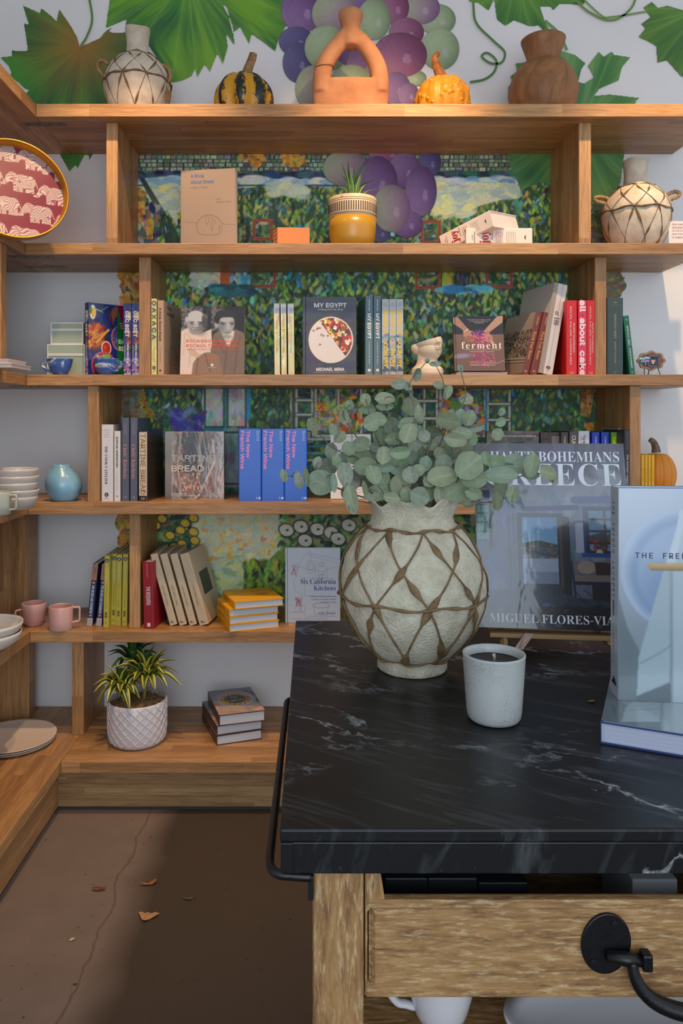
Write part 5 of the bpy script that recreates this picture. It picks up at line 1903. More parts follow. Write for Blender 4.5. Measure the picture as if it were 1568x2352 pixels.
def portraits():
    c = Cv(220, 250, (40, 40, 42))
    c.dabs(300, (0, 0, 74, 100), (3, 8), [(96, 94, 94), (120, 118, 116), (80, 78, 78)], 1)
    c.rect(74, 0, 104, 100, (26, 26, 28)); c.line([(92, 0), (86, 90)], 4, (60, 60, 62))
    c.dabs(120, (104, 0, 160, 90), (4, 8), [(110, 108, 106), (94, 92, 92)], 2)
    c.poly([(148, 0), (220, 0), (220, 110), (190, 100), (184, 40), (150, 20)], (28, 28, 30))
    # older man: shirt, head, features
    c.poly([(0, 92), (24, 80), (60, 104), (104, 84), (110, 160), (60, 250), (0, 250)], (206, 186, 174))
    for p in ([(20, 100), (60, 150)], [(90, 100), (70, 150)], [(36, 150), (30, 220)], [(14, 96), (10, 180)]):
        c.line(p, 3, (160, 138, 124), .6, 3)
    c.ell(52, 62, 32, 42, (146, 146, 148), 0.05, 1, 4)
    c.ell(72, 68, 16, 34, (92, 92, 94), 0.05, .7, 16)
    c.ell(50, 40, 28, 24, (176, 176, 178))
    c.ell(18, 50, 6, 12, (170, 170, 170)); c.ell(80, 44, 10, 16, (90, 90, 92)); c.ell(80, 60, 9, 20, (64, 62, 62))
    c.ell(14, 62, 5, 9, (130, 126, 124))
    for x in (37, 66):
        c.line([(x - 8, 58), (x + 7, 58)], 3, (70, 70, 72)); c.ell(x, 63, 5, 2.4, (44, 44, 46)); c.line([(x - 7, 68), (x + 6, 69)], 1.5, (110, 108, 108))
    c.poly([(50, 58), (56, 58), (60, 76), (52, 80), (46, 76)], (166, 166, 166)); c.line([(47, 78), (60, 79)], 2, (80, 78, 78))
    c.line([(38, 76), (32, 90), (38, 98)], 2, (96, 94, 94)); c.line([(70, 76), (76, 88)], 2, (84, 80, 80)); c.line([(42, 88), (68, 89)], 2.4, (88, 80, 78))
    c.ell(56, 98, 24, 8, (140, 128, 120), 0, .7, 6)
    # younger man: jacket, shirt, head, hair
    c.poly([(96, 250), (104, 160), (112, 104), (136, 86), (160, 120), (186, 84), (214, 96), (220, 110), (220, 250)], (112, 92, 78))
    c.poly([(132, 84), (158, 140), (166, 150), (182, 112), (184, 90)], (196, 186, 176))
    c.ell(156, 64, 28, 40, (140, 144, 146), 0, 1, 4)
    c.ell(138, 72, 12, 32, (100, 102, 104), 0, .6, 14)
    c.ell(154, 42, 24, 18, (156, 160, 162)); c.ell(122, 66, 7, 14, (150, 150, 150))
    c.poly([(116, 60), (112, 40), (122, 26), (140, 18), (166, 18), (184, 30), (188, 50), (178, 42), (150, 38), (134, 46), (128, 66)], (30, 30, 32))
    c.ell(150, 27, 32, 14, (36, 36, 38))
    for x in (144, 176):
        c.line([(x - 9, 62), (x + 7, 62)], 3.2, (44, 44, 46)); c.ell(x, 67, 5, 2, (60, 60, 62))
    c.poly([(160, 60), (166, 60), (170, 84), (160, 86), (156, 82)], (160, 162, 164)); c.line([(152, 97), (172, 97)], 2.4, (84, 82, 82))
    c.ell(158, 112, 18, 8, (110, 112, 112), 0, .6, 6)
    # sleeve and folds
    c.poly([(40, 250), (44, 210), (62, 180), (96, 168), (130, 180), (150, 250)], (132, 104, 80))
    for p in ([(84, 172), (104, 240)], [(160, 150), (150, 250)], [(196, 140), (186, 250)], [(120, 120), (150, 170)], [(206, 110), (190, 160)], [(60, 190), (56, 250)]):
        c.line(p, 5, (82, 66, 54), .6, 4)
    c.poly([(22, 156), (50, 160), (70, 182), (56, 190), (34, 180)], (190, 160, 140))
    c.blur(3)
    c.speckle(9, 1.5, 4)
    return c


D = 2.75
b = face_book('large book with a grey photograph of two men and orange lettering', 413, 560, 700, Z3, D, 0.022, (150, 130, 116), tilt=rad_(9), rough=0.3, coat=0.2)
b.art('cover', portraits(), name='cover_photograph')
b.text('cover', 'PICASSO/PICAULT\nPICAULT/PICASSO', 0.50, 0.45, 0.82, 0.115, (206, 74, 36), align='LEFT', weight=0.015)
b.text('cover', 'A MAGIC MOMENT IN VALLAURIS 1948-1953', 0.50, 0.365, 0.80, 0.028, (196, 90, 60))
b.text('cover', 'SYLVIE VAUTIER', 0.48, 0.235, 0.26, 0.03, (206, 96, 50))
b.shape('cover', [(0.5 + 0.022 * math.cos(a), 0.135 + 0.022 * math.sin(a)) for a in np.linspace(0, 6.283, 16)[:-1]], (210, 196, 186), name='publisher_mark')
b.text('cover', 'MARE & MARTIN', 0.5, 0.10, 0.13, 0.012, (206, 196, 186))

# three slim pale green spines
D = 2.80
for i, (x0, x1, lb) in enumerate(((630.5, 643, 'slim pale green spine standing apart beside the two men book'), (646, 658.5, 'slim pale green spine in the middle of the three'), (662, 676, 'slim pale green spine beside the black dessert cookbook'))):
    b = spine_book(lb, x0, x1, 697, Z3, D, 0.16, (196, 190, 132), group='slim pale green spines', rough=0.35, coat=0.3, lean=rad_(-0.6))
    c = Cv(20, 200, (194, 190, 128))
    c.dabs(40, (0, 0, 20, 200), (4, 14), [(206, 202, 170), (186, 176, 104), (200, 200, 150)], i, ang=(1.4, 1.7))
    c.rect(0, 4, 20, 30, (206, 206, 208))
    for k in range(9):
        c.line([(3 + 1.8 * k, 28), (5 + 1.6 * k, 8 + (k * 7) % 9)], 1.3, (120, 116, 130), .7)
    b.art('spine', c)
    b.text('spine', ('CUISINE DES FLEURS', 'FLEURS DE PROVENCE', 'HERBES SAUVAGES')[i], 0.5, 0.58, 0.52, 0.34, (150, 140, 96))
    b.text('spine', 'v', 0.5, 0.045, 0.3, 0.012, (110, 104, 70), rot=0)


def egypt():
    c = Cv(220, 310, (56, 58, 72))
    c.dabs(260, (0, 0, 220, 310), (14, 40), [(62, 64, 78), (50, 52, 64), (70, 76, 94), (46, 48, 58)], 5, ang=(-.4, .1), alpha=(.12, .35))
    c.ell(115, 168, 92, 91, (196, 176, 130)); c.ell(115, 168, 90, 89, (214, 204, 198))
    m = c.a.copy()
    fruit = Cv(220, 310, (90, 44, 36))
    r = random.Random(3)
    for k in range(150):
        x, y = r.uniform(60, 205), r.uniform(78, 250)
        s = r.uniform(7, 11)
        col = r.choice([(200, 44, 36), (222, 186, 80), (226, 212, 186), (150, 60, 40), (206, 150, 50), (216, 200, 160), (186, 34, 40)])
        a = r.uniform(0, 1.5)
        pts = [(x + s * math.cos(a + q_), y + s * math.sin(a + q_)) for q_ in (0, 1.57, 3.14, 4.71)]
        fruit.poly(pts, col)
        fruit.poly([pts[0], pts[1], (x, y)], [min(255, v * 1.12) for v in col])
    for k in range(22):
        x, y = r.uniform(70, 200), r.uniform(80, 240)
        fruit.ell(x, y, 6, 3, (64, 120, 40), r.uniform(0, 3))
    X, Y = np.meshgrid(np.arange(220), np.arange(310))
    inn = (np.hypot(X - 115, (Y - 168)) < 86) & ((Y - 92) < (X - 58) * 1.28 - 10)
    c.a = np.where(inn[..., None], fruit.a, m)
    for x, y in ((44, 132), (58, 126), (70, 122), (76, 148), (84, 152), (102, 152), (70, 186), (62, 122)):
        for k in range(5):
            c.line([(x, y), (x + 5 * math.cos(k * 1.4), y + 5 * math.sin(k * 1.4))], 1.6, (90, 36, 46))
    return c


D = 2.80
b = face_book('dark cookbook with a round dessert of cream and diced fruit', 695, 818, 682, Z3, D, 0.028, (54, 56, 70), rough=0.4)
b.art('cover', egypt(), name='dessert_photograph')
b.band('cover', 0.05, 0, 0.058, 1, (36, 38, 46), name='hinge_groove')
b.text('cover', 'MY EGYPT', 0.515, 0.895, 0.60, 0.055, (222, 220, 216), weight=0.025)
b.text('cover', 'Cooking from My Roots', 0.515, 0.84, 0.48, 0.028, (206, 200, 196), 'ital')
b.text('cover', 'MICHAEL MINA', 0.515, 0.085, 0.52, 0.038, (222, 220, 216), weight=0.025)
b.text('cover', 'WITH ADAM SACHS & KATE LEAHY / PHOTOGRAPHY BY JOHN LEE', 0.515, 0.048, 0.62, 0.012, (190, 188, 184))

EG = (84, 112, 122)
D = 2.81


def egypt_spine(b):
    b.text('spine', 'MY EGYPT', 0.5, 0.62, 0.31, 0.40, (226, 228, 226), weight=0.03)
    b.text('spine', 'MICHAEL MINA', 0.5, 0.88, 0.14, 0.16, (214, 216, 214), weight=0.02)
    b.text('spine', 'Cooking from My Roots', 0.5, 0.29, 0.28, 0.20, (206, 210, 208), 'ital')
    b.shape('spine', [(0.5 + 0.20 * math.cos(a), 0.075 + 0.017 * math.sin(a)) for a in np.linspace(0, 6.283, 18)[:-1]], (222, 224, 222), name='publisher_mark')
    b.text('spine', 'VORACIOUS', 0.5, 0.037, 0.5, 0.008, (200, 204, 204), rot=0)


b = spine_book('grey teal spine with white lettering, turned so its cover edge shows', 838.5, 857, 679, Z3, D, 0.2, EG, group='grey teal cookbook spines', rough=0.45, yaw=rad_(4))
egypt_spine(b)
b2_ = copy_thing(b.root, 'grey teal spine with white lettering, next to the yellow lettered spines', matrix=b.root.matrix_world.copy())
b2_.location.x += 19.2 * D / F

D = 2.80
for i, (x0, lb) in enumerate(((877, 'silver spine with yellow lettering beside the grey teal spines'), (893.6, 'silver spine with yellow lettering in the middle of three'), (910, 'silver spine with yellow lettering nearest the plaster face'))):
    b = spine_book(lb, x0, x0 + 15.6, 687, Z3, D, 0.2, (150, 160, 176), group='silver spines with yellow lettering', rough=0.4)
    c = Cv(20, 220, (176, 180, 184))
    c.rect(0, 104, 20, 152, (120, 150, 180)); c.rect(0, 152, 20, 220, (150, 156, 160))
    c.dabs(40, (0, 100, 20, 220), (3, 9), [(96, 120, 150), (170, 176, 180), (80, 96, 110), (140, 150, 150)], i, ang=(0, .3))
    c.poly([(0, 206), (9, 186), (14, 196), (20, 200), (20, 206)], (60, 76, 88))
    b.art('spine', c)
    b.text('spine', 'BASQUE', 0.5, 0.70, 0.31, 0.55, (222, 186, 40), weight=0.04)
    b.text('spine', 'COUNTRY', 0.5, 0.30, 0.37, 0.55, (222, 186, 40), weight=0.04)
    b.text('spine', 'MARTI\nBUCKLEY', 0.5, 0.93, 0.7, 0.035, (110, 110, 116), rot=0)


def ferment():
    c = Cv(200, 220, (110, 82, 68))
    c.grad(0, 0, 200, 90, (24, 24, 34), (40, 36, 42))
    c.grad(0, 74, 200, 220, (112, 84, 70), (104, 76, 62))
    c.poly([(0, 6), (18, 2), (70, 66), (60, 84), (30, 50), (0, 30)], (150, 116, 96))
    c.poly([(176, 0), (200, 0), (196, 26), (130, 74), (118, 62)], (168, 130, 108))
    c.line([(40, 66), (58, 52)], 4, (200, 196, 200))
    c.ell(66, 78, 28, 20, (170, 124, 96), .3); c.ell(62, 92, 20, 12, (140, 96, 72), .2)
    for k in range(4):
        c.ell(120 + 10 * k, 82 + 7 * k, 6, 15, (196, 150, 130), -.6)
    c.ell(132, 86, 24, 18, (176, 120, 104), .4)
    r = random.Random(2)
    for k in range(420):
        t_ = r.random()
        x, y = 86 + r.gauss(20, 16), 62 + t_ * 140
        if 128 < y < 150 and r.random() < .5:
            continue
        if y > 150:
            x = 110 + r.gauss(0, 26)
        col = r.choice([(200, 60, 110), (160, 50, 110), (220, 120, 150), (130, 40, 120), (180, 40, 80), (90, 40, 110)])
        c.ell(x, y, r.uniform(2, 5), r.uniform(1, 2.2), col, r.uniform(0, 3.1), .9)
    c.dabs(30, (70, 56, 116, 76), (3, 7), [(90, 40, 120), (120, 60, 150), (60, 30, 90)], 4)
    c.ell(30, 160, 36, 9, (150, 140, 186), -.1, .7, 8)
    c.line([(130, 190), (170, 188), (200, 176)], 2, (190, 170, 200), .8)
    c.blur(1)
    return c


D = 2.75
b = face_book('brown cookbook showing two hands dropping pink flakes', 1044, 1160, 724, Z3 + 0.012, D, 0.024, (70, 50, 44), tilt=rad_(10), rough=0.3, coat=0.25)
b.art('cover', ferment(), name='cover_photograph')
b.band('cover', 0.03, 0, 0.045, 1, (46, 32, 30), name='hinge_groove')
b.text('cover', 'ferment', 0.55, 0.465, 0.80, 0.125, (226, 216, 196), 'serif', weight=-0.012, spacing=1.15)
b.text('cover', 'A Guide to the Ancient Art of Culturing Foods,\nfrom Kombucha to Sourdough', 0.55, 0.365, 0.74, 0.058, (206, 192, 180), 'serif', weight=-0.01)
b.text('cover', 'HOLLY DAVIS', 0.56, 0.155, 0.50, 0.04, (214, 130, 110), weight=0.01)
b.text('cover', 'FOREWORD BY SANDOR ELLIX KATZ', 0.56, 0.105, 0.50, 0.018, (206, 186, 176), weight=0.02)
b.text('cover', '"This brilliant book will take you safely\non many culinary adventures."\nRENE REDZEPI', 0.52, 0.905, 0.48, 0.075, (180, 180, 190))
# book lying beneath it
Book('pale pink book lying flat under the brown cookbook', 'flat', (WX(1046, D) + 0.004, D + 0.004, Z3), 0.0115, 0.20, 0.186, (206, 176, 156), pages=(214, 198, 190), rough=0.5)


# leaning books beside the upright: two maroon, one tall pale grey
D = 2.75


def warm_cover():
    c = Cv(160, 210, (150, 128, 112))
    c.grad(0, 0, 160, 60, (170, 150, 134), (160, 140, 124))
    c.dabs(700, (0, 60, 160, 150), (2, 5), [(40, 34, 32), (70, 58, 52), (120, 104, 92), (30, 26, 26), (160, 140, 126)], 5)
    for k in range(4):
        c.line([(0, 150 + 5 * k), (160, 158 + 5 * k)], 2, [(190, 176, 166), (60, 50, 46)][k % 2])
    c.rect(20, 172, 60, 200, (60, 50, 46)); c.rect(26, 180, 54, 194, (140, 120, 106))
    return c


b = Book('maroon spined book leaning, its grey photo cover facing out', 'spine', (WX(1198, D), D, Z3), 18 * D / F, 0.232, 0.2, (112, 52, 46), group='maroon leaning spines', lean=rad_(14.5), yaw=rad_(16), rough=0.45)
b.cover['label'] = 'maroon cloth cover'
c = warm_cover()
o, u, v = (np.asarray(q_, float) for q_ in b.frame('back'))
me = canvas_mesh('print', c, o + np.array((-0.0003, 0, 0)), u, v)
link('back_cover_print', me, print_mat(0.4), b.root)
for yy, L, s, st in ((0.87, 0.13, 'MABER', 'sans'), (0.47, 0.46, 'Warm Your Bones', 'serif')):
    b.text('spine', s, 0.5, yy, L, 0.42 if st == 'serif' else 0.2, (206, 150, 80) if st == 'serif' else (206, 170, 150), st)
b.text('spine', 'U', 0.5, 0.05, 0.4, 0.028, (216, 196, 186), 'serif', rot=0)
w2 = copy_thing(b.root, 'maroon spined book leaning against the tall pale one', matrix=b.root.matrix_world.copy())
w2.location.x += 18.8 * D / F / math.cos(rad_(14.5))
for ch in list(w2.children):
    if ch.name.startswith('back_cover_print'):
        bpy.data.objects.remove(ch)

b = Book('tall pale grey book leaning against the red books', 'spine', (WX(1238.5, D), D, Z3), 33 * D / F, 0.335, 0.225, (190, 180, 172), lean=rad_(10.8), yaw=rad_(14), rough=0.5, pages=(200, 190, 180))
c = Cv(30, 220, (204, 194, 186))
c.rect(0, 0, 9, 220, (150, 138, 126)); c.line([(19, 0), (17, 220)], 2.4, (160, 158, 178), .7)
b.art('spine', c)
b.text('spine', 'at 100', 0.62, 0.62, 0.15, 0.42, (40, 38, 38), 'ital', weight=-0.008)
b.shape('spine', [(0.6 + 0.17 * math.cos(a), 0.075 + 0.017 * math.sin(a)) for a in np.linspace(0, 6.283, 18)[:-1]], (36, 34, 34), name='publisher_mark')
b.text('spine', 'A', 0.6, 0.075, 0.16, 0.018, (210, 200, 190), rot=0, lift=0.0009)
b.text('spine', 'ABRAMS', 0.6, 0.045, 0.30, 0.007, (60, 56, 56), rot=0)

RED = (196, 24, 30)


def soups(x0, x1, lb):
    b = spine_book(lb, x0, x1, 690, Z3, 2.742, 0.2, RED, group='red cookbook spines', rough=0.4)
    b.text('spine', 'SOUPS, SALADS, SANDWICHES', 0.40, 0.53, 0.78, 0.20, (226, 206, 200), 'serif', weight=-0.012)
    b.text('spine', 'MATTY MATHESON', 0.70, 0.50, 0.40, 0.16, (226, 206, 200), 'serif', weight=-0.012)
    b.text('spine', '10', 0.5, 0.032, 0.36, 0.022, (226, 210, 200), rot=0)
    return b


soups(1300, 1325, 'red spine beside the tall leaning pale book')
b = spine_book('bright red spine with chunky white cake lettering', 1327.5, 1347, 690, Z3, 2.742, 0.2, (206, 28, 50), rough=0.35, coat=0.3)
b.band('spine', 0.12, 0, 0.97, 1, (206, 36, 70))
b.text('spine', 'all', 0.52, 0.925, 0.15, 0.62, (226, 200, 206), weight=0.05, lift=0.0008)
b.text('spine', 'about', 0.52, 0.58, 0.36, 0.62, (226, 200, 206), weight=0.05, lift=0.0008)
b.text('spine', 'cake', 0.52, 0.16, 0.33, 0.62, (226, 200, 206), weight=0.05, lift=0.0008)
b.text('spine', 'TOSI', 0.5, 0.80, 0.3, 0.014, (60, 20, 26), rot=0, lift=0.0008)
soups(1347.5, 1366, 'red spine touching the oak upright')

# beyond the upright
D = 2.76
b = spine_book('tall dark teal spine beyond the upright', 1393.5, 1431, 684, Z3, D, 0.2, (52, 72, 76), rough=0.6)
b.text('spine', 'DOWNTON ABBEY', 0.5, 0.63, 0.32, 0.15, (160, 150, 110), 'serif', weight=-0.015)
b.text('spine', 'COOKBOOK COLLECTION', 0.5, 0.30, 0.28, 0.09, (150, 140, 104), weight=0.02)
b.text('spine', 'W', 0.5, 0.94, 0.2, 0.02, (170, 150, 90), rot=0)
b.text('spine', 'THE OFFICIAL', 0.5, 0.905, 0.4, 0.008, (160, 146, 100), rot=0)
b.text('spine', 'weldon\nowen', 0.5, 0.04, 0.18, 0.03, (170, 150, 90), rot=0)
b = Book('green spine leaning on the tall dark teal book', 'spine', (WX(1446, D), D, Z3), 13.5 * D / F, 0.217, 0.18, (16, 96, 72), lean=rad_(-6.5), rough=0.4)
b.text('spine', 'DOWNTON ABBEY', 0.5, 0.66, 0.34, 0.34, (206, 214, 206), 'serif', weight=-0.015)
b.text('spine', 'AFTERNOON TEA COOKBOOK', 0.5, 0.29, 0.34, 0.24, (206, 214, 206), weight=0.02)
b.text('spine', 'w', 0.5, 0.93, 0.3, 0.02, (206, 214, 206), rot=0)
b.text('spine', 'weldon\nowen', 0.5, 0.05, 0.4, 0.03, (206, 214, 206), rot=0)

# two thin white books on the side shelf
D = 2.32
Book('lower of two thin white books on the side shelf', 'flat', (-1.20, D, Z3), 0.0135, 0.16, 0.289, (206, 186, 172), group='thin white books on the side shelf', pages=(206, 196, 192), yaw=0)
Book('upper of two thin white books on the side shelf', 'flat', (-1.205, D + 0.01, Z3 + 0.0137), 0.0135, 0.15, 0.279, (206, 186, 172), group='thin white books on the side shelf', pages=(206, 196, 192), yaw=0)

# ---------------------------------------------------------------- fourth shelf
D = 2.735
b = spine_book('thick white spine with black serif lettering', 232.5, 259.5, 975, Z4, D, 0.2, (206, 204, 208), rough=0.5)
b.text('spine', "THE COOK'S ATELIER", 0.42, 0.47, 0.50, 0.24, (36, 34, 36), 'serif', weight=-0.006)
for i, s in enumerate(('MARJORIE', 'TAYLOR', '& KENDALL', 'FRANCHINI')):
    b.text('spine', s, 0.46, 0.93 - 0.03 * i, 0.5, 0.010, (140, 136, 140), rot=0)
b.shape('spine', [(0.45 + 0.17 * math.cos(a), 0.085 + 0.027 * math.sin(a)) for a in np.linspace(0, 6.283, 20)[:-1]], (30, 28, 30), name='publisher_mark')
b.text('spine', 'A', 0.45, 0.085, 0.18, 0.028, (206, 204, 208), rot=0, lift=0.0009)
b.text('spine', 'ABRAMS', 0.45, 0.038, 0.4, 0.010, (60, 58, 60), rot=0)
b = spine_book('thin white spine with black lowercase lettering', 261.5, 276, 990, Z4, D, 0.2, (208, 206, 204), rough=0.45)
b.text('spine', 'joshua weissman', 0.5, 0.70, 0.44, 0.42, (30, 30, 32), weight=0.02)
b.text('spine', 'an unapologetic cookbook', 0.5, 0.29, 0.28, 0.14, (80, 80, 84))
b.text('spine', 'DK', 0.5, 0.075, 0.36, 0.018, (90, 90, 94), rot=0)
for x0, lb in ((279, 'slate blue spine with salmon lettering beside the thin white one'), (298.2, 'slate blue spine with salmon lettering beside the brown bread book')):
    b = spine_book(lb, x0, x0 + 17.6, 959.5, Z4, D, 0.22, (74, 78, 98), group='slate blue spines', rough=0.3, coat=0.5)
    b.text('spine', "Chefs' Kitchens", 0.48, 0.475, 0.41, 0.48, (206, 136, 120), 'serif', weight=-0.014)
    b.text('spine', 'CARRIE SOLOMON\nADRIAN MOORE', 0.5, 0.87, 0.15, 0.3, (160, 150, 160))
    b.text('spine', 'd', 0.5, 0.05, 0.2, 0.02, (170, 166, 176), rot=0)
b = spine_book('brown bread cookbook spine with gold capitals', 318.5, 339, 990, Z4, D, 0.17, (58, 46, 38), rough=0.25, coat=0.5, yaw=rad_(-8))
b.band('spine', 0.04, 0.08, 0.96, 0.985, (198, 190, 176))
b.text('spine', 'TARTINE BREAD', 0.5, 0.53, 0.86, 0.58, (166, 122, 56), weight=0.015, lift=0.0008)
b.text('spine', 'Cb', 0.5, 0.04, 0.4, 0.03, (206, 200, 196), 'ital', rot=0)


def tartine():
    c = Cv(210, 246, (150, 140, 130))
    c.dabs(300, (0, 0, 210, 246), (10, 30), [(160, 152, 142), (140, 130, 120), (176, 168, 158), (120, 108, 98)], 2, alpha=(.2, .5))
    c.grad(0, 0, 24, 246, (150, 140, 130), (92, 74, 62))
    c.ell(110, 118, 82, 128, (108, 78, 60), 0.02)
    c.dabs(420, (30, 0, 196, 240), (4, 14), [(120, 86, 62), (88, 62, 48), (150, 116, 86), (70, 48, 38), (170, 140, 110)], 3, ang=(1.2, 1.8), alpha=(.4, .9))
    c.ell(96, 95, 34, 90, (40, 30, 26), 0.05); c.ell(130, 130, 24, 110, (52, 38, 32), .12)
    c.dabs(120, (60, 10, 130, 190), (4, 12), [(36, 28, 26), (60, 44, 36), (28, 20, 20)], 4, ang=(1.3, 1.8))
    for p, wd, col in (([(126, 4), (122, 60), (128, 120), (104, 200), (92, 246)], 9, (170, 140, 108)), ([(56, 20), (44, 120), (56, 220)], 6, (176, 156, 132)), ([(170, 30), (176, 110), (120, 230), (100, 246)], 7, (200, 190, 172)), ([(188, 70), (186, 150), (150, 236)], 10, (130, 82, 58)), ([(150, 10), (150, 100), (140, 190)], 5, (110, 60, 40))):
        c.line(p, wd, col, .8, 4)
    c.dabs(160, (60, 150, 130, 220), (3, 9), [(150, 76, 44), (120, 60, 40), (190, 160, 130)], 6, ang=(1.1, 1.9))
    c.dabs(260, (20, 0, 200, 246), (1, 2.4), [(226, 216, 200), (206, 192, 172)], 7, alpha=(.5, .9))
    return c


D = 2.80
b = face_book('shrink wrapped cookbook with a close photograph of a dark loaf', 379, 514, 991, Z4, D, 0.026, (110, 92, 80), rough=0.3, coat=1.0)
b.art('cover', tartine(), name='loaf_photograph', key='wrap', wrinkle=0.25)
b.text('cover', 'TARTINE\nBREAD', 0.475, 0.53, 0.74, 0.235, (196, 184, 172), align='LEFT', weight=0.025)
b.text('cover', 'BY CHAD ROBERTSON', 0.24, 0.082, 0.26, 0.016, (214, 206, 200), weight=0.03)
b.text('cover', 'PHOTOGRAPHS BY ERIC WOLFINGER', 0.32, 0.058, 0.42, 0.012, (206, 198, 192), weight=0.02)

BLU = (18, 90, 196)
for x0, lb in ((547.5, 'thick blue boxed spine with pink lettering beside the loaf cookbook'), (600.2, 'thick blue boxed spine with pink lettering in the middle of three'), (652.6, 'thick blue boxed spine with pink lettering partly behind eucalyptus')):
    D = 2.745
    b = spine_book(lb, x0, x0 + 52.2, 985, Z4, D, 0.2, BLU, group='thick blue boxed books with pink lettering', rough=0.4, coat=0.25)
    b.text('spine', 'The New\nFrench Wine', 0.30, 0.71, 0.53, 0.40, (236, 140, 196), weight=0.03, align='LEFT')
    b.text('spine', 'Bonn\u00e9', 0.86, 0.90, 0.14, 0.13, (170, 200, 230))
    b.text('spine', '10', 0.85, 0.04, 0.18, 0.030, (206, 216, 230), rot=0)
    b.shape('spine', [(0.93 + 0.055 * math.cos(a), 0.04 + 0.017 * math.sin(a)) for a in np.linspace(0, 6.283, 16)[:-1]], (160, 190, 230), name='publisher_mark')

D = 2.80
b = face_book('white cookbook with line sketches, behind the eucalyptus', 759, 852, 998, Z4, D, 0.02, (214, 208, 204), tilt=rad_(5), rough=0.5)
c = Cv(110, 170, (216, 210, 206))
for k in range(3):
    c.ell(34 + 8 * k, 50 + 36 * k, 12, 12, (60, 60, 66)); c.ell(34 + 8 * k, 50 + 36 * k, 10.5, 10.5, (214, 210, 206))
c.line([(60, 86), (96, 66), (100, 80)], 3, (40, 40, 44)); c.line([(66, 96), (104, 92)], 3, (40, 40, 44)); c.line([(74, 70), (84, 100)], 3, (40, 40, 44))
b.art('cover', c, name='sketch_print')
b.text('cover', 'TEXT & RECIPES BY', 0.62, 0.955, 0.4, 0.016, (110, 110, 116))
b.text('cover', 'the cooks', 0.62, 0.87, 0.5, 0.06, (70, 70, 84), 'serif', weight=-0.015)
b.text('cover', 'a pattern of the seasons', 0.5, 0.14, 0.5, 0.02, (170, 120, 100))
b.text('cover', 'by Julian and friends', 0.70, 0.10, 0.4, 0.02, (170, 120, 100))

# the row behind the large wrapped book
D = 2.79
b = face_book('grey wood patterned book with a plate, behind the blue room book', 1117, 1237, 990, Z4, D, 0.022, (66, 60, 58), rough=0.5)
c = Cv(130, 170, (92, 84, 78))
c.dabs(260, (0, 0, 130, 170), (8, 24), [(104, 96, 90), (80, 72, 68), (120, 112, 106), (66, 60, 56)], 3, ang=(-.1, .1), alpha=(.4, .8))
c.ell(76, 62, 42, 34, (26, 26, 30)); c.ell(76, 64, 36, 28, (48, 46, 48)); c.ell(74, 58, 14, 8, (190, 120, 80))
b.art('cover', c, name='cover_photograph')
b.text('cover', 'SIMPLE RECIPES THAT LOOK AFTER THEMSELVES', 0.52, 0.925, 0.86, 0.022, (214, 206, 200), weight=0.02)
b = face_book('brown kitchen photograph book behind the blue room book', 1241, 1292, 993, Z4, D, 0.02, (62, 50, 42), rough=0.45)
c = Cv(60, 170, (70, 50, 40))
c.dabs(120, (0, 0, 60, 170), (5, 14), [(84, 60, 48), (54, 42, 36), (120, 100, 90), (40, 50, 40)], 5, alpha=(.4, .8))
c.rect(30, 10, 56, 44, (130, 116, 108)); c.ell(40, 46, 10, 5, (150, 80, 50))
b.art('cover', c, name='cover_photograph')
for args in ((1288, 1305, 993, (72, 62, 58), 'FROM THE OVEN TO THE TABLE', (222, 214, 208), 0.66, 0.16, 'slim brown spine with small white capitals'),
             (1307, 1327.5, 991, (80, 72, 72), 'CUCINA DI NAPOLI', (226, 220, 216), 0.70, 0.44, 'grey brown spine with large white capitals'),
             (1328, 1354, 990, (206, 202, 206), 'The Noma Guide to Fermentation', (60, 56, 60), 0.62, 0.24, 'white spine with dark lettering among the dark ones'),
             (1359, 1377, 993, (26, 60, 176), 'SIMON BLACK', (216, 216, 226), 0.36, 0.14, 'bright blue spine beside the white one'),
             (1380.5, 1399, 993, (26, 60, 176), 'SIMON BLACK', (216, 216, 226), 0.36, 0.14, 'bright blue spine beside the lime green one'),
             (1403.5, 1418.5, 993, (96, 160, 40), 'Sobremesa', (226, 206, 40), 0.40, 0.5, 'lime green spine with yellow lettering'),
             (1433.5, 1448, 988, (42, 38, 46), 'the korean vegan', (206, 200, 206), 0.42, 0.46, 'tall black spine touching the upright')):
    x0, x1, yt, colr, s, tc, L, hh, lb = args
    b = spine_book(lb, x0, x1 - (1 if 'vegan' in s else 0), yt, Z4, 2.702 if 'vegan' in s else 2.77, 0.2, colr, rough=0.4, group='bright blue spines' if colr == (26, 60, 176) else None)
    if 'vegan' in s:
        b.text('spine', s, 0.5, 0.45, L, hh, tc, weight=0.0)
        b.text('spine', 'JOANNE LEE MOLINARO', 0.5, 0.85, 0.26, 0.18, (120, 114, 124))
    else:
        b.text('spine', s, 0.5, 0.94 - L / 2, L, hh, tc, 'serif' if 'Sobre' in s else 'sans', weight=0.012)
        if 'SIMON' in s:
            b.text('spine', 'H', 0.5, 0.30, 0.4, 0.05, tc, rot=90)
        if 'Noma' in s:
            b.text('spine', 'Rene Redzepi & David Zilber', 0.25, 0.66, 0.5, 0.14, (110, 106, 112))
Book('grey cover seen edge on, between lime green and tall black spines', 'spine', (WX(1420, 2.80), 2.80, Z4), 12.5 * 2.8 / F, 0.262, 0.17, (146, 148, 152), rough=0.4)

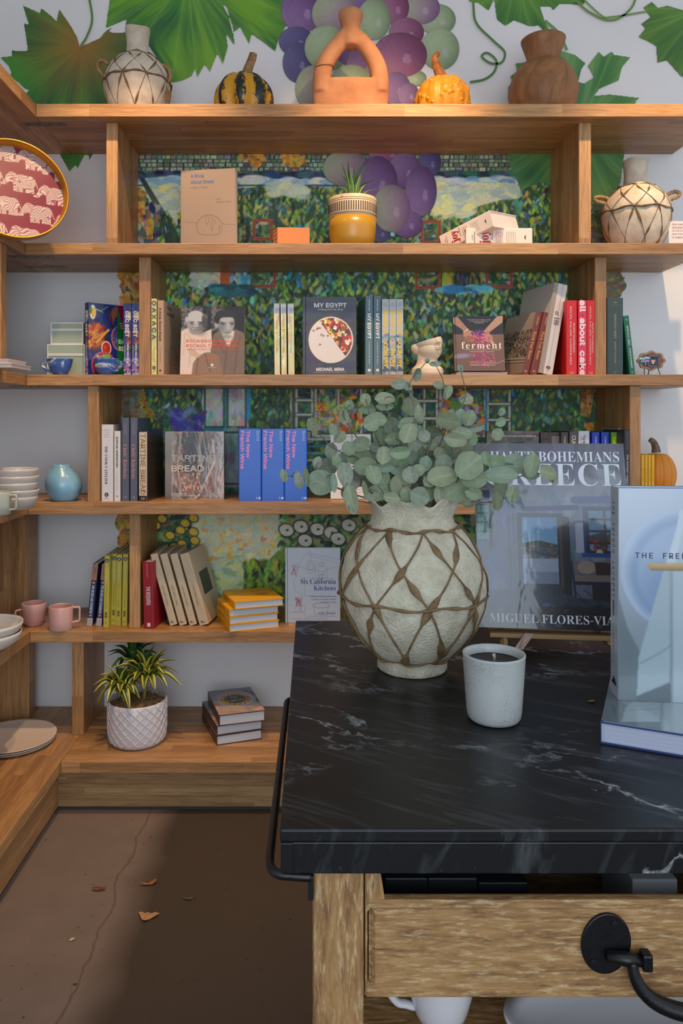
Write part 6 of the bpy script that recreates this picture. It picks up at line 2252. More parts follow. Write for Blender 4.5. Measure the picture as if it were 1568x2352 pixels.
# four yellow books in front of the pumpkin
D = 2.76
for i, lb in enumerate(('yellow slim book touching the oak upright', 'yellow slim book, one in from the upright', 'yellow slim book, one in from the pumpkin', 'yellow slim book pressed against the pumpkin')):
    x0 = 1472.5 + 7.7 * i
    b = spine_book(lb, x0, x0 + 7.4, 1045, Z4, D, 0.14, (218, 170, 16), group='slim yellow books before the pumpkin', rough=0.4)
    b.text('spine', 'SEASONAL COOKING', 0.5, 0.55, 0.3, 0.2, (150, 110, 20))
    if i:
        b.band('spine', 0, 0, 0.08, 1, (150, 100, 10), name='spine_edge')

# ---------------------------------------------------------------- fifth shelf
D = 2.765
for i, (x0, lb) in enumerate(((199, 'navy and tan spine leaning, nearer the pink mug'), (220.5, 'navy and tan spine leaning against the yellow green books'))):
    b = Book(lb, 'spine', (WX(x0, D), D, Z5), 12.5 * D / F, 0.226, 0.17, (40, 54, 96), group='navy and tan leaning spines', lean=rad_(5.6), rough=0.45)
    b.band('spine', 0, 0.74, 1, 1, (150, 112, 92))
    b.band('spine', 0, 0, 1, 0.13, (166, 158, 158))
    b.text('spine', 'THE GILDED AGE COOKBOOK', 0.5, 0.43, 0.46, 0.44, (206, 214, 222), weight=0.02, lift=0.0008)
    b.text('spine', 'BECKY DIAMOND', 0.5, 0.89, 0.11, 0.2, (90, 60, 50), lift=0.0008)
    for yy in (0.70, 0.17):
        b.shape('spine', [(0.5 + (0.2 if k % 2 else 0.36) * math.cos(k * math.pi / 6), yy + (0.011 if k % 2 else 0.02) * math.sin(k * math.pi / 6)) for k in range(12)], (206, 140, 110), lift=0.0008, name='ornament')
for i, (x0, yt, dd, lb) in enumerate(((236.5, 1277, 2.755, 'yellow green spine standing next to the navy books'), (254, 1272, 2.79, 'yellow green spine set back behind its neighbours'), (265, 1274, 2.775, 'yellow green spine third along from the navy books'), (279, 1273, 2.77, 'yellow green spine touching the upright'))):
    b = spine_book(lb, x0, x0 + 12.5, yt, Z5, dd, 0.2, (178, 168, 62), group='yellow green spines', lean=rad_(1.0), rough=0.4)
    b.shape('spine', [(0.5 + 0.40 * math.cos(a), 0.935 + 0.025 * math.sin(a)) for a in np.linspace(0, 6.283, 18)[:-1]], (44, 54, 84), name='emblem')
    b.shape('spine', [(0.26, 0.925), (0.74, 0.925), (0.5, 0.948)], (190, 186, 170), 0.0008, name='emblem_peak')
    b.text('spine', 'JURASSIC WORLD', 0.5, 0.75, 0.28, 0.42, (206, 206, 170), weight=0.0)
    b.text('spine', 'THE OFFICIAL COOKBOOK', 0.5, 0.42, 0.32, 0.20, (130, 124, 50), weight=0.0)
    b.text('spine', 'WEIR', 0.5, 0.17, 0.08, 0.36, (40, 40, 30), weight=0.03)
    b.text('spine', 'L', 0.5, 0.06, 0.3, 0.028, (50, 50, 36), 'ital', rot=0)

D = 2.735
b = spine_book('dark red spine with white lettering beside the upright', 325.5, 350, 1291, Z5, D, 0.2, (140, 24, 38), rough=0.45, lean=rad_(-1.6), yaw=rad_(-8))
b.root.location.x = WX(330, D)
b.text('spine', 'THE BOQUERIA', 0.5, 0.49, 0.28, 0.5, (222, 206, 206), 'bsans', weight=-0.01)
b.text('spine', 'Marta Teresa del Barrio', 0.5, 0.87, 0.21, 0.14, (206, 160, 160))
b.band('spine', 0.36, 0.03, 0.66, 0.085, (214, 204, 206), name='publisher_mark')
CRM = (190, 172, 144)
D = 2.768
for i, (xb, yt, yaw, lb) in enumerate(((390, 1270, 0, 'first cream spine leaning against the dark red book'), (412, 1272, 0, 'second cream spine of the four leaning'), (435, 1272, 0, 'third cream spine of the four leaning'), (458, 1268, -8, 'outermost cream book, leaning with its cover showing'))):
    w = 17.0 if i < 3 else 22
    b = Book(lb, 'spine', (WX(xb, D), D, Z5), w * D / F, 0.268, 0.20, CRM, group='cream books leaning in a row', lean=rad_(-(15.6 if i < 3 else 16.4)), yaw=rad_(yaw), rough=0.55, hard=False, pages=(180, 170, 150))
    b.text('spine', 'EAST CHINA TABLE', 0.5, 0.42, 0.30, 0.22, (120, 108, 90), 'ital')
    b.text('spine', 'BETTY LIU', 0.5, 0.62, 0.16, 0.42, (214, 204, 184), weight=-0.01)
    b.text('spine', 'L', 0.5, 0.05, 0.35, 0.025, (40, 36, 30), weight=0.05, rot=0)
    if i == 3:
        b.band('cover', 0.25, 0.36, 0.8, 0.68, (56, 66, 60), name='cover_photograph')

# four yellow books in a stack
YEL = (216, 156, 14)
zz0 = Z5
for i, (lb, dx, yw, ww, hh) in enumerate((('lowest yellow book of the stack of four', 0.0, 20, 0.184, 0.19), ('second yellow book from the bottom of the stack', 0.0, 20.6, 0.181, 0.19), ('third yellow book from the bottom of the stack', -0.001, 20, 0.183, 0.185), ('topmost yellow book, drawing of a fruit on its cover', 0.018, 19.4, 0.181, 0.19))):
    tk = 0.0262
    b = Book(lb, 'flat', (WX(527, 2.69) + dx, 2.688, zz0 + 0.0002), tk, hh, ww, YEL, group='yellow books in a stack', yaw=rad_(yw), rough=0.5, pages=(200, 202, 212))
    zz0 += tk + 0.0004
    if i == 3:
        b.text('cover', 'Salt, Butter, Bones', 0.42, 0.72, 0.55, 0.1, (150, 104, 14), 'ital')
        b.shape('cover', [(0.72 + 0.13 * math.cos(a), 0.5 + 0.1 * math.sin(a)) for a in np.linspace(0, 6.283, 24)[:-1]], (190, 116, 14), name='fruit_drawing')
        b.shape('cover', [(0.62, 0.52), (0.50, 0.62), (0.64, 0.60)], (150, 130, 30), 0.0007, name='leaf_drawing')
    b.text('spine', 'Salt, Butter, Bones', 0.5, 0.6, 0.55, 0.4, (150, 104, 14), 'ital')

D = 2.815
b = face_book('white book with sketches and blue serif title behind the table', 655, 781, 1259, Z5, D, 0.016, (196, 200, 206), rough=0.55)
S = (200, 266)
c = Cv(*S, (192, 200, 208))
PNK, GRY = (150, 116, 122), (140, 132, 140)
for p in ([(90, 10), (70, 26), (50, 54), (44, 80)], [(80, 18), (200, 40)], [(84, 26), (200, 56)], [(92, 16), (92, 50)], [(24, 62), (100, 78), (140, 84)], [(108, 46), (108, 104)], [(118, 46), (118, 104)], [(60, 104), (170, 108)], [(150, 68), (152, 108)], [(130, 96), (150, 76), (200, 62)], [(44, 64), (40, 100), (30, 116), (34, 150), (50, 160)], [(70, 104), (70, 170), (180, 172)], [(58, 160), (58, 220), (86, 258)], [(14, 232), (46, 226)]):
    c.line(p, 1.1, GRY, .8)
for x, y, rx, ry in ((92, 68, 15, 22), (92, 68, 8, 12), (128, 58, 5, 8), (138, 58, 5, 8), (128, 100, 5, 8), (138, 100, 5, 8)):
    th = np.linspace(0, 6.283, 20)
    c.line([(x + rx * math.cos(a), y + ry * math.sin(a)) for a in th], 1.2, PNK, .8)
for k in range(16):
    r = random.Random(k)
    c.line([(18 + r.uniform(0, 26), 78 + r.uniform(-22, 22)), (18 + r.uniform(0, 26), 78 + r.uniform(-22, 22))], 1.4, (170, 90, 96), .7)
    c.line([(36 + r.uniform(0, 26), 172 + r.uniform(0, 12)), (44 + r.uniform(-6, 14), 196 + r.uniform(0, 14))], 1.5, (160, 84, 90), .7)
for x in (36, 56):
    c.line([(x, 206), (x, 228), (x + 16, 228), (x + 16, 204), (x, 206)], 1.1, PNK, .8)
th = np.linspace(0, 6.283, 24)
c.line([(130 + 30 * math.cos(a), 204 + 9 * math.sin(a)) for a in th], 1.6, (170, 130, 120))
c.line([(102, 206), (106, 236), (150, 238), (156, 208)], 1.2, PNK)
b.art('cover', c, name='kitchen_sketch')
b.band('cover', 0.035, 0, 0.042, 1, (140, 144, 170), name='hinge_groove')
b.text('cover', 'Six California', 0.60, 0.555, 0.64, 0.075, (48, 62, 130), 'serif', weight=-0.016)
b.text('cover', 'Kitchens', 0.72, 0.465, 0.40, 0.068, (48, 62, 130), 'serif', weight=-0.016)
b.text('cover', 'A Collection of Recipes, Stories, and\nCooking Lessons from a Pioneer\nof California Cuisine', 0.675, 0.315, 0.50, 0.10, (80, 90, 140), 'serif', align='RIGHT', weight=-0.014)
b.text('cover', 'Sally Schmitt', 0.76, 0.125, 0.31, 0.044, (80, 84, 150), 'serif', weight=-0.014)
b.text('cover', 'WITH BRUCE SMITH  PHOTOGRAPHY BY TROYCE HOFFMAN', 0.66, 0.085, 0.48, 0.012, (110, 110, 140))
b.text('cover', 'FOREWORD BY CINDY PAWLCYN & THOMAS KELLER', 0.45, 0.05, 0.66, 0.012, (120, 120, 150))
rbm = MB().prism([(0, 0), (0.010, 0), (0.012, 0.028), (0.003, 0.030)], 0.0002, 0.0008)
rbo = rbm.obj('ribbon_marker', mat((206, 140, 30), 0.5), b.root)
rbo.matrix_parent_inverse = b.root.matrix_world.inverted()
rbo.location = (WX(664, 2.78), 2.772, Z5)

# ---------------------------------------------------------------- lowest shelf: stack of three
def carota():
    c = Cv(170, 200, (150, 130, 122))
    c.grad(0, 0, 170, 70, (120, 122, 134), (132, 132, 142))
    c.dabs(120, (0, 130, 170, 200), (8, 24), [(170, 146, 132), (150, 124, 110), (186, 164, 150)], 2, ang=(-.1, .1), alpha=(.3, .7))
    c.poly([(130, 20), (170, 50), (170, 130), (150, 120)], (60, 60, 62))
    c.ell(88, 88, 78, 70, (140, 140, 152)); c.ell(88, 92, 70, 60, (164, 162, 174))
    c.ell(86, 88, 58, 50, (150, 116, 30)); c.ell(86, 88, 40, 33, (60, 56, 54))
    for k in range(44):
        a = k / 44 * 6.283
        c.ell(86 + 50 * math.cos(a), 88 + 42 * math.sin(a), 9, 4, [(190, 140, 30), (120, 100, 24), (210, 160, 50)][k % 3], a + .9)
    return c


zz0 = Z6
for i, (lb, x, yw, tk) in enumerate((('lowest dark brown book of the stack of three', 499.5, 20, 0.0345), ('middle dark brown book of the stack of three', 500, 20, 0.0345), ('topmost book showing a golden wreath plate', 505.5, 17, 0.0385))):
    b = Book(lb, 'flat', (WX(x, 2.70), 2.672 - (0.004 if i == 2 else 0), zz0 + 0.0002), tk, 0.245, 0.165, (70, 44, 38), group='dark brown books stacked on the lowest shelf', yaw=rad_(yw), rough=0.4, pages=(196, 196, 200))
    b.text('spine', 'VIA CAROTA', 0.5, 0.45, 0.55, 0.5, (150, 120, 110), 'serif', weight=-0.01)
    c = carota()
    b.art('cover', c, name='plate_photograph')
    if i == 2:
        b.text('cover', 'VIA\nCAROTA', 0.505, 0.56, 0.40, 0.20, (206, 196, 184), 'serif', weight=-0.015, lift=0.0009)
        b.text('cover', 'A Celebration of Seasonal Cooking from the Beloved Restaurant', 0.6, 0.16, 0.62, 0.02, (110, 70, 54), 'ital')
    zz0 += tk + 0.0004

# ================================================================ white planter with dracaena on the lowest shelf
D = 2.72
px = D / F
root = thing('plant_pot', 'white diamond relief planter holding striped dracaena', 'planter', (WX(315.5, D), D, Z6))
Rp, Hp = 67.5 * px, 0.152
GLZ = mat((206, 200, 202), 0.3, coat=0.3)
MB().lathe([(0, 0.002), (Rp * 0.80, 0.0), (Rp * 0.88, 0.004), (Rp * 0.955, 0.02), (Rp * 0.985, 0.05), (Rp * 0.99, Hp - 0.004), (Rp * 0.97, Hp), (Rp * 0.93, Hp - 0.002), (Rp * 0.92, Hp - 0.02), (0, Hp - 0.022)], 72).obj('pot_wall', GLZ, root, True)
rfp = prof_r([(Rp * 0.88, 0.004), (Rp * 0.955, 0.02), (Rp * 0.985, 0.05), (Rp * 0.99, Hp)])
for k in range(20):
    for s in (-1, 1):
        pts, nrm = [], []
        for i in range(17):
            z = 0.008 + (Hp - 0.014) * i / 16
            a = 2 * math.pi * k / 20 + s * 1.35 * i / 16
            pts.append((rfp(z) * math.cos(a), rfp(z) * math.sin(a), z))
        if any(p[1] < 0.02 for p in pts):
            MB().tube(pts, 0.0022, 6).obj('relief_ridge', GLZ, root, True)
MB().ball((0, 0, Hp - 0.022), (Rp * 0.9, Rp * 0.9, 0.02), 40, 16, lambda d, th, ph: d * (1 + 0.07 * math.sin(7 * ph + 4 * th) + 0.05 * math.sin(19 * ph))).obj('bark_soil', SOIL, root, True)
r = random.Random(21)
mt = MB()
for k in range(320):
    a, rr = r.uniform(0, 6.283), r.uniform(0, 0.94) * Rp
    p = Vector((rr * math.cos(a), rr * math.sin(a), Hp - 0.006 + r.uniform(0, 0.008)))
    d = Vector((r.uniform(-1, 1), r.uniform(-1, 1), r.uniform(-0.4, 0.5))) * 0.014
    mt.tube([p, p + d * 0.5 + Vector((0, 0, 0.004)), p + d], 0.0007, 3)
mf = mt.obj('soil_fibres', SOIL, root)
mf['kind'] = 'stuff'
VAR = [(196, 184, 70), (190, 180, 76), (50, 84, 36), (36, 66, 32), (50, 84, 36), (190, 180, 76), (196, 184, 70)]
DKG = [(70, 110, 44), (48, 86, 40), (36, 70, 36), (44, 78, 38), (36, 70, 36), (48, 86, 40), (70, 110, 44)]
DM = print_mat(0.35, key='leaf')
for hx, hy, hd, nleaf, L, up in ((283, 1576, -0.035, 34, 0.105, 0.30), (336, 1556, -0.005, 44, 0.125, 0.6), (302, 1528, 0.03, 24, 0.105, 1.0)):
    base = Vector((WX(hx, D) - WX(315.5, D), hd, WZ(hy, D) - Z6))
    MB().tube(smooth_path([(base.x * 0.7, base.y * 0.8, Hp - 0.02), (base.x * 0.9, base.y, (Hp + base.z) / 2), base], 5), 0.006, 8).obj('cane', mat((120, 110, 60), 0.6), root, True)
    for k in range(nleaf):
        a = k * 2.39996 + r.uniform(-.2, .2)
        f = k / nleaf
        el = 1.25 - 1.35 * f + r.uniform(-.15, .15)
        Lk = L * r.uniform(0.8, 1.15)
        d = Vector((math.cos(a) * math.cos(el), math.sin(a) * math.cos(el) * 0.85, math.sin(el)))
        p1 = base + d * Lk * 0.5 + Vector((0, 0, 0.012))
        p2 = base + d * Lk + Vector((0, 0, -0.03 * (1.2 - max(0, math.sin(el))) * (1.4 - up * .5)))
        b0 = base + Vector((0, 0, -0.02 * f))
        pts = smooth_path([b0, p1, p2], 6)
        n = len(pts)
        wid = [(0.0122 if k > 4 else 0.0095) * math.sin(math.pi * min(1, 0.12 + 0.88 * i / (n - 1))) ** 0.8 + 0.0004 for i in range(n)]
        link('leaf_blade', blade_mesh(pts, wid, VAR if (hd < 0.03 and k > 3) else DKG, cup=0.35), DM, root, True)

# ================================================================ island table
TZ, TF, TB, TX = 0.920, 0.767, 1.558, -0.032
table = thing('island_table', 'island table with veined black stone top and whitewashed oak frame', 'table', (0.5, 1.16, 0))


def tinto(o):
    return into(o, table)


t = NT('black_soapstone')
co = t.obj()
rot = t.n('Mapping')
rot.inputs['Rotation'].default_value = (0.3, 0.2, 0.55)
t.l(co, rot.inputs['Vector'])
warp = t.noise(rot.outputs[0], 2.6, 6, 0.6)
cmbv = t.n('VectorMath', operation='SCALE')
nz3 = t.n('TexNoise')
nz3.inputs['Scale'].default_value = 3.0
nz3.inputs['Detail'].default_value = 5
t.l(rot.outputs[0], nz3.inputs['Vector'])
t.l(nz3.outputs['Color'], cmbv.inputs[0])
cmbv.inputs['Scale'].default_value = 0.55
addv = t.n('VectorMath', operation='ADD')
t.l(t.scaled(rot.outputs[0], 1.0, 2.3, 1.0), addv.inputs[0])
t.l(cmbv.outputs[0], addv.inputs[1])
v1 = t.math('ABSOLUTE', t.math('SUBTRACT', t.noise(addv.outputs[0], 2.1, 8, 0.62), 0.5))
vein = t.n('MapRange')
t.l(v1, vein.inputs[0])
vein.inputs[1].default_value, vein.inputs[2].default_value, vein.inputs[3].default_value, vein.inputs[4].default_value = 0.0, 0.016, 1.0, 0.0
area = t.ramp(t.noise(co, 3.2, 3), [(0.42, (0, 0, 0)), (0.58, (255, 255, 255))])
broken = t.ramp(t.noise(co, 40, 3, 0.7), [(0.40, (0, 0, 0)), (0.60, (255, 255, 255))])
m1 = t.math('MULTIPLY', t.math('MULTIPLY', vein.outputs[0], area), broken)
streak = t.ramp(t.noise(t.scaled(rot.outputs[0], 4, 26, 4), 1.6, 5, 0.65, 0.6), [(0.54, (0, 0, 0)), (0.74, (255, 255, 255))])
basec = t.mix(t.noise(co, 5, 5), (11, 11, 12), (22, 23, 26))
basec = t.mix(t.math('MULTIPLY', streak, 0.24), basec, (120, 126, 130))
specks = t.ramp(t.noise(co, 150, 2, 0.5), [(0.72, (0, 0, 0)), (0.78, (255, 255, 255))])
basec = t.mix(t.math('MULTIPLY', specks, 0.10), basec, (170, 176, 180))
t.base(t.mix(t.math('MULTIPLY', m1, 0.75), basec, (178, 184, 186)))
t.b.inputs['Roughness'].default_value = 0.34
t.b.inputs['Specular IOR Level'].default_value = 0.34
t.bump(t.noise(co, 30, 5), 0.03, 0.001)
STONE = t.m
top = tinto(bevel(MB().box(TX, 1.45, TF, TB, TZ - 0.014, TZ).obj('stone_top', STONE), 0.0025, 3))
apr = tinto(bevel(MB().box(TX + 0.0015, 1.4485, TF + 0.0015, TB - 0.0015, TZ - 0.046, TZ - 0.0142).obj('stone_edge', STONE), 0.0012, 2))
# mitred corner piece seen on the near edge
tinto(bevel(MB().box(TX + 0.001, TX + 0.014, TF + 0.0008, TF + 0.012, TZ - 0.0455, TZ - 0.0146).obj('corner_piece', STONE), 0.001))

# whitewashed frame
def lime(name, a):
    t = NT(name)
    sc = [95, 95, 95]
    sc[a] = 15
    n = t.noise(t.scaled(t.obj(), *sc), 1.0, 6, 0.7, 0.8)
    n2 = t.noise(t.scaled(t.obj(), *[v * 2.2 for v in sc]), 1.3, 4, 0.7, 0.3)
    c = t.ramp(n, [(0.32, (96, 66, 38)), (0.5, (146, 108, 64)), (0.7, (172, 136, 88))])
    w = t.ramp(n2, [(0.52, (0, 0, 0)), (0.68, (255, 255, 255))])
    t.base(t.mix(t.math('MULTIPLY', w, 0.6), c, (206, 184, 142)))
    t.b.inputs['Roughness'].default_value = 0.6
    t.bump(n2, 0.25, 0.0012)
    return t.m


LIME_Z, LIME_X = lime('limed_oak_upright', 2), lime('limed_oak_board', 0)
LZ = TZ - 0.0462
for x, y in ((0.0022, 0.775), (1.33, 0.775), (0.0022, 1.48), (1.33, 1.48)):
    tinto(bevel(MB().box(x, x + 0.051, y, y + 0.055, 0, LZ).obj('leg', LIME_Z), 0.002))
zs = 0.612
tinto(bevel(MB().box(0.0535, 1.3295, 0.79, 1.52, zs - 0.022, zs).obj('under_shelf', LIME_X), 0.002))
tinto(bevel(MB().box(0.0535, 1.3295, 1.50, 1.52, zs, LZ).obj('back_panel', LIME_X), 0.001))
tinto(bevel(MB().box(0.0025, 0.02, 0.8305, 1.4795, 0.74, LZ).obj('side_apron', LIME_Z), 0.001))
# drawer: tray with a framed front, open above
FY = 0.778
dzb = WZ(2290, FY)
dzt = WZ(2068, FY)
dx0 = WX(838, FY)
dx1 = 1.31
front = tinto(bevel(MB().box(dx0 + 0.004, dx1, FY + 0.004, FY + 0.0115, dzb, dzt).obj('drawer', LIME_X), 0.001))


def dchild(o):
    o.parent = front
    o.matrix_parent_inverse = Matrix.Identity(4)
    return o


# corner posts of the drawer front rise to the stone, with a scooped inner edge
m = MB()
a0, a1, a2 = WX(838, FY), WX(871, FY), WX(884, FY)
m.prism([(a0, dzb), (a1 - 0.012, dzb), (a1 - 0.012, dzt - 0.012), (a2, dzt), (WX(877, FY), WZ(2022, FY)), (WX(872, FY), LZ - 0.001), (a0, LZ - 0.001)], FY + 0.001, FY + 0.016, lambda x, y, z: (x, z, y))
dchild(bevel(m.obj('drawer_post', LIME_Z), 0.0012))
dchild(bevel(MB().box(a1 - 0.0118, dx1, FY, FY + 0.010, dzt - 0.0085, dzt + 0.0006).obj('front_rail', LIME_X), 0.0012))
dchild(bevel(MB().box(a0 + 0.001, dx1, FY, FY + 0.010, dzb - 0.0006, dzb + 0.0145).obj('front_rail', LIME_X), 0.0012))
pz0, pz1 = WZ(2268, FY), WZ(2084, FY)
m = MB()
xa, xb = WX(850, FY), dx1 - 0.02
# raised field of the front, edges bevelled back
m.add([(xa, FY + 0.0045, pz0), (xb, FY + 0.0045, pz0), (xb, FY + 0.0045, pz1), (xa, FY + 0.0045, pz1), (xa + 0.005, FY - 0.001, pz0 + 0.005), (xb - 0.005, FY - 0.001, pz0 + 0.005), (xb - 0.005, FY - 0.001, pz1 - 0.005), (xa + 0.005, FY - 0.001, pz1 - 0.005)],
      [(4, 5, 6, 7), (0, 1, 5, 4), (1, 2, 6, 5), (2, 3, 7, 6), (3, 0, 4, 7)])
dchild(m.obj('front_field', LIME_X))
dchild(MB().box(dx0 + 0.004, dx1, FY + 0.021, 1.45, dzb, dzb + 0.008).obj('drawer_floor', LIME_X))
dchild(MB().box(dx0 + 0.004, dx0 + 0.014, FY + 0.021, 1.45, dzb + 0.0085, dzt + 0.01).obj('drawer_side', LIME_X))
# iron bail handle on an oval plate
IRON = NT('black_iron')
IRON.base(IRON.mix(IRON.noise(IRON.obj(), 90, 4), (10, 10, 12), (24, 24, 27)))
IRON.b.inputs['Roughness'].default_value = 0.34
IRON.b.inputs['Metallic'].default_value = 0.3
IRON.bump(IRON.noise(IRON.obj(), 160, 4, 0.7), 0.35, 0.0012)
IRON = IRON.m
YH = FY - 0.004
hx, hz = WX(1392, YH), WZ(2168, YH)
ra, rb = 57 * YH / F, 70 * YH / F
for sgn, cx_ in ((1, hx), (-1, hx + 0.155)):
    m = MB()
    N = 40
    tl = 0.16 * sgn
    ring = []
    for k in range(N):
        a = 2 * math.pi * k / N
        x, z = ra * math.cos(a), rb * math.sin(a)
        ring.append((cx_ + x * math.cos(tl) + z * math.sin(tl), hz - x * math.sin(tl) + z * math.cos(tl)))
    m.prism(ring, YH - 0.0005, YH + 0.003, lambda x, y, z: (x, z, y))
    pl_ = dchild(bevel(m.obj('handle_plate', IRON), 0.0012))
    kx, kz = cx_ + 0.021 * sgn, WZ(2190, YH)
    m = MB()
    m.tube([(kx - 0.022 * sgn, YH - 0.004, kz), (kx - 0.004 * sgn, YH - 0.008, kz), (kx + 0.010 * sgn, YH - 0.009, kz)], [0.0058, 0.0068, 0.0062], 14)
    dchild(m.obj('knuckle', IRON, None, True))
    dchild(bevel(MB().box(min(kx + 0.010 * sgn, kx + 0.020 * sgn), max(kx + 0.010 * sgn, kx + 0.020 * sgn), YH - 0.016, YH - 0.003, kz - 0.0085, kz + 0.0085).obj('pivot_block', IRON), 0.002))
    for ex, ez in ((0.008 * sgn, 0.021), (-0.013 * sgn, -0.018)):
        m = MB().lathe([(0.0042, 0), (0.0038, 0.0014), (0, 0.0016)], 14)
        m.v = [(cx_ + ex + x, YH - 0.0006 - z, hz + ez + y) for x, y, z in m.v]
        dchild(m.obj('screw', mat((30, 30, 36), 0.4, 0.5)))
bx0, bx1 = hx + 0.026, hx + 0.155 - 0.026
zb_ = WZ(2278, YH - 0.01)
half = [(1441, 2192), (1446, 2222), (1460, 2250), (1488, 2274), (1528, 2290), (1568, 2297)]
mx = hx + 0.0775
left = [(WX(a_, YH), YH - 0.010 - 0.0016 * i, WZ(b_, YH)) for i, (a_, b_) in enumerate(half)]
pp = smooth_path(left + [(2 * mx - x, y, z) for x, y, z in reversed(left)], 5)
n = len(pp)
dchild(MB().tube(pp, [0.0050 + 0.0035 * math.sin(math.pi * i / (n - 1)) for i in range(n)], 14).obj('bail', IRON, None, True))

# black towel rail along the near end of the side
RZ = TZ - 0.052
rail = [(0.0, 1.262, RZ), (-0.022, 1.262, RZ), (-0.036, 1.258, RZ), (-0.0405, 1.243, RZ), (-0.0408, 1.20, RZ), (-0.0436, 0.86, RZ), (-0.0440, 0.812, RZ), (-0.042, 0.790, RZ), (-0.034, 0.779, RZ), (-0.020, 0.776, RZ), (0.0, 0.7735, RZ)]
tinto(MB().tube(smooth_path(rail, 6), 0.0048, 14).obj('towel_rail', mat((14, 14, 16), 0.35), None, True))
tinto(bevel(MB().box(-0.0035, 0.002, 0.770, 0.778, RZ - 0.022, RZ + 0.002).obj('rail_bracket', mat((14, 14, 16), 0.35)), 0.0008))

# things inside the drawer and on the shelf beneath
for i, (x0, x1, lb) in enumerate(((884, 980, 'black box in the drawer, next to the corner post'), (984, 1094, 'black box in the drawer, wider, second from the post'), (1100, 1210, 'black box in the drawer, set farther along'))):
    Dd = 0.83
    z0 = dzb + 0.0082
    zt = WZ(2016, Dd) if i < 2 else WZ(2026, Dd)
    rt = thing('gift_box', lb, 'box', (WX(x0, Dd), Dd, z0), group='black boxes inside the drawer')
    w = WX(x1, Dd) - WX(x0, Dd)
    bevel(MB().box(0, w, 0, 0.12, 0, (zt - z0) - 0.022).obj('base', mat((20, 22, 28), 0.5), rt), 0.0015)
    bevel(MB().box(-0.0008, w + 0.0008, -0.0008, 0.1208, (zt - z0) - 0.0215, zt - z0).obj('lid', mat((22, 24, 30), 0.5), rt), 0.0015)
Dd = 0.84
z0 = dzb + 0.0082
rt = thing('gift_box', 'pale grey cardboard box in the drawer', 'box', (WX(1452, Dd), Dd, z0))
w, hh = WX(1556, Dd) - WX(1452, Dd), WZ(2020, Dd) - z0
bevel(MB().box(0, w, 0, 0.09, 0, hh).obj('base', mat((150, 152, 156), 0.7), rt), 0.0015)
MB().prism([(0.02, 0.25 * hh), (w * 0.98, 0.80 * hh), (w * 0.98, 0.0), (0.02, 0.0)], -0.0035, -0.001, lambda x, y, z: (x, z, y + 0.0005)).obj('folded_flap', mat((160, 162, 166), 0.7), rt)
CHINA = mat((206, 206, 210), 0.22, coat=0.4)
Dm = 0.92
mug('mug', 'white china mug under the table drawer', (WX(1011, Dm), Dm, zs + 0.0004), [(0.026, 0), (0.029, 0.002), (0.033, 0.012), (0.039, 0.035), (0.0405, 0.060), (0.0405, 0.082), (0.041, 0.085)], 0.0035, CHINA, rad_(186), 0.0052, (0.014, 0.058), 0.026)
Dm = 0.876
root = thing('serving_platter', 'large white oval platter lying under the table drawer', 'platter', (WX(1166, 0.86) + 0.185, Dm, zs))
Rw, Rh = 0.185, 0.082
prof = [(0, 0.004), (0.62, 0.0), (0.66, 0.004), (0.9, 0.016), (1.0, 0.024), (0.995, 0.028), (0.90, 0.021), (0.70, 0.009), (0, 0.009)]
m = MB().lathe([(r_, z_) for r_, z_ in prof], 80)
m.v = [(x * Rw, y * Rh, z) for x, y, z in m.v]
o = m.obj('platter_body', CHINA, root, True)
o.scale = (1, 1, 1.3)
o.location.z = 0.0004

# ================================================================ wrapped vase on the table
D = 1.262
px = D / F
vz = lambda py: WZ(py, D) - TZ
root = thing('strapped_vase', 'large pale paper pulp vase netted with raffia straps', 'vase', (WX(946, D), D, TZ + 0.0004))
VP = [(0, 0.003), (76 * px, 0.0), (80 * px, 0.003), (79 * px, 0.014), (77 * px, 0.0215), (80 * px, 0.0235), (95 * px, 0.029), (117 * px, 0.045), (143 * px, 0.073), (160 * px, 0.104), (166.5 * px, 0.132), (164 * px, 0.160), (152 * px, 0.190), (130 * px, 0.217), (108 * px, 0.234), (95 * px, 0.243), (92 * px, 0.252), (95 * px, 0.264), (101 * px, 0.274), (104 * px, 0.2785), (101 * px, 0.2805), (96 * px, 0.276), (88 * px, 0.262), (84 * px, 0.246), (100 * px, 0.225), (0, 0.20)]
ir = max(range(len(VP)), key=lambda i: VP[i][1])


def vw(r, z, a, i):
    k = 1 + 0.008 * math.sin(3 * a + 14 * z) + 0.006 * math.sin(8 * a + 30 * z + 1)
    if i >= ir - 3:
        z = z + 0.0045 * math.sin(6 * a + 0.5) * (1 if i < ir + 3 else 0.6) + 0.003 * math.sin(11 * a)
        k *= 1 + 0.018 * math.sin(5 * a + 2) + 0.012 * math.sin(13 * a)
    return r * k, z


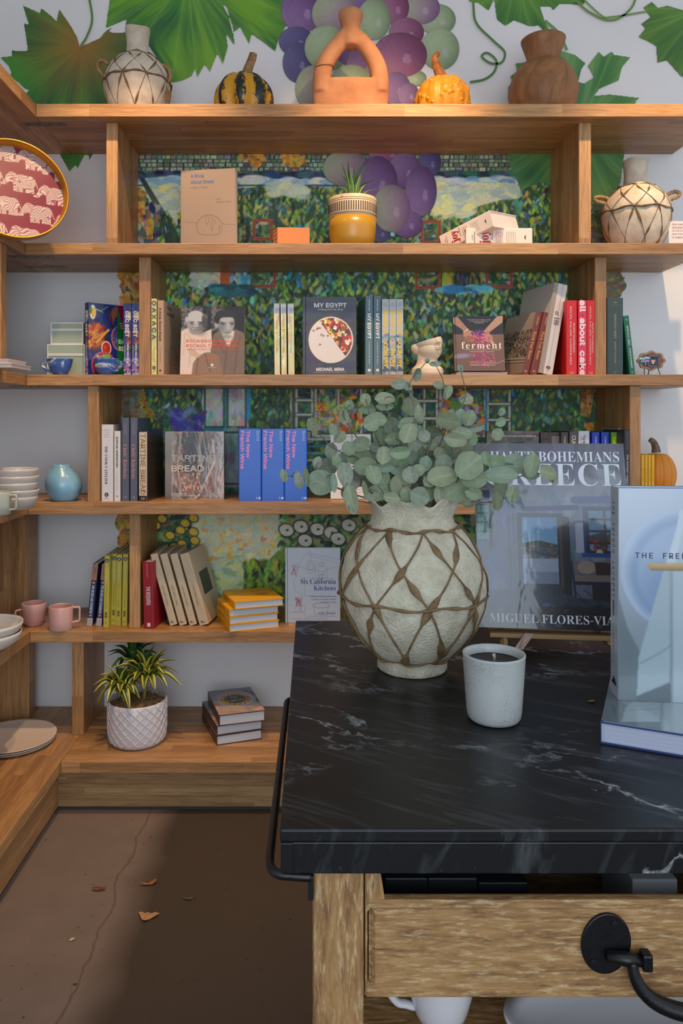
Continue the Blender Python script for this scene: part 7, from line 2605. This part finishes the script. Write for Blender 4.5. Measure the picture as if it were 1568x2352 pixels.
PULP = clay('paper_pulp', (188, 180, 154), (228, 221, 198), 0.9, 34, 0.9, 190, 0.008)
MB().lathe(VP, 96, wob=vw).obj('body', PULP, root, True)
rf = prof_r(VP[:17])
n, off = 9, math.radians(-90 + 5)
zt, ze, zl = 0.236, 0.1245, 0.0262
dth = 2 * math.pi / n
for i in range(n):
    a = off + i * dth
    for s in (-1, 1):
        strap(root, rf, a, ze, a + s * dth, zt, 0.0058, i * 2 + (s > 0), RAFFIA, lift=0.0026, n=34)
        strap(root, rf, a, ze, a + s * dth * 0.56, zl, 0.0066, 100 + i * 2 + (s > 0), RAFFIA, lift=0.0026, n=30)
for z, w in ((zt, 0.0024), (ze, 0.0022), (zl, 0.0022)):
    pts = [((rf(z) + 0.003) * math.cos(2 * math.pi * i / 90), (rf(z) + 0.003) * math.sin(2 * math.pi * i / 90), z + 0.0022 * math.sin(i * 0.55)) for i in range(90)]
    MB().tube(pts, [w * (1 + 0.35 * math.sin(i * 1.3)) for i in range(90)], 8, closed=True).obj('raffia_ring', RAFFIA, root, True)

# ---------------------------------------------------------------- eucalyptus stems: leaf spots as they hang around the vase mouth
LV = [(655, 150, 36, 26), (700, 158, 24, 24), (752, 100, 22, 32), (872, 155, 30, 20), (922, 187, 22, 35), (1025, 230, 38, 27), (575, 228, 46, 32), (473, 230, 26, 30), (485, 285, 40, 25), (575, 270, 40, 20), (722, 272, 42, 45), (765, 310, 22, 45), (925, 350, 55, 42), (1040, 330, 35, 38), (990, 330, 30, 40), (1080, 385, 45, 20), (1210, 355, 28, 22), (1195, 420, 28, 30), (1218, 298, 20, 18), (385, 260, 22, 25), (355, 330, 25, 35), (295, 400, 20, 30), (335, 433, 28, 32), (185, 368, 30, 35), (195, 415, 16, 14), (540, 340, 45, 35), (505, 360, 40, 40), (615, 378, 40, 42), (700, 370, 45, 35), (705, 420, 42, 48), (765, 395, 25, 20), (850, 415, 45, 30), (790, 430, 30, 30), (560, 435, 40, 45), (630, 445, 45, 30), (450, 475, 48, 35), (380, 495, 32, 35), (285, 515, 30, 40), (445, 550, 60, 42), (360, 550, 28, 30), (270, 605, 42, 45), (315, 565, 22, 35), (212, 575, 22, 30), (360, 635, 38, 58), (235, 690, 65, 62), (300, 690, 18, 45), (400, 690, 38, 30), (515, 640, 38, 45), (480, 600, 55, 45), (575, 605, 50, 22), (655, 560, 50, 48), (710, 520, 38, 60), (570, 540, 35, 45), (540, 490, 45, 25), (660, 520, 50, 30), (840, 480, 45, 30), (855, 545, 35, 40), (960, 450, 55, 35), (1040, 440, 40, 45), (1000, 415, 50, 30), (1010, 520, 50, 50), (1040, 590, 65, 70), (1130, 550, 25, 35), (1185, 580, 45, 40), (1280, 585, 70, 50), (1380, 585, 38, 58), (1375, 640, 45, 25), (1465, 630, 40, 35), (1495, 650, 25, 30), (1215, 645, 75, 40), (1205, 710, 35, 60), (1275, 750, 30, 40), (1190, 790, 28, 45), (885, 655, 70, 52), (955, 650, 30, 40), (820, 680, 28, 30), (665, 700, 50, 52), (660, 630, 50, 20), (720, 640, 40, 40), (545, 740, 65, 40), (765, 760, 45, 45), (820, 740, 35, 45), (875, 755, 25, 45), (960, 725, 65, 60), (930, 770, 25, 40), (1015, 780, 45, 25), (1060, 745, 45, 30), (1060, 660, 60, 50), (395, 770, 35, 70), (110, 675, 22, 42), (28, 645, 18, 30), (150, 650, 14, 45), (470, 720, 14, 35), (380, 810, 12, 25), (600, 560, 40, 60), (800, 580, 30, 40), (690, 570, 40, 40), (810, 20, 12, 12), (855, 38, 28, 14), (990, 60, 14, 22), (760, 620, 30, 30), (620, 770, 40, 28), (700, 760, 40, 36), (1100, 600, 40, 40), (560, 660, 40, 40), (900, 580, 40, 44), (940, 520, 36, 40), (780, 520, 30, 44), (740, 470, 36, 40), (880, 460, 30, 30), (630, 610, 40, 40), (840, 620, 34, 34)]
r = random.Random(5)
mouth = Vector((WX(946, D), D, WZ(1172, D)))
leaves = []
for zx, zy, rx, ry in LV:
    X, Y = 640 + zx / 2.376, 820 + zy / 2.376
    rx, ry = rx / 2.376 * 1.18, ry / 2.376 * 1.18
    dx, dy = X - 946, 1172 - Y
    dist = math.hypot(dx, dy)
    # leaves near the mouth spread in depth, the outer ones lie nearer the stem plane
    dd = D + r.uniform(-0.075, 0.055) * (1.0 if dist < 190 else 0.45)
    if dy < 90:
        dd = D - abs(r.uniform(0.02, 0.085)) if dist < 170 else D + r.uniform(-0.06, 0.0)
    leaves.append((P(X, Y, dd), rx * dd / F, ry * dd / F, math.atan2(max(dy, -20), dx), dist, dd))
for k in range(42):      # inner leaves that fill the dense middle
    a = r.uniform(0.15, math.pi - 0.15)
    d_ = r.uniform(30, 165)
    X, Y = 946 + d_ * math.cos(a), 1172 - d_ * math.sin(a) * 0.95
    dd = D + r.uniform(0.01, 0.10)
    s = r.uniform(14, 21) * dd / F
    leaves.append((P(X, Y, dd), s, s * r.uniform(0.8, 1.15), a, d_, dd))
NS = 15
bins = [[] for _ in range(NS)]
for lf in leaves:
    k = min(NS - 1, max(0, int((math.pi - lf[3]) / math.pi * NS)))
    bins[k].append(lf)


def leaf_mesh(seed):
    rr = random.Random(seed)
    V, C, Q = [], [], []
    nr, ns = 4, 18
    asym = rr.uniform(-0.08, 0.08)
    base = np.array((120, 132, 108)) * rr.uniform(0.86, 1.1) + np.array((rr.uniform(-8, 8), 0, rr.uniform(-10, 8)))
    fold, curl = rr.uniform(0.05, 0.28), rr.uniform(-0.12, 0.22)
    for j in range(nr + 1):
        f = j / nr
        for k in range(ns):
            a = 2 * math.pi * k / ns
            w = 1 + 0.10 * math.cos(a - math.pi) * (a > 0) + asym * math.sin(2 * a)
            x, y = f * math.cos(a) * w, f * math.sin(a) * (1 + 0.03 * math.sin(5 * a + seed))
            z = fold * abs(y) - curl * x * x + 0.03 * math.sin(4 * a + seed) * f
            V.append((x, y, z))
            C.append(base * (1.0 - 0.06 * f) + (10 if abs(y) < 0.08 else 0) + rr.gauss(0, 4))
    for j in range(nr):
        for k in range(ns):
            k2 = (k + 1) % ns
            Q.append((j * ns + k, j * ns + k2, (j + 1) * ns + k2, (j + 1) * ns + k))
    return col_mesh('leaf', V, Q, C)


LMESH = [leaf_mesh(s) for s in range(9)]
LMAT = print_mat(0.6, key='eucalyptus')
for me in LMESH:
    me.materials.append(LMAT)
    me.polygons.foreach_set('use_smooth', [True] * len(me.polygons))
STEM_LABELS = ['short eucalyptus stem drooping low over the vase rim before the white sketch book', 'eucalyptus stem trailing out across the thick blue boxed spines',
               'low eucalyptus stem spreading between the blue spines and the vase rim', 'eucalyptus stem reaching out just above the top of the blue spines',
               'small eucalyptus stem leaning over the white sketch book', 'leafy eucalyptus stem rising before the painted flower window',
               'eucalyptus stem rising to the shelf edge below the silver spines', 'tall thin eucalyptus stem ending before the plaster face',
               'tall eucalyptus stem beside the plaster face, under the brown cookbook', 'slender eucalyptus stem whose tip crosses the brown cookbook',
               'eucalyptus stem with large leaves below the brown cookbook', 'sparse eucalyptus stem hanging over the grey wood patterned book',
               'eucalyptus stem bending over the corner of the blue room book', 'long eucalyptus stem trailing across the lettering of the blue room book',
               'low eucalyptus stem hanging before the painted side window of the blue room book']
TWIG = fibres('eucalyptus_twig', (90, 84, 70), (128, 118, 98))
for k in range(NS):
    if not bins[k]:
        continue
    L = sorted(bins[k], key=lambda q_: q_[4])
    ang_ = math.pi - (k + 0.5) * math.pi / NS
    tip = L[-1][0]
    lab = STEM_LABELS[k]
    st = thing('eucalyptus_stem', lab, 'plant', (mouth.x + 0.03 * math.cos(ang_), mouth.y, TZ + 0.21), group='eucalyptus stems in the strapped vase')
    o0 = Vector(st.location)
    path = [o0, Vector((mouth.x + 0.052 * math.cos(ang_), D + r.uniform(-0.03, 0.03), mouth.z + 0.004))]
    step = [q_ for q_ in L if q_[4] > 60]
    lastd = 60
    for q_ in step:
        if q_[4] - lastd > 45 or q_ is L[-1]:
            base = q_[0]
            dirv = Vector((math.cos(ang_), 0, math.sin(ang_)))
            line = mouth + dirv * ((base - mouth).dot(dirv))
            path.append(base * 0.6 + line * 0.4 if q_ is not L[-1] else base)
            lastd = q_[4]
    pp = smooth_path(path, 6)
    npp = len(pp)
    MB().tube([p - o0 for p in pp], [0.0019 - 0.0012 * i / max(1, npp - 1) for i in range(npp)], 6).obj('stem', TWIG, st, True)
    for c_, rx, ry, aa, dist, dd in L:
        # nearest stem point gives the petiole
        near = min(pp, key=lambda p: (p - c_).length)
        toward = (c_ - near)
        if toward.length < 0.004:
            toward = Vector((math.cos(aa), 0, math.sin(aa))) * 0.01
        R_ = max(rx, ry)
        ax = toward.normalized()
        # flat side mostly faces the room, turned a little
        narrow = min(rx, ry) / max(rx, ry)
        nrm = Vector((r.uniform(-.35, .35), -1, r.uniform(-.2, .5))).normalized()
        if rx >= ry:
            la = Vector((1, 0, r.uniform(-.3, .3)))
        else:
            la = Vector((r.uniform(-.3, .3), 0, 1))
        if la.dot(ax) < 0:
            la = -la
        if narrow > 0.85:
            la = (ax + la * 0.2)
        la = (la - nrm * la.dot(nrm)).normalized()
        sb = nrm.cross(la).normalized()
        e = bpy.data.objects.new('leaf', LMESH[r.randrange(9)])
        COL.objects.link(e)
        e.parent = st
        sx, sy = max(rx, ry), min(rx, ry)
        M = Matrix(((la.x * sx, sb.x * sy, nrm.x * sx, c_.x - o0.x), (la.y * sx, sb.y * sy, nrm.y * sx, c_.y - o0.y), (la.z * sx, sb.z * sy, nrm.z * sx, c_.z - o0.z), (0, 0, 0, 1)))
        e.matrix_basis = M
        pb = c_ - la * sx * 0.98
        if (pb - near).length > 0.003 and (pb - near).length < 0.09:
            MB().tube(smooth_path([near - o0, (near + pb) / 2 - o0 + Vector((0, 0, 0.003)), pb - o0], 3), 0.0007, 5).obj('petiole', TWIG, st, True)

# ================================================================ candle
D = 1.047
px = D / F
root = thing('candle', 'speckled white ceramic candle cup with black wax', 'candle', (WX(1134, D), D, TZ + 0.0004))
t = NT('speckled_glaze')
sp = t.ramp(t.noise(t.obj(), 620, 2, 0.6), [(0.34, (112, 114, 108)), (0.46, (168, 172, 170))])
cl = t.ramp(t.noise(t.obj(), 24, 4, 0.6), [(0.40, (0, 0, 0)), (0.65, (255, 255, 255))])
t.base(t.mix(cl, (170, 174, 172), sp))
t.b.inputs['Roughness'].default_value = 0.38
t.b.inputs['Coat Weight'].default_value = 0.15
CZ = WZ(1500, D) - TZ
MB().lathe([(0, 0.001), (50 * px, 0.0), (56 * px, 0.0016), (60.5 * px, 0.006), (62.5 * px, 0.014), (66 * px, 0.045), (70.5 * px, CZ - 0.003), (71.3 * px, CZ - 0.001), (70 * px, CZ + 0.0006), (66 * px, CZ), (62.5 * px, CZ - 0.004), (61 * px, CZ - 0.010), (60 * px, CZ - 0.02), (0, CZ - 0.02)], 80).obj('cup', t.m, root, True)
MB().lathe([(60.2 * px, CZ - 0.0185), (60.6 * px, CZ - 0.0105), (58 * px, CZ - 0.0115), (0, CZ - 0.0118)], 64).obj('wax', mat((20, 19, 19), 0.4), root, True)
MB().tube([(0, 0, CZ - 0.0125), (0.0006, 0, CZ - 0.006), (-0.0006, 0, CZ - 0.0015)], [0.0018, 0.0019, 0.0026], 8).obj('wick', mat((176, 164, 148), 0.9), root, True)

# ================================================================ large wrapped book on a little easel
cvg = Cv(270, 345, (120, 126, 140))
cvg.grad(0, 0, 270, 110, (112, 116, 128), (150, 156, 168))
cvg.grad(0, 110, 270, 300, (140, 148, 164), (104, 114, 134))
cvg.dabs(140, (0, 0, 270, 300), (12, 40), [(160, 168, 182), (128, 134, 150), (100, 108, 128), (176, 182, 194)], 3, ang=(1.4, 1.75), alpha=(.1, .3))
# beams, side window, door with the sea beyond, blue window, bench, floor
cvg.rect(0, 92, 26, 112, (40, 60, 110)); cvg.line([(86, 126), (180, 122)], 9, (60, 82, 140)); cvg.line([(176, 108), (270, 106)], 13, (92, 112, 160))
cvg.rect(2, 118, 23, 188, (70, 110, 110))
for k in range(3):
    for j in range(4):
        cvg.rect(3 + 7 * k, 120 + 17 * j, 9 + 7 * k, 134 + 17 * j, (130, 168, 160))
cvg.rect(24, 112, 30, 200, (60, 66, 80))
cvg.rect(74, 134, 154, 284, (84, 92, 106)); cvg.rect(82, 142, 144, 262, (134, 166, 188))
cvg.grad(82, 142, 144, 190, (108, 156, 190), (150, 180, 196))
cvg.poly([(82, 190), (110, 184), (144, 192), (144, 216), (82, 210)], (92, 104, 92)); cvg.poly([(96, 204), (144, 196), (144, 206), (110, 212)], (70, 118, 168))
cvg.dabs(60, (82, 192, 144, 222), (3, 7), [(110, 110, 92), (80, 100, 96), (150, 140, 130), (160, 130, 116)], 6, ang=(-.2, .2))
cvg.rect(82, 218, 144, 262, (170, 178, 190)); cvg.rect(82, 242, 144, 264, (146, 156, 172))
for k in range(6):
    cvg.line([(54 + 4 * k, 136), (56 + 4 * k, 270)], 2, [(110, 120, 136), (70, 80, 96)][k % 2], .7)
cvg.poly([(146, 136), (166, 140), (166, 286), (150, 280), (144, 262)], (58, 58, 66))
cvg.rect(148, 140, 152, 272, (120, 100, 96))
cvg.line([(88, 146), (84, 262)], 5, (190, 206, 222), .6, 4); cvg.line([(112, 146), (108, 200)], 4, (186, 204, 220), .5, 4)
cvg.rect(190, 120, 270, 212, (40, 84, 140)); cvg.rect(196, 126, 270, 206, (30, 44, 66))
for (x0, y0, x1, y1) in ((200, 128, 226, 142), (230, 128, 258, 142), (200, 146, 226, 164), (230, 146, 258, 164), (200, 168, 226, 186), (230, 168, 258, 186), (200, 190, 226, 202), (230, 190, 258, 202)):
    cvg.rect(x0, y0, x1, y1, (132, 160, 180))
cvg.poly([(200, 174), (226, 166), (226, 186), (200, 186)], (90, 92, 100)); cvg.poly([(230, 172), (246, 162), (258, 172), (258, 186), (230, 186)], (124, 112, 104))
cvg.rect(176, 150, 190, 206, (176, 182, 192)); cvg.dabs(30, (200, 180, 232, 204), (3, 6), [(60, 90, 60), (90, 70, 60), (170, 60, 50)], 8); cvg.ell(216, 206, 6, 8, (190, 180, 164))
cvg.rect(186, 206, 270, 214, (44, 104, 160))
cvg.rect(170, 222, 270, 244, (140, 132, 130)); cvg.ell(192, 232, 16, 12, (170, 160, 152)); cvg.poly([(206, 222), (250, 224), (252, 246), (208, 246)], (88, 56, 50))
cvg.poly([(166, 246), (270, 246), (270, 258), (168, 260)], (150, 140, 136)); cvg.line([(166, 222), (172, 300)], 4, (40, 72, 110)); cvg.rect(168, 258, 270, 264, (36, 60, 92)); cvg.rect(170, 290, 270, 294, (32, 54, 84)); cvg.line([(256, 260), (258, 306)], 4, (30, 50, 80))
cvg.poly([(0, 280), (74, 272), (150, 284), (270, 296), (270, 312), (0, 312)], (86, 96, 112))
for k in range(9):
    cvg.line([(60 + 18 * k, 272), (20 + 30 * k, 312)], 1.4, (58, 66, 82))
cvg.rect(200, 262, 256, 290, (70, 66, 72)); cvg.line([(26, 214), (44, 206), (44, 262)], 3, (84, 128, 184), .8); cvg.line([(26, 228), (44, 222)], 2, (84, 128, 184), .8); cvg.line([(28, 214), (28, 290)], 2.6, (84, 128, 184), .8)
cvg.rect(0, 304, 270, 345, (62, 58, 70))
cvg.dabs(260, (0, 300, 270, 345), (2, 7), [(90, 60, 66), (44, 40, 52), (110, 104, 116), (70, 50, 60), (60, 64, 86)], 9, ang=(-.3, .3))
cvg.a = 255 * (np.clip(cvg.a, 0, 255) / 255) ** 1.9
cvg.speckle(5, 2, 2)
yawg, tlt = rad_(-7.0), rad_(13.0)
GW, GH, GT = 0.272, 0.338, 0.030
bg = Book('large shrink wrapped book showing a blue and white room, on an easel', 'face', (WX(1098, 1.375), 1.375, TZ + 0.030), GT, GH, GW, (120, 126, 140), yaw=yawg, tilt=tlt, rough=0.3, coat=0.7, pages=(200, 200, 206))
bg.art('cover', cvg, name='room_photograph', key='wrap2', wrinkle=0.35)
bg.text('cover', 'HAUTE BOHEMIANS', 0.535, 0.925, 0.86, 0.058, (214, 218, 226), 'serif', weight=-0.018)
bg.text('cover', 'GREECE', 0.52, 0.825, 0.90, 0.125, (216, 220, 228), 'serif', weight=-0.02, spacing=1.05)
bg.text('cover', 'MIGUEL FLORES-VIANNA', 0.555, 0.052, 0.96, 0.045, (206, 206, 212), 'serif', weight=-0.018)
# easel
ez = mat((156, 126, 84), 0.6)
root = thing('book_easel', 'small wooden easel holding up the large wrapped book', 'easel', (WX(1098, 1.375), 1.375, TZ), (0, 0, yawg))
sn, cs = math.sin(tlt), math.cos(tlt)
for xx_ in (0.05, 0.215):
    pts = [(xx_ + (0.0 if xx_ < 0.1 else 0.02), -0.055, 0.005), (xx_, GT + 0.016, 0.03), (xx_, GT + 0.03 + 0.12 * sn / cs, 0.16)]
    m = MB()
    # foot strut in front, upright behind the book
    a_, b_ = Vector((xx_ + (-0.012 if xx_ < 0.1 else 0.03), -0.05, 0.0055)), Vector((xx_, 0.03, 0.024))
    m.tube([a_, b_], 0.0065, 4)
    m.tube([b_, Vector((xx_, 0.03 + 0.24 * sn + 0.018, 0.024 + 0.24 * cs))], 0.006, 4)
    m.obj('easel_frame', ez, root)
bevel(MB().box(0.02, 0.25, -0.006, 0.045, 0.0205, 0.0275).obj('ledge', ez, root), 0.001)
MB().tube([(0.13, 0.125, 0.22), (0.13, 0.21, 0.006)], 0.006, 4).obj('rear_leg', ez, root)
m = MB()
m.add([(0.055, -0.052, 0.014), (0.072, -0.046, 0.013), (0.098, -0.002, 0.028), (0.082, -0.004, 0.030), (0.062, -0.052, 0.0145), (0.068, -0.048, 0.018)], [(0, 1, 2, 3), (3, 2, 5, 4)])
m.obj('wrap_strip', mat((176, 150, 140), 0.3, coat=0.6), root)

# ================================================================ pale blue plate books: one lying, one standing on it
LYT = 0.0285
fl0, fl1 = Vector((0.368, 0.9686)), Vector((0.450, 0.923))


def plate_cover():
    W_, H_ = 240, 252
    k = W_ / 465.0
    pp_ = lambda *p: [(x * k, y * k) for x, y in p]
    c = Cv(W_, H_, (178, 190, 202))
    c.grad(0, 0, W_, H_, (186, 196, 208), (140, 152, 158))
    c.poly(pp_((0, 250), (20, 320), (60, 400), (40, 487), (0, 487)), (130, 143, 149))
    c.ell(142 * k, 186 * k, 139 * k, 139 * k, (176, 190, 206), 0, 1, 2)
    c.ell(146 * k, 188 * k, 124 * k, 126 * k, (146, 166, 190), 0, 1, 10)
    c.ell(150 * k, 192 * k, 108 * k, 110 * k, (160, 178, 198), 0, 1, 6)
    c.ell(140 * k, 240 * k, 80 * k, 66 * k, (128, 152, 184), 0, .6, 26)
    c.poly(pp_((152, 30), (136, 44), (130, 92), (104, 172), (150, 180), (230, 178), (262, 60), (200, 20)), (182, 192, 200))
    c.poly(pp_((136, 44), (128, 92), (104, 172), (124, 176), (150, 60)), (192, 202, 210))
    c.poly(pp_((100, 184), (62, 322), (44, 386), (40, 474), (114, 440), (117, 186)), (174, 188, 194))
    c.poly(pp_((40, 476), (114, 442), (118, 487), (38, 487)), (118, 132, 138))
    c.poly(pp_((116, 186), (118, 487), (300, 487), (262, 340), (232, 186)), (182, 194, 200))
    c.line(pp_((117, 186), (118, 487)), 2.6, (140, 154, 162), .7, 3)
    c.line(pp_((48, 400), (90, 376), (117, 356)), 1.4, (140, 152, 160), .7)
    c.poly(pp_((200, 440), (260, 470), (255, 487), (190, 487)), (128, 142, 148))
    c.line(pp_((72, 178), (236, 178)), 8, (184, 160, 110))
    c.line(pp_((72, 174), (236, 174)), 2.4, (206, 184, 138), .8)
    c.line(pp_((72, 185), (236, 185)), 1.4, (120, 104, 76), .8)
    c.a = 255 * (np.clip(c.a, 0, 255) / 255) ** 1.5
    c.blur(1)
    return c


by = math.atan2(fl1.y - fl0.y, fl1.x - fl0.x)
by = rad_(-25)
bl = Book('pale blue plate cookbook lying flat under the standing one', 'flat', (0.368, 0.9686, TZ + 0.0004), LYT, 0.292, 0.276, (168, 176, 188), group='pale blue plate cookbooks', yaw=by, rough=0.2, coat=0.6, pages=(178, 184, 204))
bl.art('cover', plate_cover(), name='napkin_photograph')
for z0_, z1_, nm in ((0.0, 0.1, 'navy board edge'), (0.9, 1.0, 'navy board edge')):
    ob = MB().box(LYT * z0_ + (0.0 if z0_ == 0 else 0.0002), LYT * z1_ - 0.0004, 0.0006, 0.2765, -0.0007, 0.0006).obj('board_edge', mat((40, 54, 104), 0.4), bl.root)
MB().box(0.0006, LYT - 0.0004, -0.0007, 0.0005, -0.0007, 0.004).obj('spine_end', mat((40, 54, 104), 0.4), bl.root)
bs = Book('pale blue plate cookbook standing upright on the lying one', 'face', (0.418, 1.037, TZ + LYT + 0.001), 0.040, 0.289, 0.272, (178, 188, 200), group='pale blue plate cookbooks', yaw=rad_(-5.5), rough=0.2, coat=0.5, pages=(190, 196, 210))
bs.art('cover', plate_cover(), name='napkin_photograph')
bs.text('cover', 'THE  FRENCH  LAUNDRY', 0.37, 0.685, 0.58, 0.026, (44, 52, 84), spacing=1.35, weight=0.012)
bs.text('spine', 'THE  FRENCH  LAUNDRY', 0.42, 0.70, 0.46, 0.24, (60, 64, 86), rot=90, spacing=1.5)
bs.text('spine', 'THOMAS KELLER', 0.42, 0.25, 0.19, 0.18, (120, 124, 142), rot=90, spacing=1.4)
bs.shape('spine', [(0.22, 0.055), (0.78, 0.055), (0.5, 0.095)], (30, 32, 44), name='publisher_mark')
bs.band('spine', 0.36, 0.38, 0.48, 0.455, (36, 38, 50), name='spine_rule')
o = MB().box(0.0004, 0.0396, 0.001, 0.2722, 0.2886, 0.2892).obj('board_edge', mat((40, 54, 104), 0.4), bs.root)
bpy.data.objects.remove(o)
for x0_ in (0.0, 0.0372):
    MB().box(x0_ - 0.0004 + 0.0005, x0_ + 0.0027, 0.002, 0.2724, 0.2884, 0.2894).obj('board_edge', mat((40, 54, 104), 0.4), bs.root)

# crumbs on the stone: a curled scrap of dry leaf
root = thing('leaf_scrap', 'tiny curled yellow scrap of leaf on the stone top', 'leaf', P(1358, 1612, 1.111))
root.location.z = TZ + 0.0005
pp = smooth_path([(-0.006, 0, 0.0005), (-0.002, -0.002, 0.0014), (0.003, -0.001, 0.0012), (0.006, 0.003, 0.0005)], 4)
link('scrap', blade_mesh(pp, [0.0004, 0.0014, 0.0018, 0.002, 0.0022, 0.0024, 0.0024, 0.0022, 0.002, 0.0016, 0.001, 0.0006, 0.0004][:len(pp)], [(150, 130, 40)] * 7), DM, root, True)

# ================================================================ dry leaves on the floor
def dry_leaf(name, label, pxl, pyl, outline, colr, curl, yaw):
    Dl = CAMZ * F / (pyl - CY)
    root = thing(name, label, 'leaf', (WX(pxl, Dl), Dl, 0.001), (0, 0, yaw))
    n = len(outline)
    V = [(0, 0, 0.004)] + [(x, y, 0.0008 + curl * (x * x + y * y) * 40 + 0.002 * (i % 2)) for i, (x, y) in enumerate(outline)]
    Q = [(0, i + 1, (i + 1) % n + 1) for i in range(n)]
    m = MB()
    m.add(V, Q)
    o = m.obj('leaf_blade', mat(colr, 0.75), root)
    so = o.modifiers.new('thick', 'SOLIDIFY')
    so.thickness = 0.0006
    return root


dry_leaf('dry_leaf', 'tan dry leaf lying flat with a torn straight edge', 340, 2107, [(-0.028, 0.012), (-0.02, 0.014), (-0.012, 0.012), (-0.004, 0.014), (0.006, 0.012), (0.016, 0.013), (0.029, 0.008), (0.018, -0.004), (0.006, -0.012), (-0.006, -0.022), (-0.014, -0.014), (-0.02, -0.004)], (168, 122, 78), 0.1, 0)
dry_leaf('dry_leaf', 'orange brown dry leaf curled into a narrow roll', 340, 2033, [(-0.024, -0.005), (-0.01, 0.002), (0.006, 0.005), (0.014, 0.012), (0.022, 0.012), (0.024, 0.002), (0.012, -0.004), (-0.006, -0.007)], (146, 86, 42), 0.4, 0)
dry_leaf('dry_leaf', 'dark reddish dry leaf on the paler floor strip', 227, 2045, [(-0.02, 0.002), (-0.01, 0.008), (0.004, 0.008), (0.018, 0.004), (0.02, -0.002), (0.008, -0.007), (-0.008, -0.007), (-0.018, -0.003)], (110, 54, 32), 0.3, 0)
dry_leaf('dry_leaf', 'small dark olive leaf scrap on the worn floor', 430, 2066, [(-0.016, 0.006), (-0.004, 0.001), (0.008, 0.002), (0.016, 0.0), (0.01, -0.005), (-0.004, -0.004)], (80, 70, 34), 0.3, 0)
dry_leaf('dry_leaf', 'tiny pale leaf flake on the paler floor strip', 165, 2160, [(-0.007, -0.004), (-0.002, 0.005), (0.006, 0.006), (0.007, -0.001), (0.0, -0.005)], (190, 160, 124), 0.2, 0)
